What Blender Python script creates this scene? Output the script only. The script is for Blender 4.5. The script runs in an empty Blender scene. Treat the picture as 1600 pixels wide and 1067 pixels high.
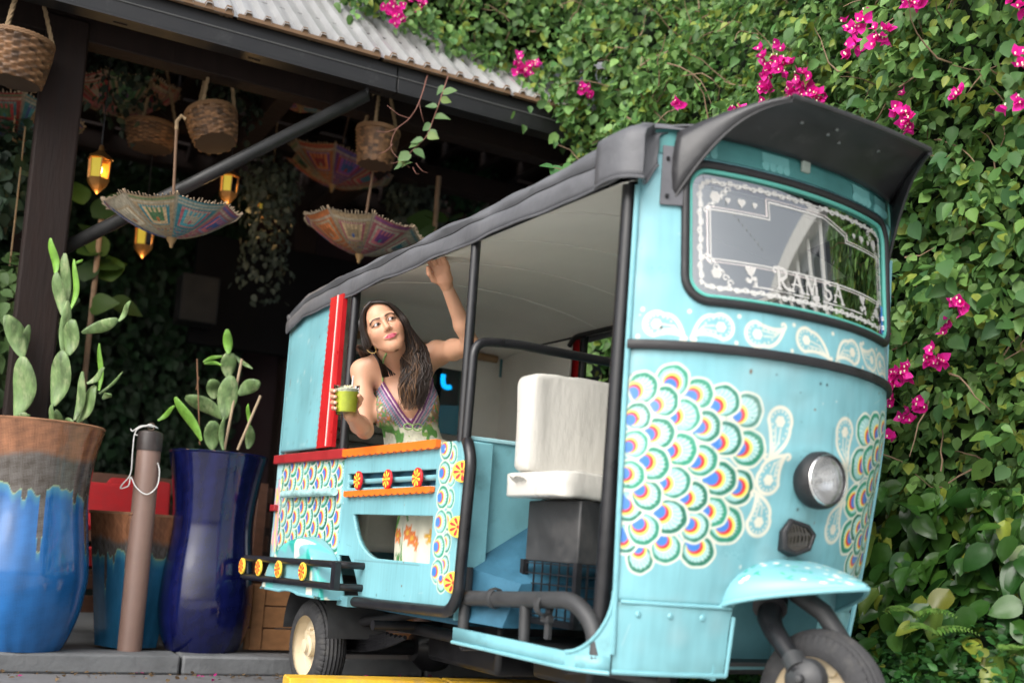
import bpy, math, random
import numpy as np
from mathutils import Vector, Matrix, Euler
random.seed(7); RNG = np.random.default_rng(11)
R = math.radians
scene = bpy.context.scene
col = scene.collection

# ---------------------------------------------------------------- camera, sky, sun, exposure
CAM_H = 0.66
PITCH, ROLL = R(5), R(4)
_d = Vector((0, math.cos(PITCH), math.sin(PITCH)))
_u0 = Vector((0, -math.sin(PITCH), math.cos(PITCH))); _r0 = Vector((1, 0, 0))
_r = _r0*math.cos(ROLL) + _u0*math.sin(ROLL)
_u = _u0*math.cos(ROLL) - _r0*math.sin(ROLL)
cam_d = bpy.data.cameras.new('camera'); cam = bpy.data.objects.new('camera', cam_d); col.objects.link(cam)
cam.matrix_world = Matrix(((_r.x, _u.x, -_d.x, 0), (_r.y, _u.y, -_d.y, 0), (_r.z, _u.z, -_d.z, CAM_H), (0, 0, 0, 1)))
cam_d.sensor_width = 36; cam_d.lens = 1719*36/1600
cam_d.shift_y = 177.5/1600
cam_d.clip_start = 0.05; cam_d.clip_end = 2000
cam_d.dof.use_dof = True; cam_d.dof.focus_distance = 4.25; cam_d.dof.aperture_fstop = 1.45
scene.camera = cam

SUN_EL, SUN_AZ = R(40), R(214)      # soft high light from behind the photographer, over the left shoulder
world = bpy.data.worlds.new('World'); scene.world = world; world.use_nodes = True
nt = world.node_tree; nt.nodes.clear()
sky = nt.nodes.new('ShaderNodeTexSky'); sky.sky_type = 'NISHITA'; sky.sun_disc = False
sky.sun_elevation = SUN_EL; sky.sun_rotation = SUN_AZ; sky.air_density = 1.0; sky.dust_density = 4.0; sky.ozone_density = 1.0
hsv = nt.nodes.new('ShaderNodeHueSaturation'); hsv.inputs['Saturation'].default_value = 0.3
bg = nt.nodes.new('ShaderNodeBackground'); bg.inputs['Strength'].default_value = 0.15
wo = nt.nodes.new('ShaderNodeOutputWorld')
nt.links.new(sky.outputs[0], hsv.inputs['Color']); nt.links.new(hsv.outputs[0], bg.inputs[0]); nt.links.new(bg.outputs[0], wo.inputs[0])
sun_d = bpy.data.lights.new('sun', 'SUN'); sun_d.energy = 1.15; sun_d.angle = R(60); sun_d.color = (1, .96, .9)
sun = bpy.data.objects.new('sun', sun_d); col.objects.link(sun)
# direction towards the sun: azimuth measured clockwise from +Y
_sd = Vector((math.sin(SUN_AZ)*math.cos(SUN_EL), math.cos(SUN_AZ)*math.cos(SUN_EL), math.sin(SUN_EL)))
sun.rotation_euler = _sd.to_track_quat('Z', 'Y').to_euler()
scene.view_settings.view_transform = 'Standard'; scene.view_settings.look = 'None'
scene.view_settings.exposure = 0.95; scene.view_settings.gamma = 1.0
scene.render.engine = 'CYCLES'

# ---------------------------------------------------------------- geometry of the place
F_PX = 1719.0
def ray(x, y): return _d + _r*((x-800)/F_PX) - _u*((y-711)/F_PX)
CAMP = Vector((0, 0, CAM_H))
def at(x, y, Y):                       # point of the place seen at photo position x, y, at distance Y
    v = ray(x, y); return CAMP + v*(Y/v.y)
def atz(x, y, z):
    v = ray(x, y); return CAMP + v*((z-CAM_H)/v.z)
TUK_O = Vector((-0.748, 4.625, 0.0)); TUK_A = -R(58)
TF = Vector((math.sin(R(32)), -math.cos(R(32)), 0)); TW = Vector((math.cos(R(32)), math.sin(R(32)), 0))
def tuk(L, w, z): return TUK_O + TF*L + TW*w + Vector((0, 0, z))
FA = Vector((-1.961, 4.794, 0)); FD = Vector((.88998, .45599, 0)); FN = Vector((-.45599, .88998, 0))
def fac(t, b, z): return FA + FD*t + FN*b + Vector((0, 0, z))
def fac_at(x, y, b):
    v = ray(x, y); k = ((FA + FN*b - CAMP).dot(FN))/v.dot(FN); return CAMP + v*k
FROT = math.atan2(FD.y, FD.x)

# ---------------------------------------------------------------- helpers
class MB:
    def __init__(s): s.v = []; s.f = []; s.m = []; s.cur = 0
    def add(s, vs, fs):
        o = len(s.v); s.v.extend([tuple(p) for p in vs]); s.f.extend([tuple(i+o for i in f) for f in fs]); s.m.extend([s.cur]*len(fs)); return s
    def box(s, c, d, M=None):
        c = Vector(c); vs = []
        for z in (-.5, .5):
            for y in (-.5, .5):
                for x in (-.5, .5):
                    p = Vector((x*d[0], y*d[1], z*d[2]))
                    if M is not None: p = M @ p
                    vs.append(c+p)
        return s.add(vs, [(0,2,3,1),(4,5,7,6),(0,1,5,4),(2,6,7,3),(0,4,6,2),(1,3,7,5)])
    def box2(s, a, b): return s.box([(a[i]+b[i])/2 for i in range(3)], [abs(b[i]-a[i]) for i in range(3)])
    def tube(s, pts, r, n=10, closed=False, caps=True):
        pts = [Vector(p) for p in pts]; m = len(pts)
        rr = r if hasattr(r, '__len__') else [r]*m
        tans = []
        for i in range(m):
            a = pts[(i-1) % m] if (closed or i > 0) else pts[i]; b = pts[(i+1) % m] if (closed or i < m-1) else pts[i]
            t = (b-a); tans.append(t.normalized() if t.length > 1e-9 else Vector((0, 0, 1)))
        nrm = tans[0].orthogonal().normalized(); vs = []; fs = []
        for i in range(m):
            if i > 0:
                q = tans[i-1].rotation_difference(tans[i]); nrm = (q @ nrm)
                nrm = (nrm - tans[i]*nrm.dot(tans[i])).normalized()
            bn = tans[i].cross(nrm)
            for k in range(n):
                a = 2*math.pi*k/n; vs.append(pts[i] + (nrm*math.cos(a) + bn*math.sin(a))*rr[i])
        for i in range(m if closed else m-1):
            j = (i+1) % m
            for k in range(n):
                l = (k+1) % n; fs.append((i*n+k, i*n+l, j*n+l, j*n+k))
        if caps and not closed:
            fs.append(tuple(range(n-1, -1, -1))); fs.append(tuple(range((m-1)*n, m*n)))
        return s.add(vs, fs)
    def lathe(s, prof, n=32, M=None, a0=0, a1=2*math.pi, caps=False):
        full = abs(a1-a0-2*math.pi) < 1e-6; k = n if full else n+1; vs = []; fs = []
        for (r, z) in prof:
            for i in range(k):
                a = a0+(a1-a0)*i/n; p = Vector((r*math.cos(a), r*math.sin(a), z)); vs.append(M @ p if M is not None else p)
        for j in range(len(prof)-1):
            for i in range(n):
                l = (i+1) % k if full else i+1
                fs.append((j*k+i, j*k+l, (j+1)*k+l, (j+1)*k+i))
        if caps: fs.append(tuple(range(k-1, -1, -1))); fs.append(tuple(range((len(prof)-1)*k, len(prof)*k)))
        return s.add(vs, fs)
    def grid(s, P, nu, nv, closed_u=False):
        fs = []
        for i in range(nu if closed_u else nu-1):
            for j in range(nv-1):
                k = (i+1) % nu; fs.append((i*nv+j, k*nv+j, k*nv+j+1, i*nv+j+1))
        return s.add(P, fs)
    def prism(s, poly, a, b, plane='xz'):      # poly 2-D outline, extruded a..b along the third axis
        n = len(poly)
        def mk(p, t): return {'xz': (p[0], t, p[1]), 'xy': (p[0], p[1], t), 'yz': (t, p[0], p[1])}[plane]
        vs = [mk(p, a) for p in poly] + [mk(p, b) for p in poly]
        fs = [tuple(range(n)), tuple(range(2*n-1, n-1, -1))] + [(i, n+i, n+(i+1) % n, (i+1) % n) for i in range(n)]
        return s.add(vs, fs)
    def build(s, name, mat, parent=None, smooth=40, bevel=0, mats=None, subsurf=0):
        me = bpy.data.meshes.new(name); me.from_pydata([tuple(p) for p in s.v], [], s.f); me.validate(); 
        for m_ in (mats or [mat]): me.materials.append(m_)
        if mats and len(me.polygons) == len(s.m): me.polygons.foreach_set('material_index', s.m)
        fix_normals(me)
        if smooth:
            me.polygons.foreach_set('use_smooth', [True]*len(me.polygons)); me.set_sharp_from_angle(angle=R(smooth))
        me.update()
        o = bpy.data.objects.new(name, me); col.objects.link(o)
        if parent is not None: o.parent = parent
        if bevel:
            b = o.modifiers.new('bevel', 'BEVEL'); b.width = bevel; b.segments = 2; b.limit_method = 'ANGLE'; b.angle_limit = R(35)
        if subsurf:
            b = o.modifiers.new('sub', 'SUBSURF'); b.levels = subsurf; b.render_levels = subsurf
        return o
import bmesh
def fix_normals(me):
    if len(me.polygons) > 60000: return
    bm = bmesh.new(); bm.from_mesh(me); bmesh.ops.recalc_face_normals(bm, faces=bm.faces); bm.to_mesh(me); bm.free()
def mesh_obj(name, me, parent=None):
    o = bpy.data.objects.new(name, me); col.objects.link(o)
    if parent is not None: o.parent = parent
    return o
def np_mesh(name, V, Fq, mat, colors=None, smooth=True, attr='paint'):
    me = bpy.data.meshes.new(name); V = np.asarray(V, np.float32); Fq = np.asarray(Fq, np.int32); k = Fq.shape[1]
    me.vertices.add(len(V)); me.vertices.foreach_set('co', V.ravel())
    me.loops.add(Fq.size); me.loops.foreach_set('vertex_index', Fq.ravel())
    me.polygons.add(len(Fq)); me.polygons.foreach_set('loop_start', np.arange(0, Fq.size, k, dtype=np.int32))
    me.update(calc_edges=True)
    if smooth: me.polygons.foreach_set('use_smooth', np.ones(len(Fq), bool))
    if colors is not None:
        ca = me.color_attributes.new(attr, 'FLOAT_COLOR', 'POINT')
        c = np.ones((len(V), 4), np.float32); c[:, :colors.shape[1]] = colors; ca.data.foreach_set('color', c.ravel())
    me.materials.append(mat); me.update()
    return me
def empty(name, loc=(0, 0, 0), rz=0, parent=None):
    o = bpy.data.objects.new(name, None); col.objects.link(o); o.location = loc; o.rotation_euler = (0, 0, rz)
    o.empty_display_size = .1
    if parent is not None: o.parent = parent
    return o
def tag(o, label=None, cat=None, group=None, kind=None):
    if label: o['label'] = label
    if cat: o['category'] = cat
    if group: o['group'] = group
    if kind: o['kind'] = kind
    return o
def structure(o): o['kind'] = 'structure'; return o
def smoothstep(a, b, x):
    t = np.clip((x-a)/(b-a), 0, 1); return t*t*(3-2*t)
def rod_path(pts, rad, seg=6):        # polyline with rounded corners
    pts = [Vector(p) for p in pts]; out = [pts[0]]
    for i in range(1, len(pts)-1):
        a, b, c = pts[i-1], pts[i], pts[i+1]
        r = min(rad, (a-b).length*.48, (c-b).length*.48)
        p0 = b+(a-b).normalized()*r; p1 = b+(c-b).normalized()*r
        for k in range(seg+1):
            t = k/seg; out.append(p0*(1-t)**2 + b*2*t*(1-t) + p1*t*t)
    out.append(pts[-1]); return out

# ---------------------------------------------------------------- materials
def srgb(r, g, b):
    f = lambda c: (c/255/12.92) if c/255 <= .04045 else ((c/255+.055)/1.055)**2.4
    return (f(r), f(g), f(b))
MATS = {}
def mat(name, color, rough=.6, metal=0, var=.12, scale=8, bump=0, bscale=60, spec=.5, attr=None, dirt=None, dirt_amt=.0, dscale=3, sheen=0, coat=0, rvar=.1, trans=0, stretch=None, detail=6):
    if name in MATS: return MATS[name]
    m = bpy.data.materials.new(name); m.use_nodes = True; n = m.node_tree; b = n.nodes['Principled BSDF']
    b.inputs['Roughness'].default_value = rough; b.inputs['Metallic'].default_value = metal
    b.inputs['Specular IOR Level'].default_value = spec
    if coat: b.inputs['Coat Weight'].default_value = coat; b.inputs['Coat Roughness'].default_value = .08
    if sheen: b.inputs['Sheen Weight'].default_value = sheen
    tc = n.nodes.new('ShaderNodeTexCoord'); mp = n.nodes.new('ShaderNodeMapping'); n.links.new(tc.outputs['Object'], mp.inputs[0])
    if stretch: mp.inputs['Scale'].default_value = stretch
    nz = n.nodes.new('ShaderNodeTexNoise'); nz.inputs['Scale'].default_value = scale; nz.inputs['Detail'].default_value = detail; nz.inputs['Roughness'].default_value = .6
    n.links.new(mp.outputs[0], nz.inputs['Vector'])
    mr = n.nodes.new('ShaderNodeMapRange'); mr.inputs['From Min'].default_value = .25; mr.inputs['From Max'].default_value = .75
    mr.inputs['To Min'].default_value = 1-var; mr.inputs['To Max'].default_value = 1+var
    n.links.new(nz.outputs['Fac'], mr.inputs['Value'])
    mx = n.nodes.new('ShaderNodeMix'); mx.data_type = 'RGBA'; mx.blend_type = 'MULTIPLY'; mx.inputs['Factor'].default_value = 1
    if attr:
        at_ = n.nodes.new('ShaderNodeAttribute'); at_.attribute_name = attr; n.links.new(at_.outputs['Color'], mx.inputs['A'])
    else: mx.inputs['A'].default_value = (*color, 1)
    n.links.new(mr.outputs[0], mx.inputs['B']); out = mx.outputs['Result']
    if dirt is not None:
        nd = n.nodes.new('ShaderNodeTexNoise'); nd.inputs['Scale'].default_value = dscale; nd.inputs['Detail'].default_value = 10; nd.inputs['Roughness'].default_value = .7
        n.links.new(mp.outputs[0], nd.inputs['Vector'])
        rp = n.nodes.new('ShaderNodeMapRange'); rp.inputs['From Min'].default_value = .62-.3*dirt_amt; rp.inputs['From Max'].default_value = .80-.2*dirt_amt
        rp.inputs['To Max'].default_value = min(1, .35+dirt_amt)
        n.links.new(nd.outputs['Fac'], rp.inputs['Value'])
        m2 = n.nodes.new('ShaderNodeMix'); m2.data_type = 'RGBA'; n.links.new(rp.outputs[0], m2.inputs['Factor']); n.links.new(out, m2.inputs['A']); m2.inputs['B'].default_value = (*dirt, 1); out = m2.outputs['Result']
    n.links.new(out, b.inputs['Base Color'])
    if rvar:
        r2 = n.nodes.new('ShaderNodeMapRange'); r2.inputs['From Min'].default_value = .3; r2.inputs['From Max'].default_value = .7
        r2.inputs['To Min'].default_value = max(.02, rough-rvar); r2.inputs['To Max'].default_value = min(1, rough+rvar)
        n.links.new(nz.outputs['Fac'], r2.inputs['Value']); n.links.new(r2.outputs[0], b.inputs['Roughness'])
    if bump:
        nb = n.nodes.new('ShaderNodeTexNoise'); nb.inputs['Scale'].default_value = bscale; nb.inputs['Detail'].default_value = 5
        n.links.new(mp.outputs[0], nb.inputs['Vector'])
        bp = n.nodes.new('ShaderNodeBump'); bp.inputs['Strength'].default_value = bump; bp.inputs['Distance'].default_value = .01
        n.links.new(nb.outputs['Fac'], bp.inputs['Height']); n.links.new(bp.outputs[0], b.inputs['Normal'])
    if trans:
        b.inputs['Transmission Weight'].default_value = trans
    MATS[name] = m; return m
def glass_mat(name, tint=(.8, .85, .85), refl=.12, alpha=.25, rough=.02):
    m = bpy.data.materials.new(name); m.use_nodes = True; n = m.node_tree; n.nodes.clear()
    o = n.nodes.new('ShaderNodeOutputMaterial'); t = n.nodes.new('ShaderNodeBsdfTransparent'); t.inputs[0].default_value = (*tint, 1)
    g = n.nodes.new('ShaderNodeBsdfGlossy'); g.inputs['Roughness'].default_value = rough
    fr = n.nodes.new('ShaderNodeFresnel'); fr.inputs[0].default_value = 1.5
    ad = n.nodes.new('ShaderNodeMath'); ad.operation = 'ADD'; ad.inputs[1].default_value = refl; n.links.new(fr.outputs[0], ad.inputs[0]); ad.use_clamp = True
    mx = n.nodes.new('ShaderNodeMixShader'); n.links.new(ad.outputs[0], mx.inputs[0]); n.links.new(t.outputs[0], mx.inputs[1]); n.links.new(g.outputs[0], mx.inputs[2]); n.links.new(mx.outputs[0], o.inputs[0])
    MATS[name] = m; return m
def emit_mat(name, color, strength):
    m = bpy.data.materials.new(name); m.use_nodes = True; b = m.node_tree.nodes['Principled BSDF']
    b.inputs['Base Color'].default_value = (*color, 1); b.inputs['Emission Color'].default_value = (*color, 1); b.inputs['Emission Strength'].default_value = strength
    MATS[name] = m; return m
BLUE = (.180, .415, .465)
M_blue = mat('turquoise_paint', BLUE, .38, var=.16, scale=7, dirt=(.07, .16, .16), dirt_amt=.22, dscale=9, bump=.08, bscale=16)
M_paint = mat('painted_sheet', BLUE, .36, var=.07, scale=4, attr='paint', bump=.06, bscale=10)
M_black = mat('black_tube_paint', (.012, .012, .014), .36, var=.3, scale=20, dirt=(.05, .045, .04), dirt_amt=.0, dscale=25)
M_rubber = mat('black_rubber', (.014, .014, .016), .55, var=.3, scale=20, bump=.1)
M_tyre = mat('tyre_rubber', (.028, .028, .03), .75, var=.3, scale=25, dirt=(.10, .095, .085), dirt_amt=.3, dscale=14, bump=.2, bscale=120)
M_rim = mat('cream_rim_paint', (.62, .52, .36), .45, var=.12, dirt=(.22, .16, .1), dirt_amt=.15, dscale=30)
M_red = mat('dark_red_paint', (.30, .018, .022), .4, var=.2, scale=12, dirt=(.15, .05, .04), dirt_amt=.1)
M_redbright = mat('red_paint', (.45, .012, .016), .35, var=.15, scale=12)
M_orange = mat('orange_paint', (.85, .16, .015), .45, var=.1, scale=15)
M_canopy = mat('grey_canvas', (.095, .097, .106), .55, var=.25, scale=7, bump=.25, bscale=30, dirt=(.12, .12, .125), dirt_amt=.2, dscale=6)
M_lining = mat('grey_roof_lining', (.80, .78, .73), .7, var=.06, scale=3, bump=.1, bscale=8)
M_cream = mat('cream_panel', (.80, .78, .72), .6, var=.06, scale=4)
M_darksteel = mat('dark_grey_steel', (.035, .036, .038), .5, var=.3, scale=12, dirt=(.09, .085, .08), dirt_amt=.2)
M_visor = mat('black_visor_paint', (.030, .030, .033), .42, var=.3, scale=10, dirt=(.1, .1, .1), dirt_amt=.15, dscale=18)
M_teal = mat('teal_header_paint', (.06, .22, .22), .45, var=.2, scale=8, dirt=(.03, .08, .07), dirt_amt=.2)
M_plastic = mat('clear_wrapped_white_vinyl', (.62, .60, .55), .30, var=.06, scale=6, bump=.65, bscale=13, coat=.8, stretch=(1, 1, .4))
M_floorblue = mat('blue_floor_mat', (.03, .12, .19), .6, var=.25, scale=10, bump=.2)
M_yellow = mat('yellow_paint', (.88, .60, .06), .6, var=.15, scale=12)
M_chrome = mat('reflector_silver', (.9, .9, .9), .28, metal=1, var=.03, rvar=.05)
M_glass = glass_mat('windscreen_glass', (.50, .57, .56), .42)
M_clear = glass_mat('clear_glass', (.92, .95, .93), .04)
# ---------------------------------------------------------------- painter: paint lives in vertex colours of fine sheets
CREAM = np.array((.66, .64, .53)); GREEN = np.array((.020, .20, .12)); PBLUE = np.array((.05, .19, .55)); PRED = np.array((.60, .03, .03)); PYEL = np.array((.86, .66, .12))
BASE = np.array(BLUE)
class Paint:
    def __init__(s, U, V, base, aa):
        s.U = U; s.V = V; s.C = np.empty(U.shape+(3,)); s.C[:] = base; s.aa = aa; s.A = np.zeros(U.shape)
    def win(s, u0, u1, v0, v1):
        u = s.U[:, 0]; v = s.V[0, :]
        i0, i1 = np.searchsorted(u, [u0, u1]); j0, j1 = np.searchsorted(v, [v0, v1])
        return slice(max(i0-1, 0), i1+1), slice(max(j0-1, 0), j1+1)
    def over(s, sl, m, c):
        m = np.clip(m, 0, 1); s.C[sl] = s.C[sl]*(1-m[..., None]) + np.asarray(c)*m[..., None]; s.A[sl] = np.maximum(s.A[sl], m)
    def disc(s, u, v, r, c, rv=None):
        rv = rv or r; sl = s.win(u-r*1.2, u+r*1.2, v-rv*1.2, v+rv*1.2)
        d = (1-np.hypot((s.U[sl]-u)/r, (s.V[sl]-v)/rv))*r
        s.over(sl, d/s.aa+.5, c)
    def poly(s, pts, c):
        p = np.array(pts); sl = s.win(p[:, 0].min(), p[:, 0].max(), p[:, 1].min(), p[:, 1].max())
        U, V = s.U[sl], s.V[sl]; ins = np.zeros(U.shape, bool)
        for i in range(len(p)):
            a, b = p[i], p[(i+1) % len(p)]
            if a[1] == b[1]: continue
            cnd = ((a[1] > V) != (b[1] > V)) & (U < (b[0]-a[0])*(V-a[1])/(b[1]-a[1])+a[0]); ins ^= cnd
        s.over(sl, ins.astype(float), c)
    def stroke(s, pts, wd, c, closed=False, op=1):
        p = np.array(pts, float); wds = wd if hasattr(wd, '__len__') else [wd]*len(p)
        mw = max(wds); sl = s.win(p[:, 0].min()-mw, p[:, 0].max()+mw, p[:, 1].min()-mw, p[:, 1].max()+mw)
        U, V = s.U[sl], s.V[sl]; D = np.full(U.shape, 1e9)
        for i in range(len(p) if closed else len(p)-1):
            a, b = p[i], p[(i+1) % len(p)]; ab = b-a; l2 = max(ab@ab, 1e-12)
            t = np.clip(((U-a[0])*ab[0]+(V-a[1])*ab[1])/l2, 0, 1)
            w_ = wds[i]*(1-t)+wds[(i+1) % len(p)]*t
            D = np.minimum(D, np.hypot(U-a[0]-t*ab[0], V-a[1]-t*ab[1])-w_/2)
        s.over(sl, (.5-D/s.aa)*op, c)
    def feather(s, u, v, ru, rv, eu, ev, du, dv):
        sl = s.win(u-ru*1.1, u+ru*1.1, v-rv*1.1, v+rv*1.1); U, V = s.U[sl], s.V[sl]
        x = (U-u)/ru; y = (V-v)/rv; l = math.hypot(du, dv) or 1; du /= l; dv /= l
        sd_ = (u*91.7+v*57.3) % 6.28; th_ = np.arctan2(y, x); r = np.hypot(x, y)*(1+.022*np.sin(3*th_+sd_*5)+.014*np.sin(7*th_+sd_*11)); aa = s.aa/ru
        ins = lambda e: (e)/aa+.5
        s.over(sl, ins(1-r), CREAM)
        s.over(sl, ins(.89-r), np.array((.28, .53, .52)))
        # green crescent, thick on the outer side
        off = .10; r2 = np.hypot(x+du*off, y+dv*off)
        s.over(sl, np.minimum(ins(.86-r), ins(r2-.70-.05*math.sin(sd_*7)))*(.86+.14*np.sin(th_*9+sd_)), GREEN*(1+.35*math.sin(sd_*13)))
        # rays
        ex, ey = (eu-u)/ru-du*.1, (ev-v)/rv-dv*.1; ang = np.arctan2(y-ey, x-ex); re = np.hypot(x-ex, y-ey)
        ray_ = (np.sin(ang*26+np.sin(re*9)) > .1)*.6
        s.over(sl, np.minimum(ins(.66-r), ins(re-.3))*ray_*.8, np.array((.47, .66, .62)))
        # eye: yellow, red, blue
        e2 = lambda k: np.hypot(x-(eu-u)/ru+du*k, y-(ev-v)/rv+dv*k)
        lim = ins(.84-r)
        s.over(sl, np.minimum(lim, ins(.52-e2(.02))), PYEL)
        s.over(sl, np.minimum(lim, ins(.43-e2(.09))), PRED)
        s.over(sl, np.minimum(lim, ins(.36-e2(.21))), PBLUE)
        back = (x-(eu-u)/ru)*du+(y-(ev-v)/rv)*dv; lat = np.abs(-(x-(eu-u)/ru)*dv+(y-(ev-v)/rv)*du)
        s.over(sl, np.minimum(lim, ins(.31+.1*back-lat)*(back < -.1)*(back > -.75)), PBLUE)
    def flower(s, u, v, r, c):
        for k in range(6): s.disc(u+r*.6*math.cos(k*1.047), v+r*.6*math.sin(k*1.047), r*.42, c)
        s.disc(u, v, r*.5, c)
    def paisley(s, cu, cv, r, tu, tv, bend, c=CREAM, lw=.011, flower=True):
        C_ = np.array((cu, cv)); T = np.array((tu, tv)); d = T-C_; l = np.hypot(*d); d = d/l; n = np.array((-d[1], d[0]))
        pts = []
        def bez(a, b, e, k=14): return [a*(1-t)**2+b*2*t*(1-t)+e*t*t for t in np.linspace(0, 1, k)]
        pts += bez(T, C_+d*l*.5+n*(r*.75+bend*r), C_+n*r*.97+d*r*.2)
        for a in np.linspace(0, math.pi, 22)[1:-1]: pts.append(C_+n*r*math.cos(a)-d*r*math.sin(a))
        pts += bez(C_-n*r*.97+d*r*.2, C_+d*l*.5+n*(-r*.75+bend*r), T)
        s.stroke(pts, lw, c, op=.95)
        # curl of the tail
        k = -1 if bend > 0 else 1; cc = T+n*k*r*.28; cur = []
        for a in np.linspace(0, 4.2, 14):
            rr = r*.28*(1-a/7); cur.append(cc+(-n*k*math.cos(a)+d*math.sin(a))*rr)
        s.stroke(cur, lw*.8, c, op=.95)
        inner = [C_+(p-C_)*.72 for p in pts]
        for i in range(0, len(inner)-2, 3): s.disc(inner[i][0], inner[i][1], lw*.26, c)
        for o_ in (-.25, .2): s.stroke([C_+d*r*.5+n*o_*r, C_+d*l*.55+n*(o_*.6+bend*.4)*r, T-d*l*.12+n*bend*.1*r], lw*.45, c, op=.8)
        if flower: s.flower(cu, cv, r*.42, c)
def grid_faces(nu, nv, keep=None):
    i, j = np.meshgrid(np.arange(nu-1), np.arange(nv-1), indexing='ij'); a = i*nv+j
    f = np.stack([a, a+nv, a+nv+1, a+1], -1).reshape(-1, 4)
    if keep is not None: f = f[keep.reshape(-1)]
    return f
def weather(P, U, V, seed, amt=1.0, box=None):
    rg = random.Random(seed); u0, u1, v0, v1 = box or (U.min(), U.max(), V.min(), V.max())
    dust = smoothstep(.2, 1.8, fnoise(U, V, 7, seed+1)+.5*fnoise(U, V, 26, seed+2))*.30*amt; P.C = P.C*(1-dust[..., None])+np.array((.42, .50, .50))*dust[..., None]
    dk = smoothstep(.5, 1.9, fnoise(U, V, 10, seed+3)+.6*fnoise(U, V, 40, seed+4))*.34*amt; P.C = P.C*(1-dk[..., None])+np.array((.07, .17, .17))*dk[..., None]
    for k in range(int(90*amt)):
        u, v = rg.uniform(u0, u1), rg.uniform(v0, v1); r = rg.choice((.0012, .0016, .002, .003, .0045)); P.disc(u, v, r, rg.choice([(.06, .10, .10), (.50, .58, .56), (.16, .09, .05), (.09, .2, .2)]), r*rg.uniform(.6, 1.6))
    for k in range(int(34*amt)):
        u, v = rg.uniform(u0, u1), rg.uniform(v0, v1); a = rg.uniform(-.5, .5)+(1.57 if rg.random() < .4 else 0); l = rg.uniform(.015, .07); P.stroke([(u, v), (u+l*math.cos(a), v+l*math.sin(a))], .0014, rg.choice([(.46, .56, .56), (.08, .2, .2)]), op=.6)
    for k in range(int(16*amt)):
        u, v = rg.uniform(u0, u1), rg.uniform(v0+.2*(v1-v0), v1); l = rg.uniform(.05, .20); P.stroke([(u, v), (u+.003, v-l*.5), (u, v-l)], [.006, .004, .001], (.06, .15, .15), op=.30)
def fnoise(U, V, sc, seed):           # cheap smooth noise for wear
    rg = np.random.default_rng(seed); out = np.zeros(U.shape)
    for k in range(14):
        a = rg.uniform(0, 6.28); fq = sc*rg.uniform(.5, 2.4); out += np.sin((U*math.cos(a)+V*math.sin(a))*fq+rg.uniform(0, 6.28))*rg.uniform(.4, 1)
    return out/4

# ---------------------------------------------------------------- the auto rickshaw
RICK = empty('auto_rickshaw', TUK_O, TUK_A)
tag(RICK, 'turquoise three-wheeled auto rickshaw painted with peacock feathers, open sided, grey canvas roof', 'rickshaw')
PHM = math.asin(.871)
def nose(z): return np.interp(z, [.34, .55, .75, 1.0, 1.25, 1.42, 1.80, 1.95], [1.99, 2.02, 2.06, 2.10, 2.115, 2.095, 2.035, 2.01])
def cowl_pt(phi, z, off=0.0):
    n_ = nose(z); b = (n_-1.89)/(1-math.cos(PHM)); L = n_-b*(1-np.cos(phi)); kz = .20*np.clip((1.15-z)/.6, 0, 1.2)**1.3; W = .6+.62*np.sin(phi)*(1-kz*np.where(np.asarray(phi) < 0, .08, 1.0))
    if np.any(off):
        tl = -b*np.sin(phi); tw = .62*np.cos(phi); l = np.hypot(tl, tw); L = L+off*tw/l; W = W-off*tl/l
    return L, W
_ph = np.linspace(-PHM, PHM, 1201); _l, _w = cowl_pt(_ph, np.full(1201, 1.0))
_s = np.concatenate([[0], np.cumsum(np.hypot(np.diff(_l), np.diff(_w)))]); STOT = _s[-1]
def phi_s(s): return np.interp(s, _s, _ph)
def cowl_v(s, z, off=0): L, W = cowl_pt(phi_s(s), z, off); return Vector((float(L), float(W), float(z)))
WS0, WS1, WZ0, WZ1 = .150, STOT-.150, 1.395, 1.80      # windscreen opening
def rrect(S, Z, s0, s1, z0, z1, r):                    # signed distance, positive inside
    cx, cz = (s0+s1)/2, (z0+z1)/2; qx = np.abs(S-cx)-((s1-s0)/2-r); qz = np.abs(Z-cz)-((z1-z0)/2-r)
    return -(np.hypot(np.maximum(qx, 0), np.maximum(qz, 0))+np.minimum(np.maximum(qx, qz), 0)-r)
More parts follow.
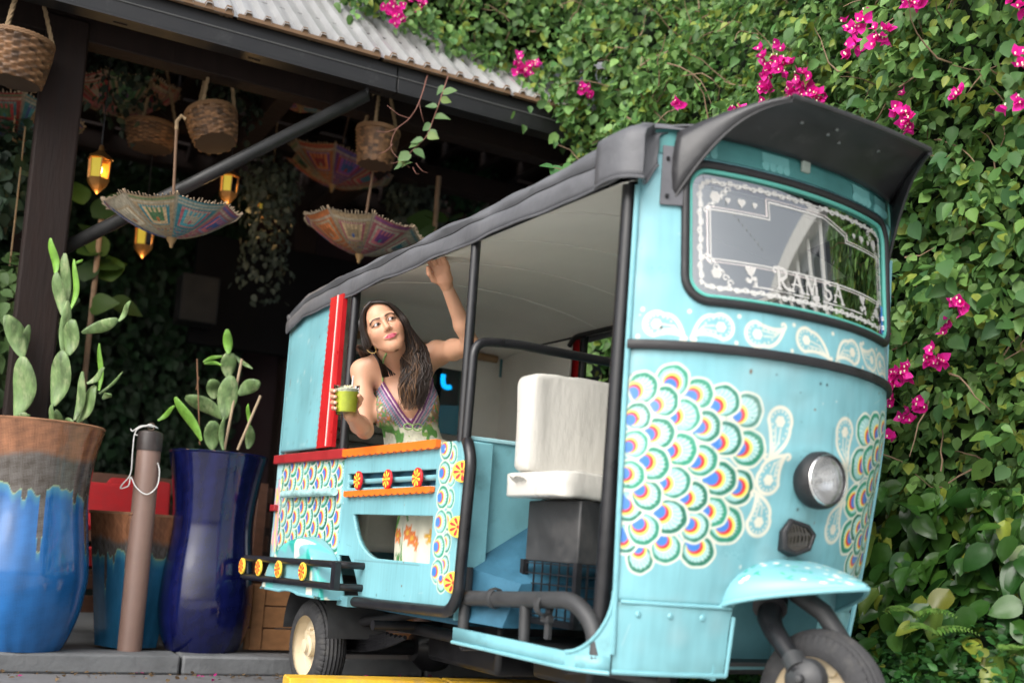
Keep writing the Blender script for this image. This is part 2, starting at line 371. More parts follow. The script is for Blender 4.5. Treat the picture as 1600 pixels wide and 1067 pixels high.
FEATHERS = [(0.345,1.099,0.053,0.048,0.321,1.087),(0.356,0.994,0.058,0.05,0.342,0.994),(0.323,0.777,0.059,0.052,0.323,0.772),(0.342,0.884,0.056,0.05,0.349,0.883),(0.248,0.698,0.051,0.044,0.241,0.707),(0.273,1.119,0.048,0.044,0.255,1.106),(0.276,0.809,0.047,0.042,0.26,0.807),(0.286,1.015,0.052,0.048,0.269,1.003),(0.284,0.902,0.052,0.048,0.272,0.901),(0.228,0.764,0.044,0.042,0.219,0.766),(0.073,0.664,0.041,0.038,0.067,0.686),(0.15,0.7,0.045,0.042,0.14,0.714),(0.199,1.133,0.044,0.042,0.189,1.13),(0.227,1.044,0.044,0.044,0.219,1.044),(0.127,1.164,0.044,0.046,0.127,1.16),(0.212,0.847,0.045,0.042,0.194,0.841),(0.224,0.949,0.047,0.044,0.216,0.945),(0.024,0.718,0.042,0.04,0.017,0.714),(0.15,0.786,0.052,0.048,0.127,0.793),(0.166,1.069,0.044,0.046,0.139,1.067),(0.076,0.747,0.048,0.044,0.066,0.754),(0.107,1.106,0.041,0.042,0.086,1.096),(0.048,1.141,0.04,0.044,0.027,1.133),(0.162,0.974,0.047,0.046,0.139,0.97),(0.154,0.883,0.047,0.044,0.126,0.877),(0.026,0.807,0.045,0.042,0.02,0.806),(0.08,0.841,0.043,0.042,0.064,0.85),(0.098,1.015,0.045,0.044,0.08,1.015),(0.038,1.06,0.037,0.038,0.024,1.056),(0.091,0.929,0.045,0.046,0.073,0.933),(0.027,0.895,0.041,0.04,0.018,0.895),(0.035,0.983,0.037,0.038,0.024,0.978)]
def make_cowl():
    nu, nv = 440, 500
    S, Zg = np.meshgrid(np.linspace(0, STOT, nu), np.linspace(.35, 1.86, nv), indexing='ij')
    P = Paint(S, Zg, BASE, .004)
    wear = fnoise(S, Zg, 9, 3)*.5+fnoise(S, Zg*.35, 30, 5)*.35
    P.C *= (1+.075*wear+.05*fnoise(S*1.0, Zg*.10, 160, 77))[..., None]
    P.C[:] = P.C*(1-(smoothstep(.3, 1.6, wear)*.12)[..., None])+np.array((.45, .62, .62))*(smoothstep(.3, 1.6, wear)*.12)[..., None]
    for mir in (0, 1):
        f = (lambda s: STOT-s) if mir else (lambda s: s); g = -1 if mir else 1
        for (u, v, ru, rv, eu, ev) in FEATHERS:
            du, dv = (u-(-.03))*.9+(u-eu)*3, (v-.93)*.9+(v-ev)*3
            P.feather(f(u), v, ru*(1.13 if u < .32 else 1.06), rv*1.13, f(eu), ev, g*du, dv)
        for (cu, cv, r, tu, tv, b) in [(.458, 1.080, .040, .432, .975, .5), (.440, .912, .039, .482, .985, .6), (.430, .792, .039, .408, .872, -.6)]:
            P.paisley(f(cu), cv, r, f(tu), tv, b*g)
    # band of paisleys under the windscreen
    bz = 1.325
    for (cu, cv, r, tu, tv, b) in [(.075, 1.322, .034, .150, 1.29, .8), (.255, 1.326, .036, .175, 1.295, -.8), (.365, 1.318, .036, .455, 1.345, -.8), (.535, 1.325, .036, .625, 1.285, .7), (.735, 1.322, .036, .66, 1.29, -.8), (.86, 1.322, .034, .785, 1.345, .8), (.935, 1.322, .034, 1.01, 1.29, .8), (1.11, 1.322, .034, 1.04, 1.345, .8)]:
        P.paisley(cu, cv, r, tu, tv, b, lw=.010)
    for u in (.035, .165, .31, .49, .645, .80, .90, 1.02, 1.16):
        P.disc(u, bz+.038, .006, CREAM); P.disc(u-.01, bz-.040, .006, CREAM)
    for (u, v, r) in [(.088, 1.312, .0045), (.592, 1.205, .004), (.617, 1.205, .004), (.165, 1.53, .004), (.52, 1.17, .002), (.43, 1.21, .0025)]: P.disc(u, v, r, (.01, .012, .012))
    # grime with a shape of its own: under the lamp, in the seam, along the near edge
    for (u, v, ru, rv, o) in [(.60, .80, .10, .05, .30), (.57, .70, .14, .03, .25), (.60, 1.0, .08, .02, .25), (.36, .60, .05, .03, .2)]:
        d = np.hypot((S-u)/ru, (Zg-v)/rv)+.35*fnoise(S, Zg, 60, 9); m = np.clip(1-d, 0, 1)*o
        P.C = P.C*(1-m[..., None])+np.array((.06, .14, .13))*m[..., None]
    m = np.clip(1-S/.02, 0, 1)*.25*(fnoise(S, Zg, 50, 4) > -.3); P.C = P.C*(1-m[..., None])+np.array((.10, .2, .2))*m[..., None]
    drip = np.clip(fnoise(S*1.0, Zg*.12, 120, 8)-.9, 0, 1)*.6*(Zg < 1.25); P.C = P.C*(1-drip[..., None])+np.array((.13, .30, .32))*drip[..., None]
    weather(P, S, Zg, 5, 1.0)
    for zz, hh, o in ((.54, .012, .5), (1.243, .012, .35), (.36, .03, .4)):
        m = np.exp(-((Zg-zz)/hh)**2)*o*np.clip(.6+.5*fnoise(S, Zg, 45, 31), 0, 1); P.C = P.C*(1-m[..., None])+np.array((.06, .13, .12))*m[..., None]
    off = .0036*fnoise(S, Zg, 11, 21)+.0012*fnoise(S, Zg, 34, 22)
    off += -.006*np.exp(-((Zg-.545)/.006)**2)                                     # pressed seam above the wings
    off += .010*np.exp(-((np.hypot((S-.60)/.16, (Zg-.985)/.03))**2))             # swage over the head lamp
    L, W = cowl_pt(phi_s(S), Zg, off)
    Sc = (S[:-1, :-1]+S[1:, 1:])/2; Zc = (Zg[:-1, :-1]+Zg[1:, 1:])/2
    keep = rrect(Sc, Zc, WS0, WS1, WZ0, WZ1, .07) < 0
    c = np.abs(Sc-STOT/2)
    arch = .50+.16*np.sqrt(np.clip(1-(c/.20)**2, 0, 1))
    keep &= ~((c < .20) & (Zc < arch))
    keep &= Zc > .352
    me = np_mesh('front_cowl', np.stack([L, W, Zg], -1).reshape(-1, 3), grid_faces(nu, nv, keep), M_paint, P.C.reshape(-1, 3))
    return mesh_obj('front_cowl', me, RICK)
COWL = make_cowl()
def cowl_path(pts, off): return [cowl_v(s, z, off) for s, z in pts]
# folded edge of the sheet by the driver's door, lower edge roll, seam bead, rivets
MB().tube(cowl_path([(0.0, z) for z in np.linspace(.40, 1.72, 40)], .004), .008, 8).build('edge_fold', M_blue, COWL)
MB().tube(cowl_path([(STOT, z) for z in np.linspace(.40, 1.72, 30)], .004), .008, 8).build('edge_fold', M_blue, COWL)
MB().tube(cowl_path([(s, .545) for s in np.linspace(.02, .385, 30)], .001), .006, 8).build('seam_bead', M_blue, COWL)
for s_ in (0.08, .185, .29): MB().lathe([(0, .006), (.007, .005), (.010, .0)], 12, Matrix.Translation(cowl_v(s_, .513, .002)) @ Matrix.Rotation(R(90), 4, 'Y') ).build('rivet', M_blue, COWL)
MB().tube([cowl_v(s, .352, .0) for s in np.linspace(0, .397, 24)], .007, 8).build('lower_edge_roll', M_blue, COWL)
MB().tube([cowl_v(.397, z, .002) for z in np.linspace(.352, .52, 10)], .006, 8).build('wing_edge', M_blue, COWL)
# inner walls of the wheel bay
mb = MB(); mb.box2((1.72, .32, .34), (1.735, .88, .68)); mb.box2((1.74, .36, .34), (1.98, .372, .60)); mb.box2((1.74, .83, .34), (1.98, .842, .60)); mb.box2((1.74, .32, .665), (2.0, .88, .675)); mb.build('wheel_bay', M_blue, RICK)
# black rub strip round the cowl
def band(z, h, t, s0, s1, n=70, lip=.0):
    mb = MB(); P = []
    prof = [(-.002, -h/2), (t*.8, -h/2), (t, -h*.25), (t, h*.25), (t*.8, h/2), (-.002, h/2)]
    for s in np.linspace(s0, s1, n):
        for (o, dz) in prof: P.append(cowl_v(s, z+dz, o))
    return mb.grid(P, n, len(prof))
band(1.262, .026, .016, -.0, STOT).build('rub_strip', M_rubber, RICK)
# windscreen: rubber gasket, inner teal gasket line, glass, painted ornament
def rr_path(s0, s1, z0, z1, r, k=8, n=20):
    p = []
    for (cx, cz, a0) in [(s1-r, z0+r, -90), (s1-r, z1-r, 0), (s0+r, z1-r, 90), (s0+r, z0+r, 180)]:
        arc = [(cx+r*math.cos(R(a0+90*i/k)), cz+r*math.sin(R(a0+90*i/k))) for i in range(k+1)]
        if p:
            a = p[-1]; b = arc[0]
            p += [(a[0]+(b[0]-a[0])*t, a[1]+(b[1]-a[1])*t) for t in np.linspace(0, 1, n)[1:-1]]
        p += arc
    a = p[-1]; b = p[0]; p += [(a[0]+(b[0]-a[0])*t, a[1]+(b[1]-a[1])*t) for t in np.linspace(0, 1, n)[1:-1]]
    return p
WIN = MB().tube(cowl_path(rr_path(WS0, WS1, WZ0, WZ1, .07), .004), .0125, 10, closed=True).build('windscreen_gasket', M_rubber, RICK)
M_tealtrim = mat('teal_trim', (.10, .42, .36), .4)
MB().tube(cowl_path(rr_path(WS0+.016, WS1-.016, WZ0+.016, WZ1-.016, .058), .0), .0065, 8, closed=True).build('inner_trim', M_tealtrim, WIN)
def make_glass():
    nu, nv = 60, 24; S, Zg = np.meshgrid(np.linspace(WS0, WS1, nu), np.linspace(WZ0, WZ1, nv), indexing='ij')
    L, W = cowl_pt(phi_s(S), Zg, -.006); Sc = (S[:-1, :-1]+S[1:, 1:])/2; Zc = (Zg[:-1, :-1]+Zg[1:, 1:])/2
    keep = rrect(Sc, Zc, WS0, WS1, WZ0, WZ1, .07) > -.004
    me = np_mesh('windscreen_glass', np.stack([L, W, Zg], -1).reshape(-1, 3), grid_faces(nu, nv, keep), M_glass); return mesh_obj('windscreen_glass', me, RICK)
GLASS = make_glass()
def make_ornament():
    nu, nv = 470, 220; S, Zg = np.meshgrid(np.linspace(WS0, WS1, nu), np.linspace(WZ0, WZ1, nv), indexing='ij')
    P = Paint(S, Zg, (.8, .8, .78), .003); WH = (.46, .45, .43); s0, s1, z0, z1 = WS0+.048, WS1-.048, WZ0+.045, WZ1-.045; mid = STOT/2
    # scroll border
    pth = rr_path(s0, s1, z0, z1, .03, 6, 90); pp = np.array(pth); k = 0
    seg = np.concatenate([[0], np.cumsum(np.hypot(*np.diff(pp, axis=0).T))]); tot = seg[-1]
    for a in np.arange(0, tot, .0075):
        x = np.interp(a, seg, pp[:, 0]); z = np.interp(a, seg, pp[:, 1]); k += 1
        if abs(x-mid-.03) < .012 and z > 1.7: continue
        nx, nz = (0, 1) if abs(z-z0) < .004 or abs(z-z1) < .004 else (1, 0); o = .0075*math.sin(k*.9)
        P.disc(x+nx*o, z+nz*o, .0034, WH); P.disc(x-nx*o*.6, z-nz*o*.6, .0026, WH)
    P.stroke([tuple(q) for q in pp], .003, WH)
    for (x, z, a, b) in [(s0+.012, z1-.012, 1, -1), (s1-.012, z1-.012, -1, -1), (s0+.012, z0+.012, 1, 1), (s1-.012, z0+.012, -1, 1)]:
        for q in range(6):
            cxx, czz = x+a*(.006+.014*q), z+b*(.006+.014*(5-q))
            P.stroke([(cxx+.010*math.cos(t)*(1-t/9), czz+.010*math.sin(t)*(1-t/9)) for t in np.linspace(0, 5.5, 16)], .0035, WH)
        P.flower(x+a*.036, z+b*.032, .016, WH)
    # double line panel with a raised middle
    def lines(off, wd, c):
        a, b = s0+.03-off, s1-.03+off; lo, hi = z0+.085-off, z1-.085+off; m0, m1, top = mid-.16-off, mid+.16+off, z1-.030+off
        P.stroke([(a, lo), (a, hi), (m0, hi), (m0, top), (m1-.10, top), (m1, hi+.02), (m1, hi), (b, hi), (b, lo)], wd, c)
        P.stroke([(x, lo+.0*math.sin(math.pi*(x-a)/(b-a))) for x in np.linspace(a, b, 30)], wd, c)
    lines(0, .0035, WH); lines(.009, .0022, (.75, .62, .62))
    for m_ in (-1, 1):
        for j, (dx, sc) in enumerate([(.30, .008), (.255, .012), (.21, .008)]):
            x = mid+m_*dx; z = z1-.05; P.disc(x-sc*.45, z+sc*.3, sc*.6, WH); P.disc(x+sc*.45, z+sc*.3, sc*.6, WH); P.poly([(x-sc*.95, z+sc*.1), (x+sc*.95, z+sc*.1), (x, z-sc*1.2)], WH)
        # small rose on a stem either side of the name
        x = mid+m_*.235; z = z0+.047
        P.disc(x, z+.014, .011, WH); P.disc(x-.010, z+.022, .007, WH); P.disc(x+.009, z+.024, .007, WH); P.stroke([(x, z+.01), (x+.004, z-.008), (x-.004, z-.02)], .004, WH); P.disc(x+.012, z-.006, .007, WH); P.disc(x-.01, z-.012, .007, WH); P.poly([(x+.006, z-.022), (x+.02, z-.012), (x+.018, z-.028)], WH)
    # the name, in swash capitals
    def letter(ch, x, z, h):
        w = .0075; t = .0038
        def S_(pts, ww=w): P.stroke([(x+a*h, z+b*h) for a, b in pts], ww, WH)
        arc = lambda cx, cz, rx, rz, a0, a1, n=12: [(cx+rx*math.cos(R(a)), cz+rz*math.sin(R(a))) for a in np.linspace(a0, a1, n)]
        if ch == 'R':
            S_([(.16, 0), (.16, 1)], .009); S_([(0, 1)]+arc(.28, .74, .32, .26, 90, -90)+[(.16, .48)]); S_([(.28, .48), (.5, .12), (.72, .0), (.8, .08)]); S_(arc(0, .86, .12, .14, 90, 250), t); S_([(.04, 0), (.3, 0)], t)
        if ch == 'A':
            S_([(0, 0), (.36, 1)], t); S_([(.36, 1), (.68, 0)], .0085); S_([(.0, .36), (.2, .42), (.56, .34)], t*1.1); S_([(-.08, 0), (.12, 0)], t); S_([(.54, 0), (.82, 0)], t); S_(arc(.25, 1.0, .1, .08, 0, 180), t)
        if ch == 'M':
            S_([(.08, 0), (.14, 1)], t); S_([(.14, 1), (.42, .1)], .0085); S_([(.42, .1), (.74, 1)], t); S_([(.74, 1), (.80, 0)], .0085); S_([(0, 0), (.2, 0)], t); S_([(.68, 0), (.94, 0)], t); S_([(.02, 1), (.14, 1)], t)
        if ch == 'S':
            S_(arc(.27, .74, .23, .25, 30, 250)+arc(.25, .26, .25, .26, 70, -150), .0075); P.disc(x+.48*h, z+.84*h, .004, WH); P.disc(x+.02*h, z+.16*h, .004, WH)
    h = .056; zb = z0+.026
    for ch, dx in (('R', -.150), ('A', -.092), ('M', -.040), ('S', .038), ('A', .082)): letter(ch, mid+dx, zb, h*(1.12 if ch == 'R' else 1))
    P.stroke([(mid-.23, z0+.018), (mid-.03, z0+.016)], .0025, WH); P.stroke([(mid+.03, z0+.016), (mid+.23, z0+.018)], .0025, WH)
    P.disc(mid-.006, z0+.018, .007, WH); P.disc(mid+.006, z0+.018, .007, WH); P.poly([(mid-.012, z0+.016), (mid+.012, z0+.016), (mid, z0+.002)], WH)
    L, W = cowl_pt(phi_s(S), Zg, -.0045); a = (P.A[:-1, :-1]+P.A[1:, 1:]+P.A[1:, :-1]+P.A[:-1, 1:])/4
    f = grid_faces(nu, nv, a > .42); used = np.unique(f); rem = np.zeros(nu*nv, np.int64); rem[used] = np.arange(len(used))
    V = np.stack([L, W, Zg], -1).reshape(-1, 3)[used]
    me = np_mesh('screen_lettering', V, rem[f], mat('white_screen_print', (.78, .77, .74), .6, attr='paint', var=.05), P.C.reshape(-1, 3)[used]); return mesh_obj('screen_lettering', me, GLASS)
make_ornament()
# blue parking sticker in the corner of the screen
mb = MB(); P_ = []
for s in np.linspace(WS1-.055, WS1-.028, 5):
    for z in np.linspace(WZ0+.035, WZ0+.125, 6): P_.append(cowl_v(s, z, -.003))
mb.grid(P_, 5, 6).build('blue_sticker', mat('blue_sticker_print', (.03, .16, .6), .3, var=.3, scale=60), GLASS)
for dz in (.055, .085):
    MB().tube([cowl_v(s, WZ0+dz+.006*math.sin(i*2.1), -.001) for i, s in enumerate(np.linspace(WS1-.05, WS1-.033, 6))], .0035, 6).build('sticker_lettering', mat('white_print', (.8, .8, .8), .4), GLASS)
# header band over the screen with scalloped brackets, latch tab
HEAD = band(1.862, .085, .006, .03, STOT-.03).build('header_band', M_teal, RICK)
for m_ in (.20, .455, STOT-.455+.12, STOT-.2):
    mb = MB(); mb.grid([cowl_v(m_+a, 1.835+b, .0085) for a in (-.05, .05) for b in (0, .04)], 2, 2)
    for k in range(4): mb.lathe([(0, .004), (.014, .003), (.0145, -.003)], 12, Matrix.Translation(cowl_v(m_-.038+.0255*k, 1.833, .006)) @ Matrix.Rotation(R(90), 4, 'Y'))
    mb.build('scalloped_plate', mat('pale_teal_paint', (.14, .38, .38), .45), HEAD)
MB().box(cowl_v(STOT/2-.02, 1.872, .014), (.012, .034, .05)).build('latch_tab', mat('green_grey_metal', (.30, .36, .32), .5), HEAD, bevel=.004)
# ---- sun visor
def make_visor():
    nu, nv = 26, 15; rows = []
    for i in range(nu):
        t = i/(nu-1); e = abs(t-.5)*2
        back = Vector((*[float(q) for q in cowl_pt(phi_s(STOT*(.100+.80*t)), np.array(1.86), .014)], 1.880))
        front = Vector((2.235-.012*e*e, .607+(t-.5)*2*.290, 1.950))
        for j in range(nv):
            u_ = j/(nv-1); p = back.lerp(front, u_); p.z += .020*math.sin(u_*math.pi)*(1-.3*e); rows.append(p)
    o = MB().grid(rows, nu, nv).build('sun_visor', M_visor, RICK, smooth=50)
    s = o.modifiers.new('th', 'SOLIDIFY'); s.thickness = .006; s.offset = 0
    for i0, sg in ((0, -1), (nu-1, 1)):
        P = []
        for j in range(nv):
            u_ = j/(nv-1); p = rows[i0*nv+j]; dp_ = .012+.185*(1-u_)**2.3
            for q in range(6): P.append(p+Vector((-.0*q, sg*.012*math.sin(q/5*3.1), -dp_*q/5)))
        ck = MB().grid(P, nv, 6).build('visor_cheek', M_visor, o, smooth=60); sd = ck.modifiers.new('th', 'SOLIDIFY'); sd.thickness = .006; sd.offset = 0
        MB().tube([P[j*6+5] for j in range(nv)], .005, 6).build('cheek_rim', M_visor, ck)
    fr = [rows[i*nv+nv-1] for i in range(nu)]
    MB().tube(fr, .009, 8).build('visor_rim', M_visor, o)
    for (i, j) in [(7, 8), (11, 7), (11, 9), (13, 6), (18, 8)]:
        MB().lathe([(0, -.003), (.005, -.002), (.005, .004)], 8, Matrix.Translation(rows[i*nv+j]-Vector((0, 0, .004)))).build('rivet', mat('bare_rivet', (.7, .7, .7), .3, metal=1), o)
    for s0 in (.105,):
        sg = 1; mb = MB()
        a = [cowl_v(s0+sg*x, z, .012) for x, z in ((-.03, 1.84), (-.035, 1.665), (.035, 1.665), (.045, 1.84))]
        b = [cowl_v(s0+sg*x, z, .004) for x, z in ((-.03, 1.84), (-.035, 1.665), (.035, 1.665), (.045, 1.84))]
        mb.add(a+b, [(0,1,2,3),(7,6,5,4),(0,4,5,1),(1,5,6,2),(2,6,7,3),(3,7,4,0)]); mb.build('visor_bracket', mat('worn_grey_steel', (.11, .11, .12), .45, metal=.3, var=.3), o, bevel=.002)
        for z in (1.69, 1.80): MB().lathe([(0, .006), (.006, .005), (.007, 0)], 8, Matrix.Translation(cowl_v(s0-.012*sg, z, .013)) @ Matrix.Rotation(R(90), 4, 'X')).build('bolt', M_black, o)
    return o
VISOR = make_visor()
# ---- head lamp and lower lamp
def facing(p, n): return Matrix.Translation(p) @ Vector(n).to_track_quat('Z', 'Y').to_matrix().to_4x4()
hp = cowl_v(.606, .925, 0); hn = Vector((1, -.03, .02))
Mh = facing(hp, hn)
LAMP = MB().lathe([(.070, -.02), (.086, .0), (.090, .02), (.089, .045), (.083, .058), (.077, .060), (.074, .052)], 40, Mh @ Matrix.Scale(.93, 4)).build('head_lamp', M_rubber, RICK)
MB().lathe([(0, .012), (.02, .014), (.045, .026), (.065, .043), (.076, .055)], 40, Mh @ Matrix.Scale(.93, 4)).build('reflector', mat('white_reflector', (.95, .95, .94), .22, metal=.6, coat=1, var=.05), LAMP)
MB().lathe([(0, .068), (.03, .067), (.055, .062), (.076, .055)], 40, Mh @ Matrix.Scale(.93, 4)).build('lens', glass_mat('lamp_lens', (.95, .96, .97), .22, rough=.06), LAMP)
MB().lathe([(0, .034), (.010, .030), (.011, .012)], 12, Mh @ Matrix.Scale(.93, 4)).build('bulb', mat('frosted_bulb', (.7, .7, .68), .3), LAMP)
MB().lathe([(.0765, .0545), (.079, .060), (.0765, .0635)], 40, Mh @ Matrix.Scale(.93, 4)).build('chrome_ring', M_chrome, LAMP)
ep = cowl_v(.572, .757, 0); Me = facing(ep, (1, -.15, .05))
pent = [(-.058, -.040), (-.015, -.056), (.040, -.036), (.060, .012), (.034, .040), (-.034, .054), (-.062, .014)]
mb = MB(); vs = [Me @ Vector((x, y, -.01)) for x, y in pent]+[Me @ Vector((x, y, .022)) for x, y in pent]+[Me @ Vector((x*.78, y*.78, .028)) for x, y in pent]+[Me @ Vector((x*.72, y*.72, .016)) for x, y in pent]
n7 = 7; fs = [tuple(range(3*n7, 4*n7))]
for k in range(3): fs += [(k*n7+i, k*n7+(i+1) % n7, (k+1)*n7+(i+1) % n7, (k+1)*n7+i) for i in range(n7)]
LOW = mb.add(vs, fs).build('lower_lamp', M_rubber, RICK, bevel=.004)
mb = MB(); mb.add([Me @ Vector((x*.74, y*.74, .020)) for x, y in pent]+[Me @ Vector((.004, .0, .028))], [(i, (i+1) % n7, 7) for i in range(n7)]); mb.build('lens', mat('dark_amber_lens', (.012, .010, .006), .08, coat=1, var=.5, scale=30), LOW)
# ---- beak mudguard over the front wheel
def make_beak_mesh():
    nu, nv = 150, 190; U, V = np.meshgrid(np.linspace(0, 1, nu), np.linspace(-1, 1, nv), indexing='ij')
    hw = .235*(1-U**1.6)+.004; rid = .700-.062*U**1.6; rim = .545+.082*U**.75
    Wc = .6+hw*np.sin(V*math.pi/2); Zc = rim+(rid-rim)*np.cos(V*math.pi/2)**.8; Lc = 1.99+.315*U-.0*V
    P = Paint(U*.33, (V+1)*.30, BASE*.95, .004); rg = random.Random(4)
    for k in range(64):
        a, b = rg.uniform(.03, .31), rg.uniform(.05, .55)
        ang = rg.uniform(0, 6.28); P.stroke([(a, b), (a+.018*math.cos(ang), b+.018*math.sin(ang))], [.004, .009], (.02, .30, .25) if k % 3 else (.05, .38, .20))
    for k in range(60):
        a, b = rg.uniform(.03, .31), rg.uniform(.05, .55); P.disc(a, b, rg.uniform(.005, .009), (.75, .73, .62))
    me = np_mesh('front_mudguard', np.stack([Lc, Wc, Zc], -1).reshape(-1, 3), grid_faces(nu, nv), M_paint, P.C.reshape(-1, 3)); o = mesh_obj('front_mudguard', me, RICK)
    s = o.modifiers.new('th', 'SOLIDIFY'); s.thickness = .004
    rimp = [Vector((Lc[i, 0], Wc[i, 0], Zc[i, 0])) for i in range(0, nu-1, 6)]; rimq = [Vector((Lc[i, -1], Wc[i, -1], Zc[i, -1])) for i in range(nu-2, -1, -6)]
    MB().tube(rimp+rimq, .007, 8).build('rolled_rim', M_blue, o)
    return o
make_beak_mesh()
# ---- wheels
def make_wheel(parent, c, steer=0, r=.205, name='wheel', side=-1, hw_=.052):
    e = empty(name, c, steer, parent); e.rotation_euler = (0, 0, steer)
    Mx = Matrix.Rotation(R(90)*(-side)*-1, 4, 'X')            # axis along local y; +z of lathe faces outwards
    Mx = Matrix.Rotation(R(-90) if side > 0 else R(90), 4, 'X')
    prof = []
    for a in np.linspace(-108, 108, 31):
        x = hw_*math.sin(R(a)); q = r-.062+.062*math.cos(R(a))**(1 if abs(a) < 90 else 1) ; q = r-.060+.060*math.cos(R(a))
        if abs(a) < 42 and int(abs(a)/7.2+.5) % 2 == 1: q -= .0045
        prof.append((q, x))
    na = 200; P = []
    angs = np.linspace(-108, 108, 31)
    for i in range(na):
        th = 2*math.pi*i/na
        for (q, x), a in zip(prof, angs):
            if 30 < abs(a) < 80 and i % 4 == 0: q -= .0035
            if abs(abs(a)-92) < 6: q += .0015
            P.append(Mx @ Vector((q*math.cos(th), q*math.sin(th), x)))
    t = MB().grid(P, na, len(prof), closed_u=True).build('tyre', M_tyre, e, smooth=30)
    rim = MB().lathe([(.150, hw_-.018), (.146, hw_-.008), (.138, hw_-.008), (.132, .036), (.126, .012), (.10, .004), (.075, .008), (.062, .020), (.050, .022), (.045, .020), (.045, .045), (.030, .050), (.028, .062), (0, .064)], 48, Mx).build('rim', M_rim, e)
    MB().lathe([(.150, -.034), (.138, -.044), (.126, -.012), (0, -.01)], 40, Mx).build('rim_back', M_darksteel, e)
    for k in range(4):
        a = k*math.pi/2+.5; MB().lathe([(0, .024), (.010, .023), (.011, .004)], 6, Mx @ Matrix.Translation((.078*math.cos(a), .078*math.sin(a), .004))).build('wheel_nut', M_rim, rim)
    for k in range(4):
        a = k*math.pi/2+1.2; MB().lathe([(0, .012), (.016, .010), (.018, .0)], 12, Mx @ Matrix.Translation((.108*math.cos(a), .108*math.sin(a), .006))).build('rim_boss', M_rim, rim)
    return e
make_wheel(RICK, (-.115, .045, .205), hw_=.066)
make_wheel(RICK, (-.115, 1.15, .205), side=1)
make_wheel(RICK, (2.165, .60, .295), steer=R(4), r=.212)
# fork arm, axle cap, steering column
mb = MB(); mb.tube([(2.00, .56, .60), (2.02, .53, .52), (2.06, .51, .49), (2.17, .485, .41), (2.19, .48, .39)], [.03, .036, .030, .024, .024], 14); mb.tube([(2.02, .53, .55), (1.96, .60, .62)], .05, 14)
FORK = mb.build('front_fork', M_black, RICK)
MB().tube([(2.15, .494, .425), (2.185, .482, .395)], .032, 14).build('fork_collar', M_darksteel, FORK)
mb = MB(); mb.lathe([(0, .03), (.035, .026), (.055, .01), (.06, -.02)], 20, facing(Vector((2.20, .490, .372)), (.35, -1, .1))); mb.lathe([(0, .05), (.014, .048), (.015, .02)], 6, facing(Vector((2.20, .490, .372)), (.35, -1, .1))); mb.box((2.19, .50, .36), (.10, .03, .09)); mb.build('axle_housing', M_darksteel, FORK, bevel=.004)
MB().tube([(2.05, .60, .60), (2.14, .62, .55), (2.19, .66, .46), (2.19, .68, .34)], .028, 12).build('mud_stay', M_darksteel, FORK)
# ---- sill, floor, chassis
P_ = []
for (L, w) in [(1.13, -.006), (1.4, -.006), (1.65, -.006), (1.775, -.006), (1.82, .008), (1.86, .03), (1.893, .062)]:
    for z in (.400-.008*(L-1.13)/.76, .352-.004*(L-1.13)/.76): P_.append((L, w, z))
SILL = MB().grid(P_, 7, 2).build('side_sill', M_blue, RICK); sd = SILL.modifiers.new('th', 'SOLIDIFY'); sd.thickness = .02; sd.offset = -1
MB().tube([P_[2*k+1] for k in range(7)], .006, 8).build('sill_edge_roll', M_blue, SILL)
mb = MB(); mb.prism([(1.13, .400), (1.80, .385), (1.80, .345), (1.13, .352)], 1.08, 1.105); mb.build('side_sill', M_blue, RICK, bevel=.004)
mb = MB(); P_ = []
for k in range(13):
    a = R(90*k/12); L = 1.775+.118*math.sin(a); z = .575-.182*math.cos(a)
    for q in (0, 1):
        zz = z if q == 0 else .348; w = .068*max(0, (L-1.775)/.118)**1.5-.006; P_.append((L, w, zz))
mb.grid(P_, 13, 2); mb.build('sill_gusset', M_blue, RICK)
MB().tube([P_[2*k] for k in range(13)], .006, 8).build('gusset_edge', M_blue, RICK)
MB().box2((1.12, .03, .362), (1.84, 1.08, .374)).build('cab_floor', M_darksteel, RICK)
mb = MB()
for w in (.25, .95): mb.tube([(-.5, w, .33), (1.9, w, .33)], .025, 10)
for L in (-.4, .4, 1.1, 1.7): mb.tube([(L, .05, .34), (L, 1.0, .34)], .02, 10)
CH = mb.build('chassis_frame', M_black, RICK)
mb = MB(); mb.tube([(-.115, .1, .205), (-.115, 1.1, .205)], .035, 14); mb.lathe([(0, -.11), (.06, -.10), (.10, -.05), (.11, 0), (.10, .05), (.06, .10), (0, .11)], 20, Matrix.Translation((-.115, .6, .205)) @ Matrix.Rotation(R(90), 4, 'X')); mb.build('rear_axle', M_black, RICK)
mb = MB(); 
for k in range(5): mb.tube([(x, .17+.0*k, .20+.012*k+.10*((x+.1)/.55)**2) for x in np.linspace(-.6+.04*k, .45-.04*k, 14)], .009, 6)
mb.build('leaf_spring', M_black, RICK)
MB().lathe([(0, -.18), (.05, -.18), (.055, 0), (.05, .18), (0, .18)], 16, Matrix.Translation((.75, .55, .26)) @ Matrix.Rotation(R(90), 4, 'Y')).build('exhaust_silencer', M_black, RICK)
mb = MB(); mb.box2((.30, .35, .20), (.85, .9, .40)); mb.build('engine_block', M_black, RICK, bevel=.02); MB().box2((1.0, .4, .22), (1.35, .8, .36)).build('gearbox', M_black, RICK, bevel=.02)
MB().tube([(.0, .12, .31), (.3, .16, .36), (.55, .2, .41), (.95, .25, .43)], .02, 10).build('loom_hose', M_rubber, RICK)
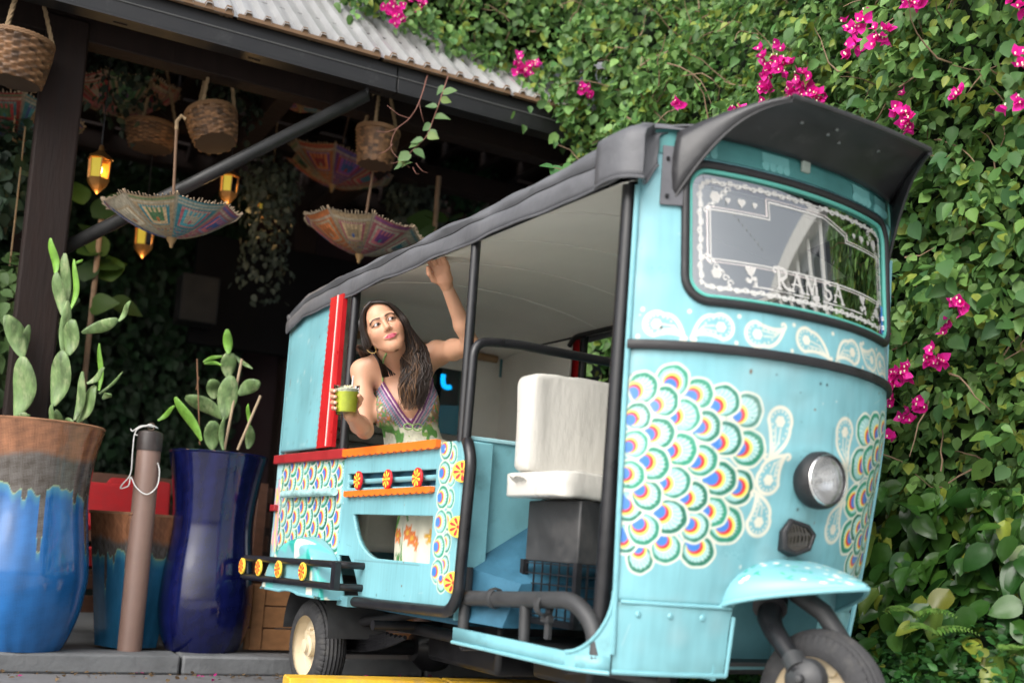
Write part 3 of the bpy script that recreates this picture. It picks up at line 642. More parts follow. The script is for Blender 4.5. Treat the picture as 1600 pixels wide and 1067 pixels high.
# low side rail with its short upright, driver's step tube
mb = MB(); mb.tube(rod_path([(1.10, .03, .495), (1.45, .03, .515), (1.74, .04, .535), (1.83, .05, .47), (1.845, .05, .38)], .08), .026, 12); RAIL = mb.build('low_side_rail', M_darksteel, RICK)
MB().tube([(1.50, .03, .51), (1.505, .03, .39)], .018, 10).build('rail_upright', M_darksteel, RAIL)
MB().tube([(1.135, .03, .60), (1.135, .03, .37)], .020, 10).build('rail_upright', M_darksteel, RAIL)
for L in (1.32, 1.60): MB().lathe([(.027, -.012), (.034, -.008), (.034, .008), (.027, .012)], 12, Matrix.Translation((L, .03, .51)) @ Matrix.Rotation(R(90), 4, 'Y')).build('clamp', M_darksteel, RAIL)
mb = MB(); mb.box((1.60, .05, .455), (.022, .012, .09)); mb.box((1.60, .045, .47), (.04, .02, .02)); mb.build('cable_bracket', M_darksteel, RAIL)
# ---- posts and rails
MB().tube(rod_path([(1.848, .066, 1.745), (1.832, .070, .70), (1.815, .080, .47), (1.81, .080, .38)], .15), .024, 14).build('front_post', M_black, RICK)
MB().tube([(1.80, 1.10, 1.735), (1.80, 1.10, .40)], .024, 14).build('front_post', M_black, RICK)
for w in (.005, 1.195):
    MB().tube([(1.075, w, 1.02), (1.075, w, 1.735)], .0175, 12).build('middle_post', M_black, RICK)
    MB().tube([(.072, w+.004, 1.0), (.072, w+.004, 1.72)], .0195, 12).build('rear_post', M_black, RICK)
MB().tube(rod_path([(1.115, .0, 1.02), (1.115, .005, 1.36), (1.115, .16, 1.375), (1.115, 1.04, 1.375), (1.115, 1.195, 1.36), (1.115, 1.195, 1.02)], .055), .0165, 12).build('partition_rail', M_black, RICK)
for w in (.012, 1.188): MB().tube([(-.55, w, 1.715), (1.80, w, 1.738)], .016, 10).build('roof_rail', M_black, RICK)
MB().tube(rod_path([(.02, 1.15, 1.66), (.06, 1.15, 1.70), (1.3, 1.15, 1.715), (1.5, 1.15, 1.715)], .04), .012, 8).build('far_grab_rail', M_black, RICK)
# the lower door loop of heavy tube
MB().tube(rod_path([(1.085, .02, 1.02), (1.15, -.012, 1.012), (1.185, -.015, .95), (1.165, -.015, .50), (1.11, -.015, .447), (.36, -.015, .425)], .07), .020, 12).build('door_loop', M_black, RICK)
# ---- canvas roof
def make_roof():
    nl, nw = 110, 64; L0, L1 = -.645, 2.0; rows = []
    tL = np.linspace(0, 1, nl)
    def hem(L): return np.interp(L, [-.645, -.45, 0, 1.0, 2.0], [1.615, 1.665, 1.685, 1.70, 1.722])
    def top(L): return np.interp(L, [-.645, -.60, -.45, 0, 1.0, 1.7, 2.0], [1.70, 1.745, 1.79, 1.80, 1.825, 1.845, 1.865])
    rg = np.random.default_rng(5)
    ph = rg.uniform(0, 6.28, 12)
    _ww = np.linspace(.06, 1.14, 13); _lim = [float(cowl_pt(np.array(np.arcsin(np.clip((x-.6)/.62, -.871, .871))), np.array(1.84), .02)[0]) for x in _ww]
    for i in range(nl):
        L = L0+(L1-L0)*tL[i]; h, tp = float(hem(L)), float(top(L)); crown = .085*math.sin(math.pi*min(1, max(.0, (L+.75)/.6))*.5)
        prof = [(-.020, h), (-.024, h+.018), (-.026, h+.04), (-.024, h+.062), (-.016, h+.070), (-.022, h+.078), (-.026, h+.088), (-.020, tp-.030), (-.004, tp-.010), (.03, tp+.004)]
        k = nw-2*len(prof); mid_ = [(.03+(1.14)*(q+1)/(k+1), tp+.004+crown*math.sin(math.pi*(q+1)/(k+1))**.8) for q in range(k)]
        full = prof+mid_+[(1.2-a, b) for a, b in prof[::-1]]
        for j, (w, z) in enumerate(full):
            s_ = .0018*math.sin(L*3.1+j*.35+ph[0])+.0014*math.sin(L*7.3-j*.5+ph[1])+.0016*math.sin(L*13+j*.8+ph[2])*(1+math.sin(L*2.2))+.0008*math.sin(L*31-j*.4+ph[3])
            a_ = 1 if j in (0, nw-1) else 1.4
            Lx = L
            if L > 1.80:
                q_ = (L-1.80)/.20; ww = min(max(w, .06), 1.14); lim = float(np.interp(ww, _ww, _lim)); Lx = 1.80+(lim-1.80)*q_
            if w > 1.1 and L > 1.62: Lx = 1.62+(L-1.62)*.1
            rows.append((Lx, w+(-s_ if w < .1 else (s_ if w > 1.1 else 0)), z+s_*a_*.9))
    o = MB().grid(rows, nl, nw).build('canvas_roof', M_canopy, RICK, smooth=60)
    sd = o.modifiers.new('th', 'SOLIDIFY'); sd.thickness = .006; sd.offset = -1
    # piping along the seam and the hem
    for w0, jj in ((0, 4), (1, nw-5)): MB().tube([Vector(rows[i*nw+jj]) for i in range(0, nl)], .0035, 6).build('seam_piping', M_rubber, o)
    for jj in (0, nw-1): MB().tube([Vector(rows[i*nw+jj]) for i in range(0, nl)], .0045, 6).build('hem_cord', M_canopy, o)
    # rear flap closing the end
    re = [rows[j] for j in range(nw)]; mb = MB(); P = list(re)+[(x-.012, w, 1.60 if .02 < w < 1.18 else z) for x, w, z in re]; mb.grid(P, 2, nw); mb.build('rear_flap', M_canopy, o)
    # stitched end flap in front, folded round the cab
    for m_ in (0,):
        fl = []; pl = [(1.80, -.027), (1.83, -.029), (1.87, -.029), (1.91, -.026), (1.945, -.012), (1.965, .018)]+[tuple(cowl_v(q, 1.8, .020+.002*math.sin(q*90)))[:2] for q in np.linspace(.02, .060, 7)]
        n2 = len(pl)
        for i, (a, b) in enumerate(pl):
            t = i/(n2-1); lo = 1.716+.060*max(0, (t-.30)/.70)**1.5+.006*math.sin(t*9); hi = 1.872+.010*t
            for j in range(9):
                u_ = j/8; z = lo+(hi-lo)*u_; bul = .002*math.sin(u_*math.pi)+.0035*math.sin(u_*9-t*13)*math.sin(u_*math.pi)*t-(.03*max(0, (u_-.8)/.2)**2)
                w_ = b-bul; fl.append((a, w_ if not m_ else 1.2-w_, z))
        mb = MB(); mb.grid(fl, n2, 9); q = mb.build('front_flap', M_canopy, o, smooth=60); sd = q.modifiers.new('th', 'SOLIDIFY'); sd.thickness = .004
        MB().tube([Vector(fl[k*9]) for k in range(n2)], .005, 6).build('flap_hem', M_canopy, q)
    mb = MB(); P = []
    for q in np.linspace(0, STOT, 30):
        for off, z in ((.024, 1.885), (.012, 1.902), (-.10, 1.925)): P.append(cowl_v(q, z, off))
    mb.grid(P, 30, 3); mb.build('cab_roof_cover', M_canopy, o, smooth=60)
    # lining
    P = []; n3, n4 = 60, 30
    for i in range(n3):
        L = -.62+(2.50)*i/(n3-1); rk = min(1, max(0, (L+.62)/.35))**.7; z0 = 1.668+.03*rk+.02*(L+.6)/2.6
        for j in range(n4):
            t = j/(n4-1); bow = .004*math.sin(L*2*math.pi/.42)
            P.append((min(L, 1.66) if t > .8 else L, .005+1.19*t, z0+(.015+.07*rk)*math.sin(math.pi*t)**.7+bow*math.sin(math.pi*t)))
    li = MB(); li.grid(P, n3, n4); li.build('roof_lining', M_lining, RICK, smooth=60)
    for L in (.22, .64, 1.06, 1.48, 1.86):
        MB().tube([(L, .02+1.16*t, 1.698+.02*(L+.6)/2.6+.083*math.sin(math.pi*max(.001, min(.999, (.015+1.16*t)/1.19)))**.7) for t in np.linspace(0, 1, 24)], .003, 6).build('lining_seam', M_lining, RICK)
    return o
make_roof()
# ---- body sides at the rear
def painted_panel(name, poly_keep, u0, u1, v0, v1, res, w, paint, th=.014, parent=RICK, base=BASE):
    nu, nv = int((u1-u0)/res)+1, int((v1-v0)/res)+1
    Ug, Vg = np.meshgrid(np.linspace(u0, u1, nu), np.linspace(v0, v1, nv), indexing='ij'); P = Paint(Ug, Vg, base, res*1.2)
    wear = fnoise(Ug, Vg, 12, abs(int(u0*100))+37); P.C *= (1+.09*wear+.05*fnoise(Ug, Vg*.12, 150, 71))[..., None]
    paint(P); weather(P, Ug, Vg, abs(int(u0*100))+9, .45)
    keep = None
    if poly_keep: Uc = (Ug[:-1, :-1]+Ug[1:, 1:])/2; Vc = (Vg[:-1, :-1]+Vg[1:, 1:])/2; keep = poly_keep(Uc, Vc)
    X = np.stack([Ug, np.full_like(Ug, w)+.0012*fnoise(Ug, Vg, 20, 3), Vg], -1).reshape(-1, 3); f = grid_faces(nu, nv, keep)
    used = np.unique(f); rem = np.zeros(len(X), np.int64); rem[used] = np.arange(len(used))
    me = np_mesh(name, X[used], rem[f], M_paint, P.C.reshape(-1, 3)[used]); o = mesh_obj(name, me, parent)
    sd = o.modifiers.new('th', 'SOLIDIFY'); sd.thickness = th; sd.offset = 1 if w > .6 else -1
    return o
def scale_field(P, u0, u1, v0, v1, pu, pv, r, dirv, seed):
    rg = random.Random(seed); L = []
    nu = int((u1-u0)/pu)+2; nv = int((v1-v0)/pv)+2
    for i in range(nu, -2, -1):
        for j in range(nv):
            u = u0+i*pu+rg.uniform(-.006, .006); v = v0+(j+(.5 if i % 2 else 0))*pv+rg.uniform(-.006, .006)
            P.feather(u, v, r*rg.uniform(.95, 1.08), r*rg.uniform(.98, 1.12), u-r*.22, v-r*.05, dirv[0], dirv[1])
def qp(P):
    scale_field(P, -.70, .14, .56, 1.0, .078, .096, .062, (1, .25), 3)
    m = (P.U > .115); P.C[m] = BASE*1.1
    m = (P.U < -.60); P.C[m] = np.array((.36, .58, .62))
    rg = random.Random(2)
    for k in range(26): P.stroke([(-.66+rg.uniform(0, .07), .58+rg.uniform(0, .36)) for _ in range(2)], .012, rg.choice([(.75, .3, .4), (.8, .66, .1), (.75, .74, .65), (.1, .35, .5)]))
    P.stroke([(-.60, .8), (.14, .805)], .002, (.1, .2, .2))
QP = painted_panel('quarter_panel', lambda U, V: ~(((U+.115)/.33)**2+((V-.30)/.33)**2 < 1), -.665, .135, .45, .995, .0032, .0, qp)
MB().tube([(-.50, -.022, .848), (.085, -.022, .856)], .017, 12).build('panel_bar', mat('mottled_aqua_bar', (.34, .55, .55), .4, var=.7, scale=22), QP)
painted_panel('quarter_panel', None, -.665, .135, .45, .995, .02, 1.2, lambda P: None)
painted_panel('upper_side_panel', None, -.645, -.12, 1.05, 1.70, .012, .0, lambda P: None, base=BASE*.92)
painted_panel('upper_side_panel', None, -.645, -.12, 1.05, 1.70, .02, 1.2, lambda P: None)
for w, sg in ((0, -1), (1.2, 1)):
    # red scalloped corner board
    pts = [(.022, 1.045), (.018, 1.70)]
    n = 26; edge = []
    for i in range(n*4+1):
        t = i/(n*4); z = 1.70-(1.70-1.045)*t; edge.append((-.125-.022*t+.008*abs(math.sin(t*math.pi*n)), z))
    mb = MB(); mb.prism(pts+edge, w+sg*.006, w+sg*.026); CB = mb.build('scalloped_corner_board', M_redbright, RICK, smooth=0)
    MB().tube([(-.035, w+sg*.028, 1.05), (-.033, w+sg*.028, 1.70)], .004, 6).build('pinstripe', mat('pink_white_line', (.75, .45, .42), .5), CB)
    MB().box2((-.67, w-.01 if sg > 0 else w-.022, .992), (.137, w+.022 if sg > 0 else w+.01, 1.034)).build('waist_rail', M_red, RICK, bevel=.004)
MB().box2((-.67, -.02, .772), (-.61, .0, .802)).build('red_tab', M_red, RICK, bevel=.003)
# rear end wall with a window
mb = MB(); mb.box2((-.66, .0, .45), (-.645, 1.2, 1.19)); mb.box2((-.66, .0, 1.58), (-.645, 1.2, 1.72)); mb.box2((-.66, .0, 1.19), (-.645, .30, 1.58)); mb.box2((-.66, 1.02, 1.19), (-.645, 1.2, 1.58)); mb.build('rear_wall', M_blue, RICK)
mb = MB(); mb.box2((-.643, .02, 1.0), (-.630, 1.18, 1.19)); mb.box2((-.643, .04, 1.575), (-.630, 1.16, 1.70)); mb.box2((-.643, .02, 1.19), (-.630, .30, 1.575)); mb.box2((-.643, 1.015, 1.19), (-.630, 1.18, 1.575)); mb.build('rear_lining', M_cream, RICK)
MB().box2((-.655, .30, 1.19), (-.650, 1.02, 1.58)).build('rear_window_pane', glass_mat('rear_window_glass', (.30, .5, .52), .03), RICK)
mb = MB(); mb.box2((-.63, 1.176, 1.0), (.0, 1.185, 1.70)); mb.build('far_side_lining', M_cream, RICK)
mb = MB(); mb.tube([(-.60, 1.12, 1.66), (-.60, .3, 1.66)], .02, 8); mb.build('lining_batten', mat('tan_wood_trim', (.33, .20, .10), .5), RICK)
# passenger bench behind her, and its back
mb = MB(); mb.box2((-.55, .10, .62), (.12, 1.10, .80)); mb.build('rear_bench', mat('beige_bench_vinyl', (.42, .38, .32), .5), RICK, bevel=.03)
mb = MB()
for k in range(7): mb.box2((-.62, .08, .86+.055*k), (-.56, 1.12, .90+.055*k))
mb.build('bench_back', mat('grey_slat_vinyl', (.25, .24, .22), .5), RICK, bevel=.01)
MB().box2((.12, .06, .40), (1.08, 1.14, .42)).build('passenger_floor', M_floorblue, RICK)
# rear mudguard bulge with painted leaves
def make_fender():
    nu, nv = 110, 60; A, T = np.meshgrid(np.linspace(0, 180, nu), np.linspace(0, 1, nv), indexing='ij')
    P = Paint(A*.0066, T*.16, BASE*.95, .006); rg = random.Random(8)
    for k in range(30):
        a = .04+(k % 15)*.08; b = rg.uniform(.02, .12); l = rg.uniform(.12, .18); an = rg.uniform(-.9, .9); q = (a+l*math.cos(an), b+l*.55*math.sin(an)); c = [(.03, .34, .30), (.78, .76, .62), (.12, .50, .46)][k % 3]
        P.stroke([(a, b), ((a+q[0])/2, (b+q[1])/2+.02), q], [.010, .040, .004], c)
    ra = .30*np.ones_like(A); X = -.115-.36*np.cos(np.radians(A)); Zf = .335+.325*np.clip(np.sin(np.radians(A)), -.4, 1)
    Tt = T; sA = np.clip(np.sin(np.radians(A)), -.4, 1); q_ = np.clip((Tt-.45)/.55, 0, 1); X = -.115+(X+.115)*(1-.05*Tt**2-.17*q_); Zo = .335+.33*sA*(1-.10*np.clip(Tt/.45, 0, 1)**2); Zf = Zo*(1-q_)+(.30+.135*sA)*q_; Zf = np.maximum(Zf, .425); Y = -.105*np.sin(np.clip(Tt/.5, 0, 1)*math.pi/2)**.9
    me = np_mesh('rear_mudguard', np.stack([X, Y, Zf], -1).reshape(-1, 3), grid_faces(nu, nv), M_paint, P.C.reshape(-1, 3)); o = mesh_obj('rear_mudguard', me, RICK)
    sd = o.modifiers.new('th', 'SOLIDIFY'); sd.thickness = .005; sd.offset = 1
    MB().tube([Vector((X[i, -1], Y[i, -1], Zf[i, -1])) for i in range(nu)], .006, 8).build('rolled_rim', M_blue, o)
    n_ = 24; P2 = []
    for i in range(n_+1):
        a = math.pi*i/n_
        for y in (.0, .26): P2.append((-.115-.25*math.cos(a), y-.02, .26+.25*math.sin(a)))
    MB().grid(P2, n_+1, 2).build('wheel_tub', M_darksteel, o)
    MB().box2((.20, -.02, .40), (.30, .10, .44)).build('mud_flap', M_blue, o)
    return o
make_fender()
# side guard: twin black tubes with painted discs
def disc_mesh(bgm, fgm):
    mb = MB(); mb.cur = 0; mb.lathe([(0, .004), (.034, .004), (.037, .002), (.037, -.004), (0, -.004)], 28); mb.cur = 1
    for k in range(8):
        a = k*math.pi/4+.2; p = lambda r, t: (r*math.cos(a+t), r*math.sin(a+t), .0052)
        mb.add([p(.006, 0), p(.018, -.24), p(.029, -.19), p(.033, .0), p(.029, .19), p(.018, .24)], [(0, 1, 2, 3, 4, 5)])
    mb.add([(.006*math.cos(i*.785), .006*math.sin(i*.785), .0054) for i in range(8)], [tuple(range(8))])
    o = mb.build('painted_disc', None, RICK, mats=[bgm, fgm], smooth=30); return o
D1 = disc_mesh(M_yellow, mat('red_petal', (.6, .02, .015), .5)); D2 = disc_mesh(mat('red_disc', (.55, .015, .02), .4), M_yellow)
def put_disc(src, p, n, first=[set()]):
    if src.name not in first[0]: first[0].add(src.name); o = src
    else: o = src.copy(); col.objects.link(o)
    o.matrix_local = facing(Vector(p), n) @ Matrix.Rotation(random.uniform(0, 6), 4, 'Z'); return o
GW = -.115
mb = MB()
for z in (.565, .480): mb.tube(rod_path([(.385, .0, z), (.385, GW, z-.0), (-.70, GW, z-.02), (-.78, .10, z-.02), (-.78, 1.1, z-.02), (-.70, 1.2-GW, z-.02), (.385, 1.2-GW, z), (.385, 1.2, z)], .06), .0145, 12)
GUARD = mb.build('side_guard', M_black, RICK)
mb = MB(); mb.box2((.365, GW-.012, .47), (.405, GW+.012, .575)); mb.build('guard_plate', M_black, GUARD); MB().box2((-.69, GW-.01, .455), (-.665, GW+.01, .55)).build('guard_plate', M_black, GUARD)
for L, z in ((-.66, .508), (-.435, .512), (-.19, .517), (.085, .522)): put_disc(D1, (L, GW-.016, z), (0, -1, 0))
# door panel with slats, rod, discs, orange scallops, opening
def dp(P):
    P.stroke([(.30, .585), (.85, .59)], .003, (.10, .2, .22))
    scale_field_local = [(.985, 1.0-.078*k) for k in range(7)]
    for k in range(6):
        P.feather(1.035, .975-.075*k, .034, .038, 1.025, .975-.075*k, 1, .1)
    for k in range(6):
        P.feather(.985, 1.0-.085*k, .046, .046, .972, 1.0-.085*k, 1, .1)
    P.feather(1.02, .535, .034, .034, 1.015, .55, .4, -1)
def dkeep(U, V):
    k = np.ones(U.shape, bool)
    k &= ~((U > .17) & (U < .925) & (V > .872) & (V < .928))
    op = (U > .235) & (U < .925) & (V > .598) & (V < .765)
    op &= ~((U < .235+.27) & (((U-.505)/.27)**2+((V-.85)/.252)**2 > 1) & (V < .77))
    k &= ~op
    k &= ~((U < .36) & (V < .60) & (((U-.115)/.262)**2+((V-.335)/.30)**2 < 1))
    k &= ~((U > 1.04) & (V < .50) & ((U-1.04)/.07+(.50-V)/.07 > 1.2))
    return k
DOOR = painted_panel('door_panel', dkeep, .138, 1.10, .448, 1.022, .0032, -.002, dp, th=.02)
MB().tube([(.16, .012, .896), (.95, .012, .902)], .011, 10).build('door_rod', M_blue, DOOR)
mb = MB(); mb.box2((.15, .030, .868), (.95, .038, .932)); mb.build('door_backing', M_floorblue, DOOR)
for L in (.30, .565, .81): put_disc(D2, (L, -.016, .899), (0, -1, 0))
def scallop_strip(L0, L1, z0, z1, dz, name):
    n = 15; top = [(L0, z1), (L1, z1+dz)]; bot = []
    for i in range(n*4+1):
        t = i/(n*4); bot.append((L1+(L0-L1)*t, z0+dz*(1-t)-.007*abs(math.sin(t*math.pi*n))))
    mb = MB(); mb.prism(top+bot, -.024, -.004); return mb.build(name, M_orange, DOOR, smooth=0)
scallop_strip(.138, .945, 1.002, 1.028, .003, 'orange_scallop_strip'); scallop_strip(.185, .925, .838, .856, .012, 'orange_scallop_strip')
MB().box2((1.100, -.002, .50), (1.135, .10, 1.02)).build('door_front_edge', M_blue, DOOR, bevel=.006)
for (L, z) in ((1.117, .915), (1.117, .730), (1.112, .545)): put_disc(D1, (L+.004, -.008, z), (.62, -.78, 0))
painted_panel('door_panel', None, .138, 1.10, .448, 1.022, .03, 1.2, lambda P: None)
# partition behind the driver
mb = MB(); mb.box2((1.088, .015, .42), (1.100, 1.185, 1.028)); mb.build('partition_panel', M_blue, RICK)
MB().box2((1.080, .01, 1.026), (1.110, 1.19, 1.040)).build('partition_cap', mat('pale_blue_edge', (.34, .58, .62), .4), RICK, bevel=.003)
mb = MB(); mb.add([(1.10, .04, .42), (1.36, .04, .42), (1.10, .04, .60), (1.10, .30, .76), (1.10, .6, .76), (1.36, .6, .60), (1.36, .6, .42), (1.36, .1, .56)], [(0, 1, 7, 2), (2, 7, 5, 4, 3), (1, 6, 5, 7)]); mb.build('engine_hump', M_floorblue, RICK)
# driver's seat in its clear wrapper, on a battery box with mesh
def soft_box(c, d, r, seed, amp):
    mb = MB(); n = 22; P = []; rg = random.Random(seed); ph = [rg.uniform(0, 6.28) for _ in range(8)]
    def sup(x): return math.copysign(abs(x)**.15, x)
    for i in range(n*2+1):
        th = 2*math.pi*i/(n*2)
        for j in range(n+1):
            f_ = -math.pi/2+math.pi*j/n
            x, y, z = sup(math.cos(f_))*sup(math.cos(th)), sup(math.cos(f_))*sup(math.sin(th)), sup(math.sin(f_))
            w_ = amp*(math.sin(14*y+3*z+ph[0])*.5+math.sin(8*z-23*y+ph[1])*.5+math.sin(31*y+2*z+ph[2])*.4)
            P.append((c[0]+x*(d[0]/2+w_), c[1]+y*(d[1]/2+w_*.4), c[2]+z*(d[2]/2+w_*.4)))
    return mb.grid(P, n*2+1, n+1)
SEAT = soft_box((1.36, .535, 1.075), (.09, .95, .33), .03, 1, .006).build('driver_seat_back', M_plastic, RICK, smooth=80)
soft_box((1.45, .535, .875), (.34, .97, .085), .03, 2, .005).build('driver_seat_cushion', M_plastic, RICK, smooth=80)
for (bx, by, bz, sx) in ((1.40, .055, .90, -1), (1.60, .36, .835, -1)):
    rg = random.Random(int(bx*100)); P_ = []
    for a in range(6):
        for b in range(5): P_.append((bx+.012*(a-2.5)+rg.uniform(-.006, .006), by+.012*(b-2)*(1 if sx > 0 else 1.4)+rg.uniform(-.008, .008), bz+sx*(.004*b*(1 if sx > 0 else 2)+rg.uniform(-.006, .010))))
    MB().grid(P_, 6, 5).build('wrapper_corner', M_plastic, SEAT, smooth=30)
BOX = MB().box2((1.31, .14, .635), (1.60, .72, .83)).build('battery_box', M_darksteel, RICK, bevel=.006)
mb = MB()
for w in np.linspace(.14, .72, 15): mb.box2((1.598, w-.0025, .455), (1.604, w+.0025, .635))
for z in np.linspace(.47, .63, 6): mb.box2((1.597, .14, z-.002), (1.603, .72, z+.002))
for L in np.linspace(1.32, 1.60, 7): mb.box2((L-.002, .139, .455), (L+.002, .144, .635))
for z in np.linspace(.47, .63, 6): mb.box2((1.31, .1395, z-.002), (1.60, .1435, z+.002))
mb.build('box_mesh', M_black, BOX)
mb = MB()
for (a, b) in (((1.30, .13, .44), (1.615, .15, .46)), ((1.595, .13, .44), (1.615, .73, .46)), ((1.595, .13, .44), (1.615, .15, .64)), ((1.30, .13, .44), (1.32, .15, .64))): mb.box2(a, b)
mb.build('box_frame', M_black, BOX)
MB().box2((1.14, .16, .46), (1.58, 1.1, .50)).build('rubber_mat', M_floorblue, RICK)
# handlebar and dash inside the cab
mb = MB(); mb.tube([(1.98, .6, .6), (1.82, .6, 1.15)], .025, 10); mb.tube([(1.80, .30, 1.17), (1.82, .45, 1.15), (1.82, .75, 1.15), (1.80, .9, 1.17)], .014, 10); mb.build('handlebar', M_black, RICK)
MB().box2((1.84, .25, 1.20), (1.94, .95, 1.34)).build('dashboard', M_darksteel, RICK, bevel=.02)
# ---------------------------------------------------------------- ground, step, kerb
M_pave = mat('grey_paving', (.13, .13, .135), .8, var=.25, scale=2.5, bump=.35, bscale=35, dirt=(.07, .07, .068), dirt_amt=.25, dscale=2.2)
M_conc = mat('worn_concrete', (.12, .125, .13), .75, var=.35, scale=5, bump=.3, bscale=40, dirt=(.09, .09, .09), dirt_amt=.3, dscale=5)
g = MB(); g.add([(-80, -80, 0), (80, -80, 0), (80, 80, 0), (-80, 80, 0)], [(0, 1, 2, 3)]); structure(g.build('ground', M_pave, smooth=0))
def fbox(name, t0, t1, b0, b1, z0, z1, m, parent=None, bevel=0, o_=None):
    """box in the axes of the restaurant front: t along it, b inwards"""
    vs = [fac(t, b, z) for z in (z0, z1) for b in (b0, b1) for t in (t0, t1)]
    mb = o_ or MB(); mb.add(vs, [(0,2,3,1),(4,5,7,6),(0,1,5,4),(2,6,7,3),(0,4,6,2),(1,3,7,5)])
    return mb if o_ is not None else mb.build(name, m, parent, bevel=bevel, smooth=35)
structure(fbox('terrace_floor', -4, 4.2, .06, 7, 0, .074, M_conc))
edge = [structure(fbox('terrace_step', t0, t0+1.19, -.0, .20, 0, .088, M_conc, bevel=.012)) for t0 in (-3.0, -1.8, -.6, .6, 1.8)]
# raised paving on the street side of the kerb and the yellow painted kerb
KA, KB = Vector((-.80, 4.165, 0)), Vector((1.25, 5.0, 0)); KD = (KB-KA).normalized(); KN = Vector((KD.y, -KD.x, 0))
g = MB(); pl = [KA+KN*.13, KB+KN*.13, KB+KN*6, KA+KN*.9+Vector((.35, 0, 0)), KA+KN*.5+Vector((.25, 0, 0))]
g.add([p+Vector((0, 0, z)) for z in (.004, .07) for p in pl], [(0,1,2,3,4), (9,8,7,6,5)]+[(i, (i+1) % 5, 5+(i+1) % 5, 5+i) for i in range(5)])
structure(g.build('street_paving', mat('light_concrete', (.42, .41, .39), .8, var=.15, scale=2, bump=.2), smooth=0))
g = MB(); g.add([(-14, -14, .004), (14, -14, .004), (14, 3.2, .004), (-14, 4.0, .004)], [(0, 1, 2, 3)]); structure(g.build('forecourt', MATS['light_concrete'], smooth=0))  # unseen pale ground, added to bounce light up into the cab
M_kerb = mat('chipped_yellow_kerb_paint', (.62, .36, .02), .7, var=.2, scale=6, bump=.5, bscale=25, dirt=(.14, .13, .12), dirt_amt=.35, dscale=9)
kl = [0, .62, 1.24, 1.86]
for i in range(3):
    g = MB(); a, b = KA+KD*(kl[i]+.004), KA+KD*(kl[i+1]-.004)
    pr = [(0, 0), (0, .135), (.015, .15), (.12, .15), (.14, .13), (.14, 0)]
    P = [e+KN*x+Vector((0, 0, z)) for e in (a, b) for x, z in pr]; n = len(pr)
    g.add(P, [tuple(range(n)), tuple(range(2*n-1, n-1, -1))]+[(k, n+k, n+(k+1) % n, (k+1) % n) for k in range(n)])
    o = g.build('kerb_stone', M_kerb, bevel=.006)
    tag(o, ['yellow painted kerb stone nearest the rear wheel, its end showing', 'yellow painted kerb stone under the middle of the rickshaw', 'yellow painted kerb stone behind the front wheel'][i], 'kerb stone', 'yellow kerb stones under the rickshaw')
# ---------------------------------------------------------------- open-fronted restaurant
M_wood = mat('dark_brown_timber', (.015, .0085, .007), .75, spec=.25, var=.35, scale=6, bump=.25, bscale=18, stretch=(4, 4, .5))
M_fascia = mat('black_gutter_steel', (.010, .010, .011), .45, var=.3, scale=5, dirt=(.06, .06, .06), dirt_amt=.12, dscale=9)
M_sheet = mat('weathered_roof_sheet', (.36, .36, .36), .40, metal=.3, var=.12, scale=4, dirt=(.30, .26, .24), dirt_amt=.2, dscale=6, stretch=(1, 1, 1))
PAV = empty('restaurant_pavilion', fac(0, 0, 0)); tag(PAV, 'open-fronted timber restaurant pavilion with corrugated metal roof behind the rickshaw', 'building')
PAVI = Matrix.Translation(-fac(0, 0, 0))
def P_(o): o.parent = PAV; o.matrix_parent_inverse = PAVI; return o
P_(fbox('post', -.235, -.045, .30, .49, .074, 3.02, M_wood, bevel=.012))
P_(fbox('post', 3.0, 3.16, .30, .46, .074, 3.02, M_wood, bevel=.012))
P_(fbox('post', -.2, -.02, 3.0, 3.2, .074, 4.6, M_wood, bevel=.01)); P_(fbox('post', 1.75, 1.93, 3.0, 3.2, .074, 4.6, M_wood, bevel=.01))
for (t0, t1) in ((-2.2, 1.395), (1.402, 4.4)):
    fb = P_(fbox('fascia_board', t0, t1, .00, .035, 2.955, 3.025, M_fascia, bevel=.003))
    g = fbox('', t0, t1, .008, .05, 3.022, 3.088, M_fascia, o_=MB()).build('fascia_top', M_fascia, fb)
    MB().tube([fac(t0, -.002, 3.024), fac(t1, -.002, 3.024)], .004, 6).build('fascia_bead', mat('scuffed_grey_edge', (.08, .08, .08), .5), fb)
    fbox('', t0, t1, -.005, .09, 2.943, 2.9545, M_fascia, o_=MB()).build('gutter_lip', M_fascia, fb)
SL = math.tan(R(38))
def roof_z(b): return 3.085+(b+.03)*SL
per = .0925; prof = [(0, .0), (.024, .0), (.036, .032), (.058, .032), (.070, .0)]
def sheet(t0, nper, b0, b1, lift):
    mb = MB(); P = []; line = []
    for k in range(nper):
        for (x, h) in prof: line.append((t0+k*per+x, h))
    line.append((t0+nper*per, 0))
    for (t, h) in line:
        for b in (b0, b1): P.append(fac(t, b-h*.5, roof_z(b)+h*.8+lift))
    mb.grid(P, len(line), 2); o = mb.build('roof_sheet', M_sheet, smooth=0); sd = o.modifiers.new('th', 'SOLIDIFY'); sd.thickness = .002
    return P_(o)
M_screw = mat('roof_screw_steel', (.6, .6, .6), .3, metal=1)
scm = MB().lathe([(0, .010), (.006, .009), (.008, .004), (.012, .003), (.012, 0)], 8).build('roof_screw', M_screw); first = True
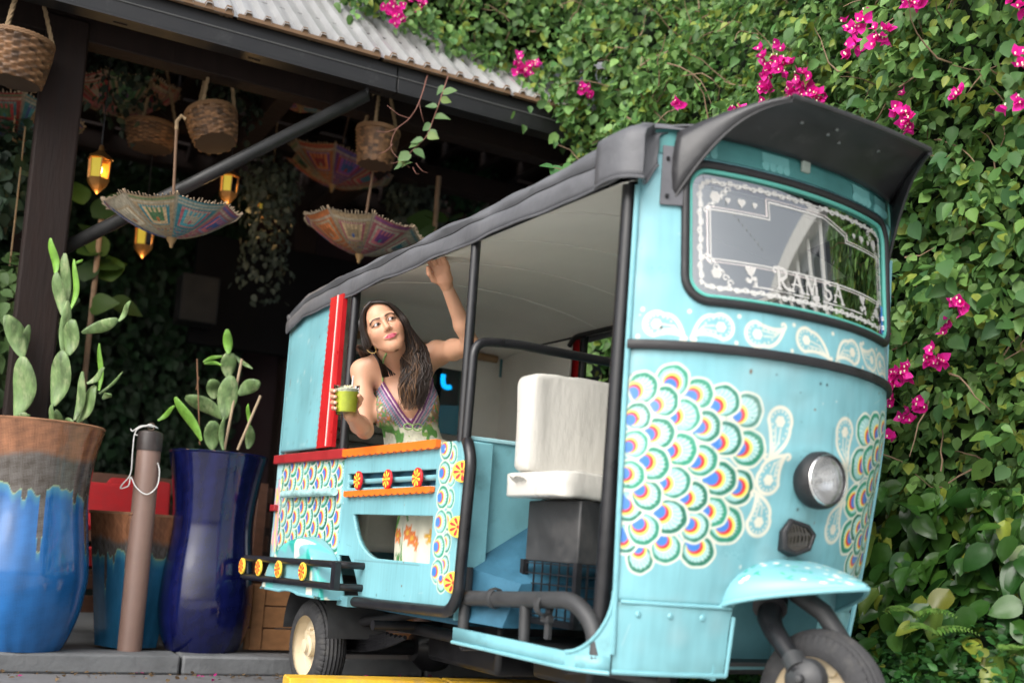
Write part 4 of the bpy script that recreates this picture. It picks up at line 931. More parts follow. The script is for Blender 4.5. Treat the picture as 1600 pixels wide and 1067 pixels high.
for k in range(8):
    t0 = -1.65+k*per*8
    for ci, (b0, b1) in enumerate(((-.03, 1.6),)):
        s_ = sheet(t0, 8, b0, b1, .004*(k % 2)+.006*ci)
        if ci == 0 and 0 < k < 7:
            for q in range(8):
                for b in (.03, .55):
                    o = scm if first else scm.copy()
                    if not first: col.objects.link(o)
                    first = False
                    p = fac(t0+(q+.5)*per, b-.012, roof_z(b)+.024+.004*(k % 2)); o.parent = s_; o.matrix_parent_inverse = PAVI; o.matrix_basis = facing(p, (FN*-.61+Vector((0, 0, .79))))
    # foam closure under the ribs
    mb = MB(); P = []
    for q in range(8):
        for (x, h) in prof: 
            for z in (3.086, roof_z(-.0)+h*.8-.004): P.append(fac(t0+q*per+x, -.006, z))
    mb.grid(P, 40, 2); o = P_(mb.build('rib_filler', mat('brown_foam_filler', (.17, .10, .055), .9), smooth=0)); sd = o.modifiers.new('th', 'SOLIDIFY'); sd.thickness = .03
# rafters and purlins under it
for t in np.arange(-1.8, 4.4, .62):
    mb = MB(); a, b = fac(t, .05, roof_z(.05)-.14), fac(t, 1.58, roof_z(1.58)-.14)
    w = FD*.03; h = Vector((0, 0, .07)); mb.add([a-w-h, a+w-h, a+w+h, a-w+h, b-w-h, b+w-h, b+w+h, b-w+h], [(0,1,2,3),(7,6,5,4),(0,4,5,1),(1,5,6,2),(2,6,7,3),(3,7,4,0)]); P_(mb.build('rafter', M_wood, smooth=0))
for b in (.35, .95, 1.5): P_(fbox('purlin', -2.2, 4.4, b-.03, b+.03, roof_z(b)-.10, roof_z(b)-.015, M_wood))
# flat back roof with light gaps between its boards
for b0, b1 in ((1.35, 1.72), (1.78, 2.10), (2.155, 2.50), (2.55, 2.95), (3.0, 3.35), (3.39, 3.75)): P_(fbox('roof_board', -2.6, 5.2, b0, b1, 3.46, 3.49, M_wood))
for t in np.arange(-2.4, 5.0, .30): P_(fbox('roof_joist', t, t+.05, 1.35, 3.75, 3.36, 3.455, M_wood))
P_(fbox('gable_board', -2.6, 5.2, 1.56, 1.60, 3.50, 4.30, M_wood))
for b, z in ((.38, 2.93), (1.7, 3.1), (3.1, 3.3)): P_(fbox('tie_beam', -2.2, 4.4, b-.06, b+.06, z, z+.14, M_wood, bevel=.006))
for t in (-.14, 1.0, 1.84, 3.08): P_(fbox('cross_beam', t-.05, t+.05, .40, 4.0, 3.02, 3.15, M_wood, bevel=.006))
# brace pipe from the post up to the eave, with its open end
pa, pb = fac_at(84, 396, .40), fac_at(573, 149, .06)
BR = MB().tube([pa, pb], .0315, 16, caps=False).build('brace_pipe', mat('black_steel_pipe', (.018, .018, .018), .5, var=.4, scale=9, dirt=(.25, .25, .24), dirt_amt=.0, dscale=60)); P_(BR)
sd = BR.modifiers.new('th', 'SOLIDIFY'); sd.thickness = .005; sd.offset = -1
MB().box(pb+Vector((0, 0, .035)), (.02, .05, .09)).build('pipe_hanger', M_fascia, BR)
# back and side walls
M_maroon = mat('dark_maroon_wall', (.022, .006, .008), .8, var=.3, scale=3)
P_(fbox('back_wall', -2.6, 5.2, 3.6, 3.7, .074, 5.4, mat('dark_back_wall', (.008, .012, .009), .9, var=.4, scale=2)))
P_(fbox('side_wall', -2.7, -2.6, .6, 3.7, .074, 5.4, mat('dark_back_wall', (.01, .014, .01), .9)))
P_(fbox('wall_panel', 1.1, 3.4, 3.52, 3.59, .9, 3.6, M_maroon))
def fleaf(px, py, b): return fac_at(px, py, b)
# furniture and fittings seen in the gloom
def fthing(name, label, cat, o_list_fn, group=None):
    e = empty(name, (0, 0, 0)); tag(e, label, cat, group); o_list_fn(e); return e
p = fac_at(430, 470, 3.0); t_, = [((p-FA).dot(FD))]
tv = fbox('television', t_-.62, t_+.66, 2.95, 3.02, p.z-.42, p.z+.40, mat('black_screen', (.004, .004, .005), .6, var=.1, spec=.1), bevel=.006); tag(tv, 'large black television screen hanging in the dark behind the rickshaw roof', 'television')
p = fac_at(308, 470, 2.8); t_ = (p-FA).dot(FD)
sp = fbox('loudspeaker', t_-.13, t_+.13, 2.7, 2.95, p.z-.17, p.z+.17, mat('black_speaker_cloth', (.006, .006, .006), .7), bevel=.01); tag(sp, 'small black loudspeaker box hung on the green wall', 'loudspeaker')
p = fac_at(770, 330, 2.9); t_ = (p-FA).dot(FD)
sp = fbox('loudspeaker', t_-.2, t_+.22, 2.7, 2.95, p.z-.22, p.z+.18, MATS['black_speaker_cloth'], bevel=.01); tag(sp, 'large black loudspeaker above the rickshaw roof, under the eave', 'loudspeaker')
for (px, w, m, lab) in ((845, .07, mat('tan_timber', (.30, .19, .09), .6, var=.2), 'narrow tan timber post under the eave beside the bougainvillea'), (757, .10, mat('pale_bark', (.22, .21, .17), .8, var=.5, scale=10), 'pale bark post wound with green leaves under the eave')):
    p = fac_at(px, 300, 2.2); t_ = (p-FA).dot(FD); o = fbox('timber_post', t_-w/2, t_+w/2, 2.2, 2.2+w, .074, 4.3, m, bevel=.008); tag(o, lab, 'post')
# bench with red cushions, blanket box
BEN = empty('wooden_bench', fac(.35, .9, .08)); tag(BEN, 'dark wooden bench with slatted back behind the square blue pot', 'bench')
def PB(o): o.parent = BEN; o.matrix_parent_inverse = Matrix.Translation(-fac(.35, .9, .08)); return o
M_bench = mat('brown_bench_wood', (.11, .05, .03), .5, var=.3, scale=8, stretch=(.6, 4, 4))
for b in (.72, .84, .96): PB(fbox('seat_slat', -.15, 1.25, b, b+.10, .40, .43, M_bench, bevel=.004))
for z in (.18, .56, .70, .84): PB(fbox('back_slat', -.15, 1.25, 1.14, 1.17, z, z+.09, M_bench, bevel=.004))
for t in (-.12, 1.18):
    for b in (.74, 1.12): PB(fbox('leg', t-.03, t+.03, b-.03, b+.03, .074, .40 if b < 1 else .95, M_bench, bevel=.004))
PB(fbox('front_rail', -.15, 1.25, .70, .73, .33, .40, M_bench, bevel=.004))
M_cush = mat('red_cushion_cloth', (.42, .012, .016), .85, var=.15, scale=20, bump=.3, bscale=200)
for (px, py, b, dx, lab) in ((165, 792, .98, .25, 'bright red cushion leaning on the bench, left of the bollard'), (215, 786, 1.02, .25, 'bright red cushion behind the bollard, slightly higher one')):
    p = fac_at(px, py, b); o = soft_box((0, 0, 0), (.32, .10, .24), .03, int(px), .004).build('cushion', M_cush, smooth=80); o.location = p; o.rotation_euler = (R(-12), 0, FROT); tag(o, lab, 'cushion', 'red cushions on the bench')
p = fac_at(150, 858, .86); o = soft_box((0, 0, 0), (.50, .30, .10), .03, 5, .004).build('seat_pad', M_cush, smooth=80); o.location = fac((p-FA).dot(FD)+.1, .86, .485); o.rotation_euler = (0, 0, FROT); tag(o, 'flat red seat pad on the bench low behind the square pot', 'cushion')
# wooden trough glimpsed under the rickshaw
TR = empty('planter_trough', fac(1.6, .35, .088)); tag(TR, 'orange-brown wooden planter trough low behind the rickshaw wheel', 'planter')
for k, z in enumerate((.09, .20, .31)):
    o = fbox('plank', .95, 2.9, .30, .33, z, z+.103, mat('orange_plank', (.36, .17, .07), .6, var=.25, scale=6, stretch=(.6, 5, 5)), bevel=.003); o.parent = TR; o.matrix_parent_inverse = Matrix.Translation(-fac(1.6, .35, .088))
for t in (1.0, 1.9, 2.85):
    o = fbox('batten', t-.03, t+.03, .285, .299, .09, .41, MATS['orange_plank'], bevel=.003); o.parent = TR; o.matrix_parent_inverse = Matrix.Translation(-fac(1.6, .35, .088))
# ---------------------------------------------------------------- bollards
M_boll = mat('brown_painted_pipe', (.20, .125, .10), .5, var=.10, scale=8, bump=.1, bscale=20, dirt=(.45, .33, .05), dirt_amt=.0, dscale=26)
def bollard(px, py, h, label):
    p = atz(px, py, 0); e = empty('bollard', p); tag(e, label, 'bollard', 'brown pipe bollards')
    MB().lathe([(.054, 0), (.054, h-.075), (.052, h-.07)], 32).build('pipe', M_boll, e)
    cap = MB().lathe([(.0575, h-.095), (.0575, h-.02), (.054, h-.008), (.03, h), (0, h)], 32).build('cap', mat('rusty_dark_cap', (.035, .026, .024), .45, var=.4, scale=20, dirt=(.5, .5, .48), dirt_amt=.02, dscale=40), e)
    MB().tube([(.0+.016*math.cos(a), 0, h+.018+.016*math.sin(a)) for a in np.linspace(0, 6.28, 17)[:-1]], .004, 6, closed=True).build('eye_ring', mat('rust_steel', (.10, .07, .05), .5, metal=.5), cap)
    MB().lathe([(.064, .0), (.062, .012), (.053, .02)], 24).build('base_collar', mat('dark_rust', (.06, .035, .025), .8), e)
    return e
B1 = bollard(199, 1046, 1.105, 'brown pipe bollard with white string tied to its cap, in front of the pots')
bollard(655, 1052, 1.0, 'brown pipe bollard seen under the rickshaw behind its rear wheel')
# string
bp = B1.location; rg = random.Random(2); mb = MB(); top = bp+Vector((0, -.0, 1.115))
def curve(pts, n=40):
    pts = [Vector(q) for q in pts]; out = []
    for i in range(len(pts)-1):
        p0, p1, p2, p3 = pts[max(i-1, 0)], pts[i], pts[i+1], pts[min(i+2, len(pts)-1)]
        for k in range(n//len(pts)+2):
            t = k/(n//len(pts)+2); out.append(.5*((2*p1)+(p2-p0)*t+(2*p0-5*p1+4*p2-p3)*t*t+(3*p1-p0-3*p2+p3)*t**3))
    out.append(pts[-1]); return out
STR = empty('white_string', top); tag(STR, 'white string knotted on the bollard cap and looped down its side', 'string')
def sp_(l): return [Vector(q) for q in l]
for k, pts in enumerate([[(0, -.01, .01), (-.03, -.05, .0), (-.058, -.045, -.03), (-.062, -.04, -.12), (-.058, -.05, -.22), (-.09, -.05, -.27), (-.10, -.04, -.29), (-.06, -.055, -.275), (-.055, -.05, -.235), (-.02, -.07, -.28), (.03, -.065, -.31), (.062, -.03, -.27), (.065, -.02, -.20), (.055, -.03, -.16)],
                         [(0, -.01, .012), (-.04, -.03, .005), (-.075, -.03, -.02), (-.085, -.03, -.01)], [(0, 0, .02), (-.05, -.02, -.005), (-.07, -.01, -.03), (-.045, -.05, -.04)], [(-.03, 0, .005), (.0, -.03, .015), (.03, 0, .004), (.0, .03, .01), (-.03, 0, .008)]]):
    MB().tube(curve(pts), .0028, 6).build('string_strand', mat('white_cord', (.72, .72, .70), .8), STR)
# ---------------------------------------------------------------- pots
def pot_lathe(name, loc, prof, n, paint, m, wall=.03, lab=None, group=None):
    zs = np.array([q[1] for q in prof]); rs = np.array([q[0] for q in prof]); nz = 190
    zz = np.linspace(zs[0], zs[-1], nz)
    # smooth interpolation
    c = np.interp(zz, zs, rs); ker = np.hanning(31); ker /= ker.sum(); pad = np.concatenate([np.full(15, 2*c[0])-c[15:0:-1], c, np.full(15, 2*c[-1])-c[-2:-17:-1]]); c = np.convolve(pad, ker, 'valid')
    A, Zg = np.meshgrid(np.linspace(0, 2*math.pi, n), zz, indexing='ij'); rg = np.random.default_rng(3); Rg = np.tile(c, (n, 1)); Rg = Rg*(1+.006*np.sin(A*3+1)+.003*np.sin(A*7+Zg*9))
    P = Paint(A*float(c.mean()), Zg, (.1, .1, .1), .006); paint(P, A, Zg)
    V = np.stack([Rg*np.cos(A), Rg*np.sin(A), Zg], -1).reshape(-1, 3)
    e = empty(name, loc); tag(e, lab, 'plant pot', group)
    mesh_obj('glazed_body', np_mesh('glazed_body', V, grid_faces(n, nz), m, P.C.reshape(-1, 3)), e)
    r, z = float(c[-1]), float(zz[-1])
    MB().lathe([(r, z), (r+.004, z+.008), (r-.004, z+.014), (r-wall+.004, z+.014), (r-wall, z+.006), (r-wall-.01, z-.10)], 64).build('rim', MATS['rim_'+name] if 'rim_'+name in MATS else m_rim_pot, e)
    MB().lathe([(0, z-.06), (r-wall-.004, z-.07)], 32).build('soil', mat('dark_soil', (.03, .02, .014), .95, bump=.6, bscale=40), e)
    return e
m_rim_pot = mat('brown_terracotta_rim', (.24, .115, .06), .6, var=.4, scale=14, bump=.2, bscale=60)
M_glaze = mat('ceramic_glaze', (.1, .2, .4), .12, var=.10, scale=9, attr='paint', coat=.2, rvar=.05, bump=.04, bscale=12)
def drip_paint(blue, seed, H, rimz, greyz):
    def f(P, A, Zg):
        n1 = fnoise(A*.3, Zg*.25, 30, seed); n2 = fnoise(A*.3, Zg, 60, seed+1)*.6+fnoise(A*.3, Zg, 260, seed+2)*.7
        rg = random.Random(seed); edge = greyz+.018*np.sin(A*5+seed)+.014*np.sin(A*13)+.008*np.sin(A*29)
        for k in range(13):
            a0 = k*2*math.pi/13+rg.uniform(-.15, .15); wd = rg.choice((.04, .06, .09, .16, .2)); ln = rg.choice((.02, .05, .10, .17, .27)); d = np.abs((A-a0+math.pi) % (2*math.pi)-math.pi)
            edge = np.minimum(edge, greyz-ln*np.clip(1-(d/wd)**4, 0, 1)+.02*(d > wd))
        C = np.empty(A.shape+(3,)); C[:] = np.array(blue)*(1+.22*n1+.10*n2)[..., None]
        fade = np.clip(1-(edge-Zg)/.05, 0, 1)*(Zg < edge); C = C*(1-.55*fade[..., None])+np.array((.10, .30, .28))*.55*fade[..., None]
        line = np.exp(-((Zg-edge)/.006)**2); C = C*(1-line[..., None]*.7)+np.array((.30, .33, .12))*.7*line[..., None]
        gm = (Zg > edge)[..., None]; C = np.where(gm, np.array((.055, .055, .055))*(1+.7*n2)[..., None]+np.array((.03, .02, .012)), C)
        rz = rimz+.012*np.sin(A*4)+.008*n2; t = smoothstep(-.02, .02, Zg-rz)[..., None]; C = C*(1-t)+np.array((.23, .10, .05))*(1+.35*n2+.2*n1)[..., None]*t
        P.C[:] = np.clip(C, .004, 1)
    return f
zt = .078
p1 = fac(-.075, .17, .088); M_glaze_mat = M_glaze
POT1 = pot_lathe('blue_drip_pot', p1, [(.172, 0), (.185, .015), (.235, .16), (.256, .32), (.245, .44), (.222, .62), (.222, .74), (.238, .88), (.262, .985)], 300, drip_paint((.014, .10, .29), 5, 1, .845, .70), M_glaze, lab='tall bright blue drip-glazed pot with rusty brown rim at the left edge')
def cobalt(P, A, Zg): P.C[:] = np.clip(np.array((.004, .006, .045))*(1+.35*fnoise(A*.3, Zg*.2, 30, 4)+.2*fnoise(A*.3, Zg, 50, 6))[..., None], .002, 1)
MATS['rim_cobalt_pot'] = mat('cobalt_rim', (.004, .006, .042), .12, coat=.3)
POT3 = pot_lathe('cobalt_pot', fac(.735, .27, .088), [(.168, 0), (.18, .012), (.210, .11), (.222, .22), (.214, .36), (.197, .50), (.189, .60), (.195, .70), (.212, .83), (.234, .935)], 260, cobalt, M_glaze, lab='tall waisted cobalt blue glazed pot beside the rickshaw')
def square_pot():
    e = empty('square_drip_pot', fac(.40, .36, .088), FROT+R(28)); tag(e, 'low square tapered blue pot with brown drip rim, behind the bollard', 'plant pot')
    H = .62; nper, nz = 240, 100; s_ = np.linspace(0, 4, nper)
    def sq(s, half):
        k = np.floor(s).astype(int) % 4; f_ = s-np.floor(s); x = np.where(k == 0, -1+2*f_, np.where(k == 1, 1, np.where(k == 2, 1-2*f_, -1))); y = np.where(k == 0, -1, np.where(k == 1, -1+2*f_, np.where(k == 2, 1, 1-2*f_)))
        n_ = (np.abs(x)**14+np.abs(y)**14)**(1/14); return x/n_*half, y/n_*half
    Sg, Zg = np.meshgrid(s_, np.linspace(0, H, nz), indexing='ij'); half = .105+.058*(Zg/H); X, Y = sq(Sg, half)
    P = Paint(Sg*.25, Zg, (.1, .1, .1), .006); drip_paint((.018, .10, .19), 9, .62, .50, .44)(P, Sg*math.pi/2, Zg)
    mesh_obj('glazed_body', np_mesh('glazed_body', np.stack([X, Y, Zg], -1).reshape(-1, 3), grid_faces(nper, nz), M_glaze, P.C.reshape(-1, 3)), e)
    for k in range(4):
        a = k*math.pi/2; M = Matrix.Rotation(a, 4, 'Z'); MB().box(M @ Vector((0, -.148, H+.004)), (.322, .028, .016), M.to_3x3()).build('rim', m_rim_pot, e, bevel=.004)
    MB().box((0, 0, H-.05), (.28, .28, .01)).build('soil', MATS['dark_soil'], e)
square_pot()
# ---------------------------------------------------------------- pad cacti in the pots
M_pad = mat('variegated_pad', (.13, .21, .075), .5, var=.6, scale=30, dirt=(.40, .44, .23), dirt_amt=.38, dscale=26, bump=.3, bscale=50, stretch=(1, 1, .4))
M_padg = mat('young_green_pad', (.17, .36, .05), .42, var=.35, scale=26, dirt=(.35, .44, .2), dirt_amt=.1, dscale=30)
M_stick = mat('bamboo_cane', (.42, .31, .2), .6)
def pad(a, b, wd, parent, m, Y, bend=0.0):
    a, b = at(*a, Y), at(*b, Y-.02); ax = (b-a); l = ax.length; ax.normalize(); tw = random.uniform(-.7, .7)
    side = ax.cross(Vector((0, -1, 0))); side = (side.normalized()*math.cos(tw)+Vector((0, -1, 0))*math.sin(tw)); side = (side-ax*side.dot(ax)).normalized(); nr = ax.cross(side)
    n, k = 16, 14; P = []
    for i in range(n+1):
        t = i/n; w = wd/2*(math.sin(math.pi*min(1, t*.93+.04))**.62)*(.82+.36*t if wd > .05 else 1); w = max(w, .006 if t < .5 else .002)
        th = max(.0035, min(.008, w*.32)); c = a+ax*l*t+side*bend*math.sin(math.pi*t)*l+nr*.012*math.sin(t*5)
        for q in range(k):
            g_ = 2*math.pi*q/k; P.append(c+side*w*math.cos(g_)+nr*th*math.sin(g_))
    mb = MB(); fs = []
    for i in range(n):
        for q in range(k): fs.append((i*k+q, i*k+(q+1) % k, (i+1)*k+(q+1) % k, (i+1)*k+q))
    fs += [tuple(range(k-1, -1, -1)), tuple(range(n*k, n*k+k))]; mb.add(P, fs)
    return mb.build('pad', m, parent, smooth=70)
def cactus(pot, label, pads, Y, sticks=()):
    loc = pot.location+Vector((0, 0, .93)); e = empty('pad_cactus', loc); tag(e, label, 'cactus'); inv = Matrix.Translation(-loc)
    for (x0, y0, x1, y1, w, *r_) in pads:
        g = lambda x, y: (x/3.138, 360+y/3.138)
        o = pad(g(x0, y0), g(x1, y1), w/3.138*Y/F_PX*1.05, e, M_padg if (r_ and r_[0]) else M_pad, Y+random.uniform(-.05, .05), random.uniform(-.07, .07)); o.matrix_parent_inverse = inv
    for (x0, y0, x1, y1, r) in sticks:
        o = MB().tube([at(x0/3.138, 360+y0/3.138, Y), at(x1/3.138, 360+y1/3.138, Y-.03)], r, 8).build('cane', M_stick if r > .004 else mat('brown_twig', (.2, .1, .05), .7), e); o.matrix_parent_inverse = inv
cactus(POT1, 'tall variegated pad cactus with many branches in the bright blue pot', [(105, 1000, 125, 890, 70), (95, 950, 150, 900, 40), (80, 915, 120, 620, 118), (112, 622, 28, 420, 92), (112, 622, 142, 462, 42),
    (235, 990, 268, 850, 40), (262, 860, 318, 592, 108), (310, 600, 330, 345, 52), (335, 612, 368, 438, 88), (305, 415, 283, 208, 62), (272, 215, 258, 40, 50, 1), (328, 352, 325, 115, 54), (345, 388, 372, 145, 36, 1), (372, 160, 412, 140, 14, 1), (402, 502, 580, 432, 58), (582, 445, 648, 350, 32),
    (345, 1000, 352, 918, 86), (365, 930, 412, 692, 46), (380, 940, 478, 765, 80), (485, 785, 495, 555, 30, 1), (428, 750, 520, 675, 34), (488, 800, 605, 690, 14), (505, 825, 548, 795, 36), (320, 985, 272, 880, 44)], p1.y)
cactus(POT3, 'smaller pad cactus with bamboo canes in the cobalt blue pot', [(1040, 1075, 1040, 932, 84), (988, 1030, 866, 815, 58, 1), (775, 932, 862, 860, 26, 1), (1090, 920, 915, 812, 82), (1098, 925, 1135, 712, 92), (1050, 825, 1038, 728, 72), (1170, 805, 1275, 738, 68), (1118, 722, 1120, 598, 72), (1120, 604, 1115, 484, 44, 1), (1090, 618, 995, 645, 20, 1), (1140, 605, 1240, 684, 22), (1085, 660, 1000, 650, 18, 1), (1215, 1070, 1228, 955, 46), (1222, 960, 1222, 850, 22, 1), (1095, 1075, 1098, 912, 26)], fac(.735, .27, 0).y,
       [(1100, 1075, 1186, 630, .0065), (980, 1050, 966, 630, .0035), (962, 780, 975, 720, .003), (1165, 1075, 1278, 810, .0065)])
# ---------------------------------------------------------------- hanging baskets, parasols, lanterns
M_wick = mat('woven_wicker', (.20, .105, .045), .65, var=.45, scale=40, attr='paint', bump=.2, bscale=120)
M_rope = mat('jute_rope', (.26, .18, .10), .9, var=.3, scale=60)
def rope(mb, a, b, r=.010, sag=0):
    a, b = Vector(a), Vector(b); n = 26; ax = (b-a).normalized(); s1 = ax.orthogonal().normalized(); s2 = ax.cross(s1)
    for k in range(3):
        mb.tube([a.lerp(b, i/n)+Vector((0, 0, -sag*math.sin(math.pi*i/n)))+(s1*math.cos(i*1.1+k*2.094)+s2*math.sin(i*1.1+k*2.094))*r*.6 for i in range(n+1)], r*.62, 5)
def basket(px, py, b, r, h, label, tilt=(0, 0), band=False, top=None, plant=False):
    c = fac_at(px, py, b); e = empty('hanging_basket', c); tag(e, label, 'basket', 'wicker baskets hung from the beams'); e.rotation_euler = (tilt[0], tilt[1], 0)
    n, m = 72, 26 if not band else 22; A, T = np.meshgrid(np.arange(n+1)*2*math.pi/n, np.linspace(0, 1, m), indexing='ij')
    rr = r*(.80+.20*np.sin(T*math.pi/2)); I, J = np.meshgrid(np.arange(n+1) % n, np.arange(m), indexing='ij')
    if band: w = .010*np.cos(J*math.pi)*np.cos(I*math.pi/3); 
    else: w = .008*np.where(((I//3)+(J//2)) % 2 == 0, 1, -1)
    rr = rr+w; rg = np.random.default_rng(int(px)); cc = rg.uniform(.35, 1.5, (n//3+1, m//2+1))
    colr = np.array((.15, .075, .032))*cc[np.clip(I//3, 0, n//3), J//2][..., None]
    me = np_mesh('weave', np.stack([rr*np.cos(A), rr*np.sin(A), (T-.5)*h], -1).reshape(-1, 3), grid_faces(n+1, m), M_wick, colr.reshape(-1, 3)); o = mesh_obj('weave', me, e)
    sd = o.modifiers.new('th', 'SOLIDIFY'); sd.thickness = .006
    mb = MB(); mb.lathe([(0, -h/2-.004), (r*.8, -h/2)], 32); mb.build('basket_bottom', mat('dark_wicker', (.06, .035, .02), .8), e)
    mb = MB()
    for k in range(3): mb.tube([((r+.003)*math.cos(a), (r+.003)*math.sin(a), h/2-.004+.007*math.sin(a*14+k*2.1)) for a in np.linspace(0, 6.283, 90)[:-1]], .007, 5, closed=True)
    mb.build('rolled_rim', mat('wicker_rim', (.17, .09, .04), .7), e)
    hk = Vector((0, 0, top or .55)); hk.rotate(Euler((-tilt[0], -tilt[1], 0)))
    for k in range(3):
        a = k*2.094+.5; mb = MB(); rope(mb, (r*math.cos(a), r*math.sin(a), h/2), hk, .009); mb.build('rope', M_rope, e)
    return e
basket(28, 96, .16, .135, .20, 'wicker basket hanging at the top left corner in front of the post', (R(3), R(4)))
basket(333, 202, .45, .125, .165, 'tilted wicker basket hanging in the middle under the roof', (R(-8), R(-16)), top=.7)
basket(588, 232, .28, .110, .19, 'golden ribbed wicker basket hanging near the open pipe end', (0, R(2)), band=True, top=.5)
basket(236, 215, 1.3, .14, .13, 'shadowed round basket with a dark plant behind the parasol pole', (0, 0), top=.6)
CLR = dict(pink=(.42, .12, .14), teal=(.05, .22, .26), blue=(.06, .12, .34), sand=(.42, .30, .17), orange=(.50, .16, .05), red=(.36, .05, .05), green=(.10, .22, .10), purple=(.20, .06, .24), cream=(.45, .40, .30))
def parasol(px, py, b, r, depth, label, cols, pole=.62, tilt=(0, 0), rot=.2, seed=1, dull=1.0):
    c = fac_at(px, py, b); e = empty('hanging_parasol', c); tag(e, label, 'parasol', 'embroidered parasols hung upside down'); e.rotation_euler = (tilt[0], tilt[1], rot)
    mm = mat('embroidered_cotton', (.4, .3, .2), .9, var=.2, scale=50, attr='paint', bump=.4, bscale=150); rg = random.Random(seed)
    for k in range(8):
        a0, a1 = k*math.pi/4, (k+1)*math.pi/4; n, m = 56, 60; U, V = np.meshgrid(np.linspace(0, 1, n), np.linspace(0, 1, m), indexing='ij')
        P = Paint(U, V, np.array(CLR[cols[k % len(cols)]])*.9, .025); c2 = np.array(CLR[cols[(k+1) % len(cols)]]); c3 = np.array(CLR[rg.choice(list(CLR))]); cr = np.array(CLR['cream'])
        for v in (.955, .90): P.stroke([(0, v), (1, v)], .03, c3 if v > .93 else cr)
        for (u0, u1, v0, v1, c_) in ((.14, .86, .46, .86, c2), (.21, .79, .50, .82, np.array(CLR[cols[k % len(cols)]])*1.5)):
            P.poly([(u0, v0), (u1, v0), (u1, v1), (u0, v1)], c_)
        for i in range(11): P.disc(.17+.066*i, .485, .016, cr); P.disc(.17+.066*i, .84, .016, cr)
        # an elephant-like block motif with legs, and small stitches
        P.poly([(.30, .56), (.70, .56), (.70, .74), (.30, .74)], c3*.9); 
        for i in range(4): P.stroke([(.33+.115*i, .72), (.33+.115*i, .80)], .06, c3*.9)
        P.disc(.5, .60, .05, np.array(CLR[rg.choice(list(CLR))]))
        for i in range(40): P.disc(rg.uniform(.05, .95), rg.uniform(.05, .44), rg.uniform(.012, .03), np.array(CLR[rg.choice(list(CLR))]))
        for i in range(4): P.stroke([(0, .10+.1*i), (1, .10+.1*i)], .012, cr*.8)
        P.stroke([(.02, 0), (.02, 1)], .03, cr*.6); P.stroke([(.98, 0), (.98, 1)], .03, cr*.6)
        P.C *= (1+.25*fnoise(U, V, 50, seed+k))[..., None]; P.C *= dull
        chord = np.sqrt(1-(4*U*(1-U))*.06); rad = r*V*chord*(1-.012*np.sin(math.pi*U)); A = a0+(a1-a0)*U; Zp = depth*(V**1.7)-.018*np.sin(math.pi*U)*V
        me = np_mesh('panel', np.stack([rad*np.cos(A), rad*np.sin(A), Zp], -1).reshape(-1, 3), grid_faces(n, m), mm, np.clip(P.C, .003, 1).reshape(-1, 3)); o = mesh_obj('panel', me, e)
        mb = MB()
        for i in range(14):
            uu = (i+.5)/14; a_ = a0+(a1-a0)*uu; rr_ = r*(1-.06*4*uu*(1-uu))**.5; p = Vector((rr_*math.cos(a_), rr_*math.sin(a_), depth-.018*math.sin(math.pi*uu)))
            mb.tube([p, p+Vector((.012*math.cos(a_)+rg.uniform(-.006, .006), .012*math.sin(a_), .010+rg.uniform(-.012, .008)))], [.005, .003], 4)
        mb.build('fringe', mat('fringe_thread', (.25, .19, .13), .95), o)['kind'] = 'stuff'
        MB().tube([(r*t*math.cos(a0), r*t*math.sin(a0), depth*t**1.7+.004) for t in np.linspace(.02, 1.03, 14)], .004, 5).build('rib', M_stick, e)
    MB().tube([(0, 0, -.03), (0, 0, pole)], .007, 8).build('pole', mat('brown_pole', (.16, .09, .05), .6), e)
    MB().lathe([(0, -.05), (.008, -.045), (.010, -.03), (.022, -.012), (.026, .004), (.0, .012)], 12).build('ferrule', mat('wood_ferrule', (.28, .17, .07), .5), e)
    MB().tube([(0, 0, pole), (.0, 0, pole+.04), (.02, 0, pole+.07), (.04, 0, pole+.055)], .009, 8).build('crook', M_rope, e)
    return e
parasol(268, 372, .22, .315, .145, 'blue and pink embroidered parasol hanging nearest, left of centre', ['sand', 'teal', 'pink', 'blue', 'cream'], .52, (R(4), R(-3)), .35, 1)
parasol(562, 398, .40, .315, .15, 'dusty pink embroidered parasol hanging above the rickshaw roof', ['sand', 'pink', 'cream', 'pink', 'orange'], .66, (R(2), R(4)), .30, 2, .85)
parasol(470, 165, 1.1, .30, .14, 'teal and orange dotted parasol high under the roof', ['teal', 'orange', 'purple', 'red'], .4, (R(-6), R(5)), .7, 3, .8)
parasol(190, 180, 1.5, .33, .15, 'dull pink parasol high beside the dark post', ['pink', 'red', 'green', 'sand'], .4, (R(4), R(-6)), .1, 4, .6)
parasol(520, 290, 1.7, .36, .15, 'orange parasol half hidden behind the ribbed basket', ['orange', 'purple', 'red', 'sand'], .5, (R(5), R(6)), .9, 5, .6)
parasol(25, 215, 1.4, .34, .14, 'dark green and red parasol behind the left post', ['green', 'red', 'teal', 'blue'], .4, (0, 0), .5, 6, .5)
M_brass = mat('aged_brass', (.35, .18, .06), .35, metal=.8, var=.3, scale=20); M_glow = emit_mat('warm_lamp_glow', (1, .55, .16), 14); M_amber = emit_mat('amber_pane', (.8, .30, .05), .35); M_olive = emit_mat('green_pane', (.55, .42, .04), .3)
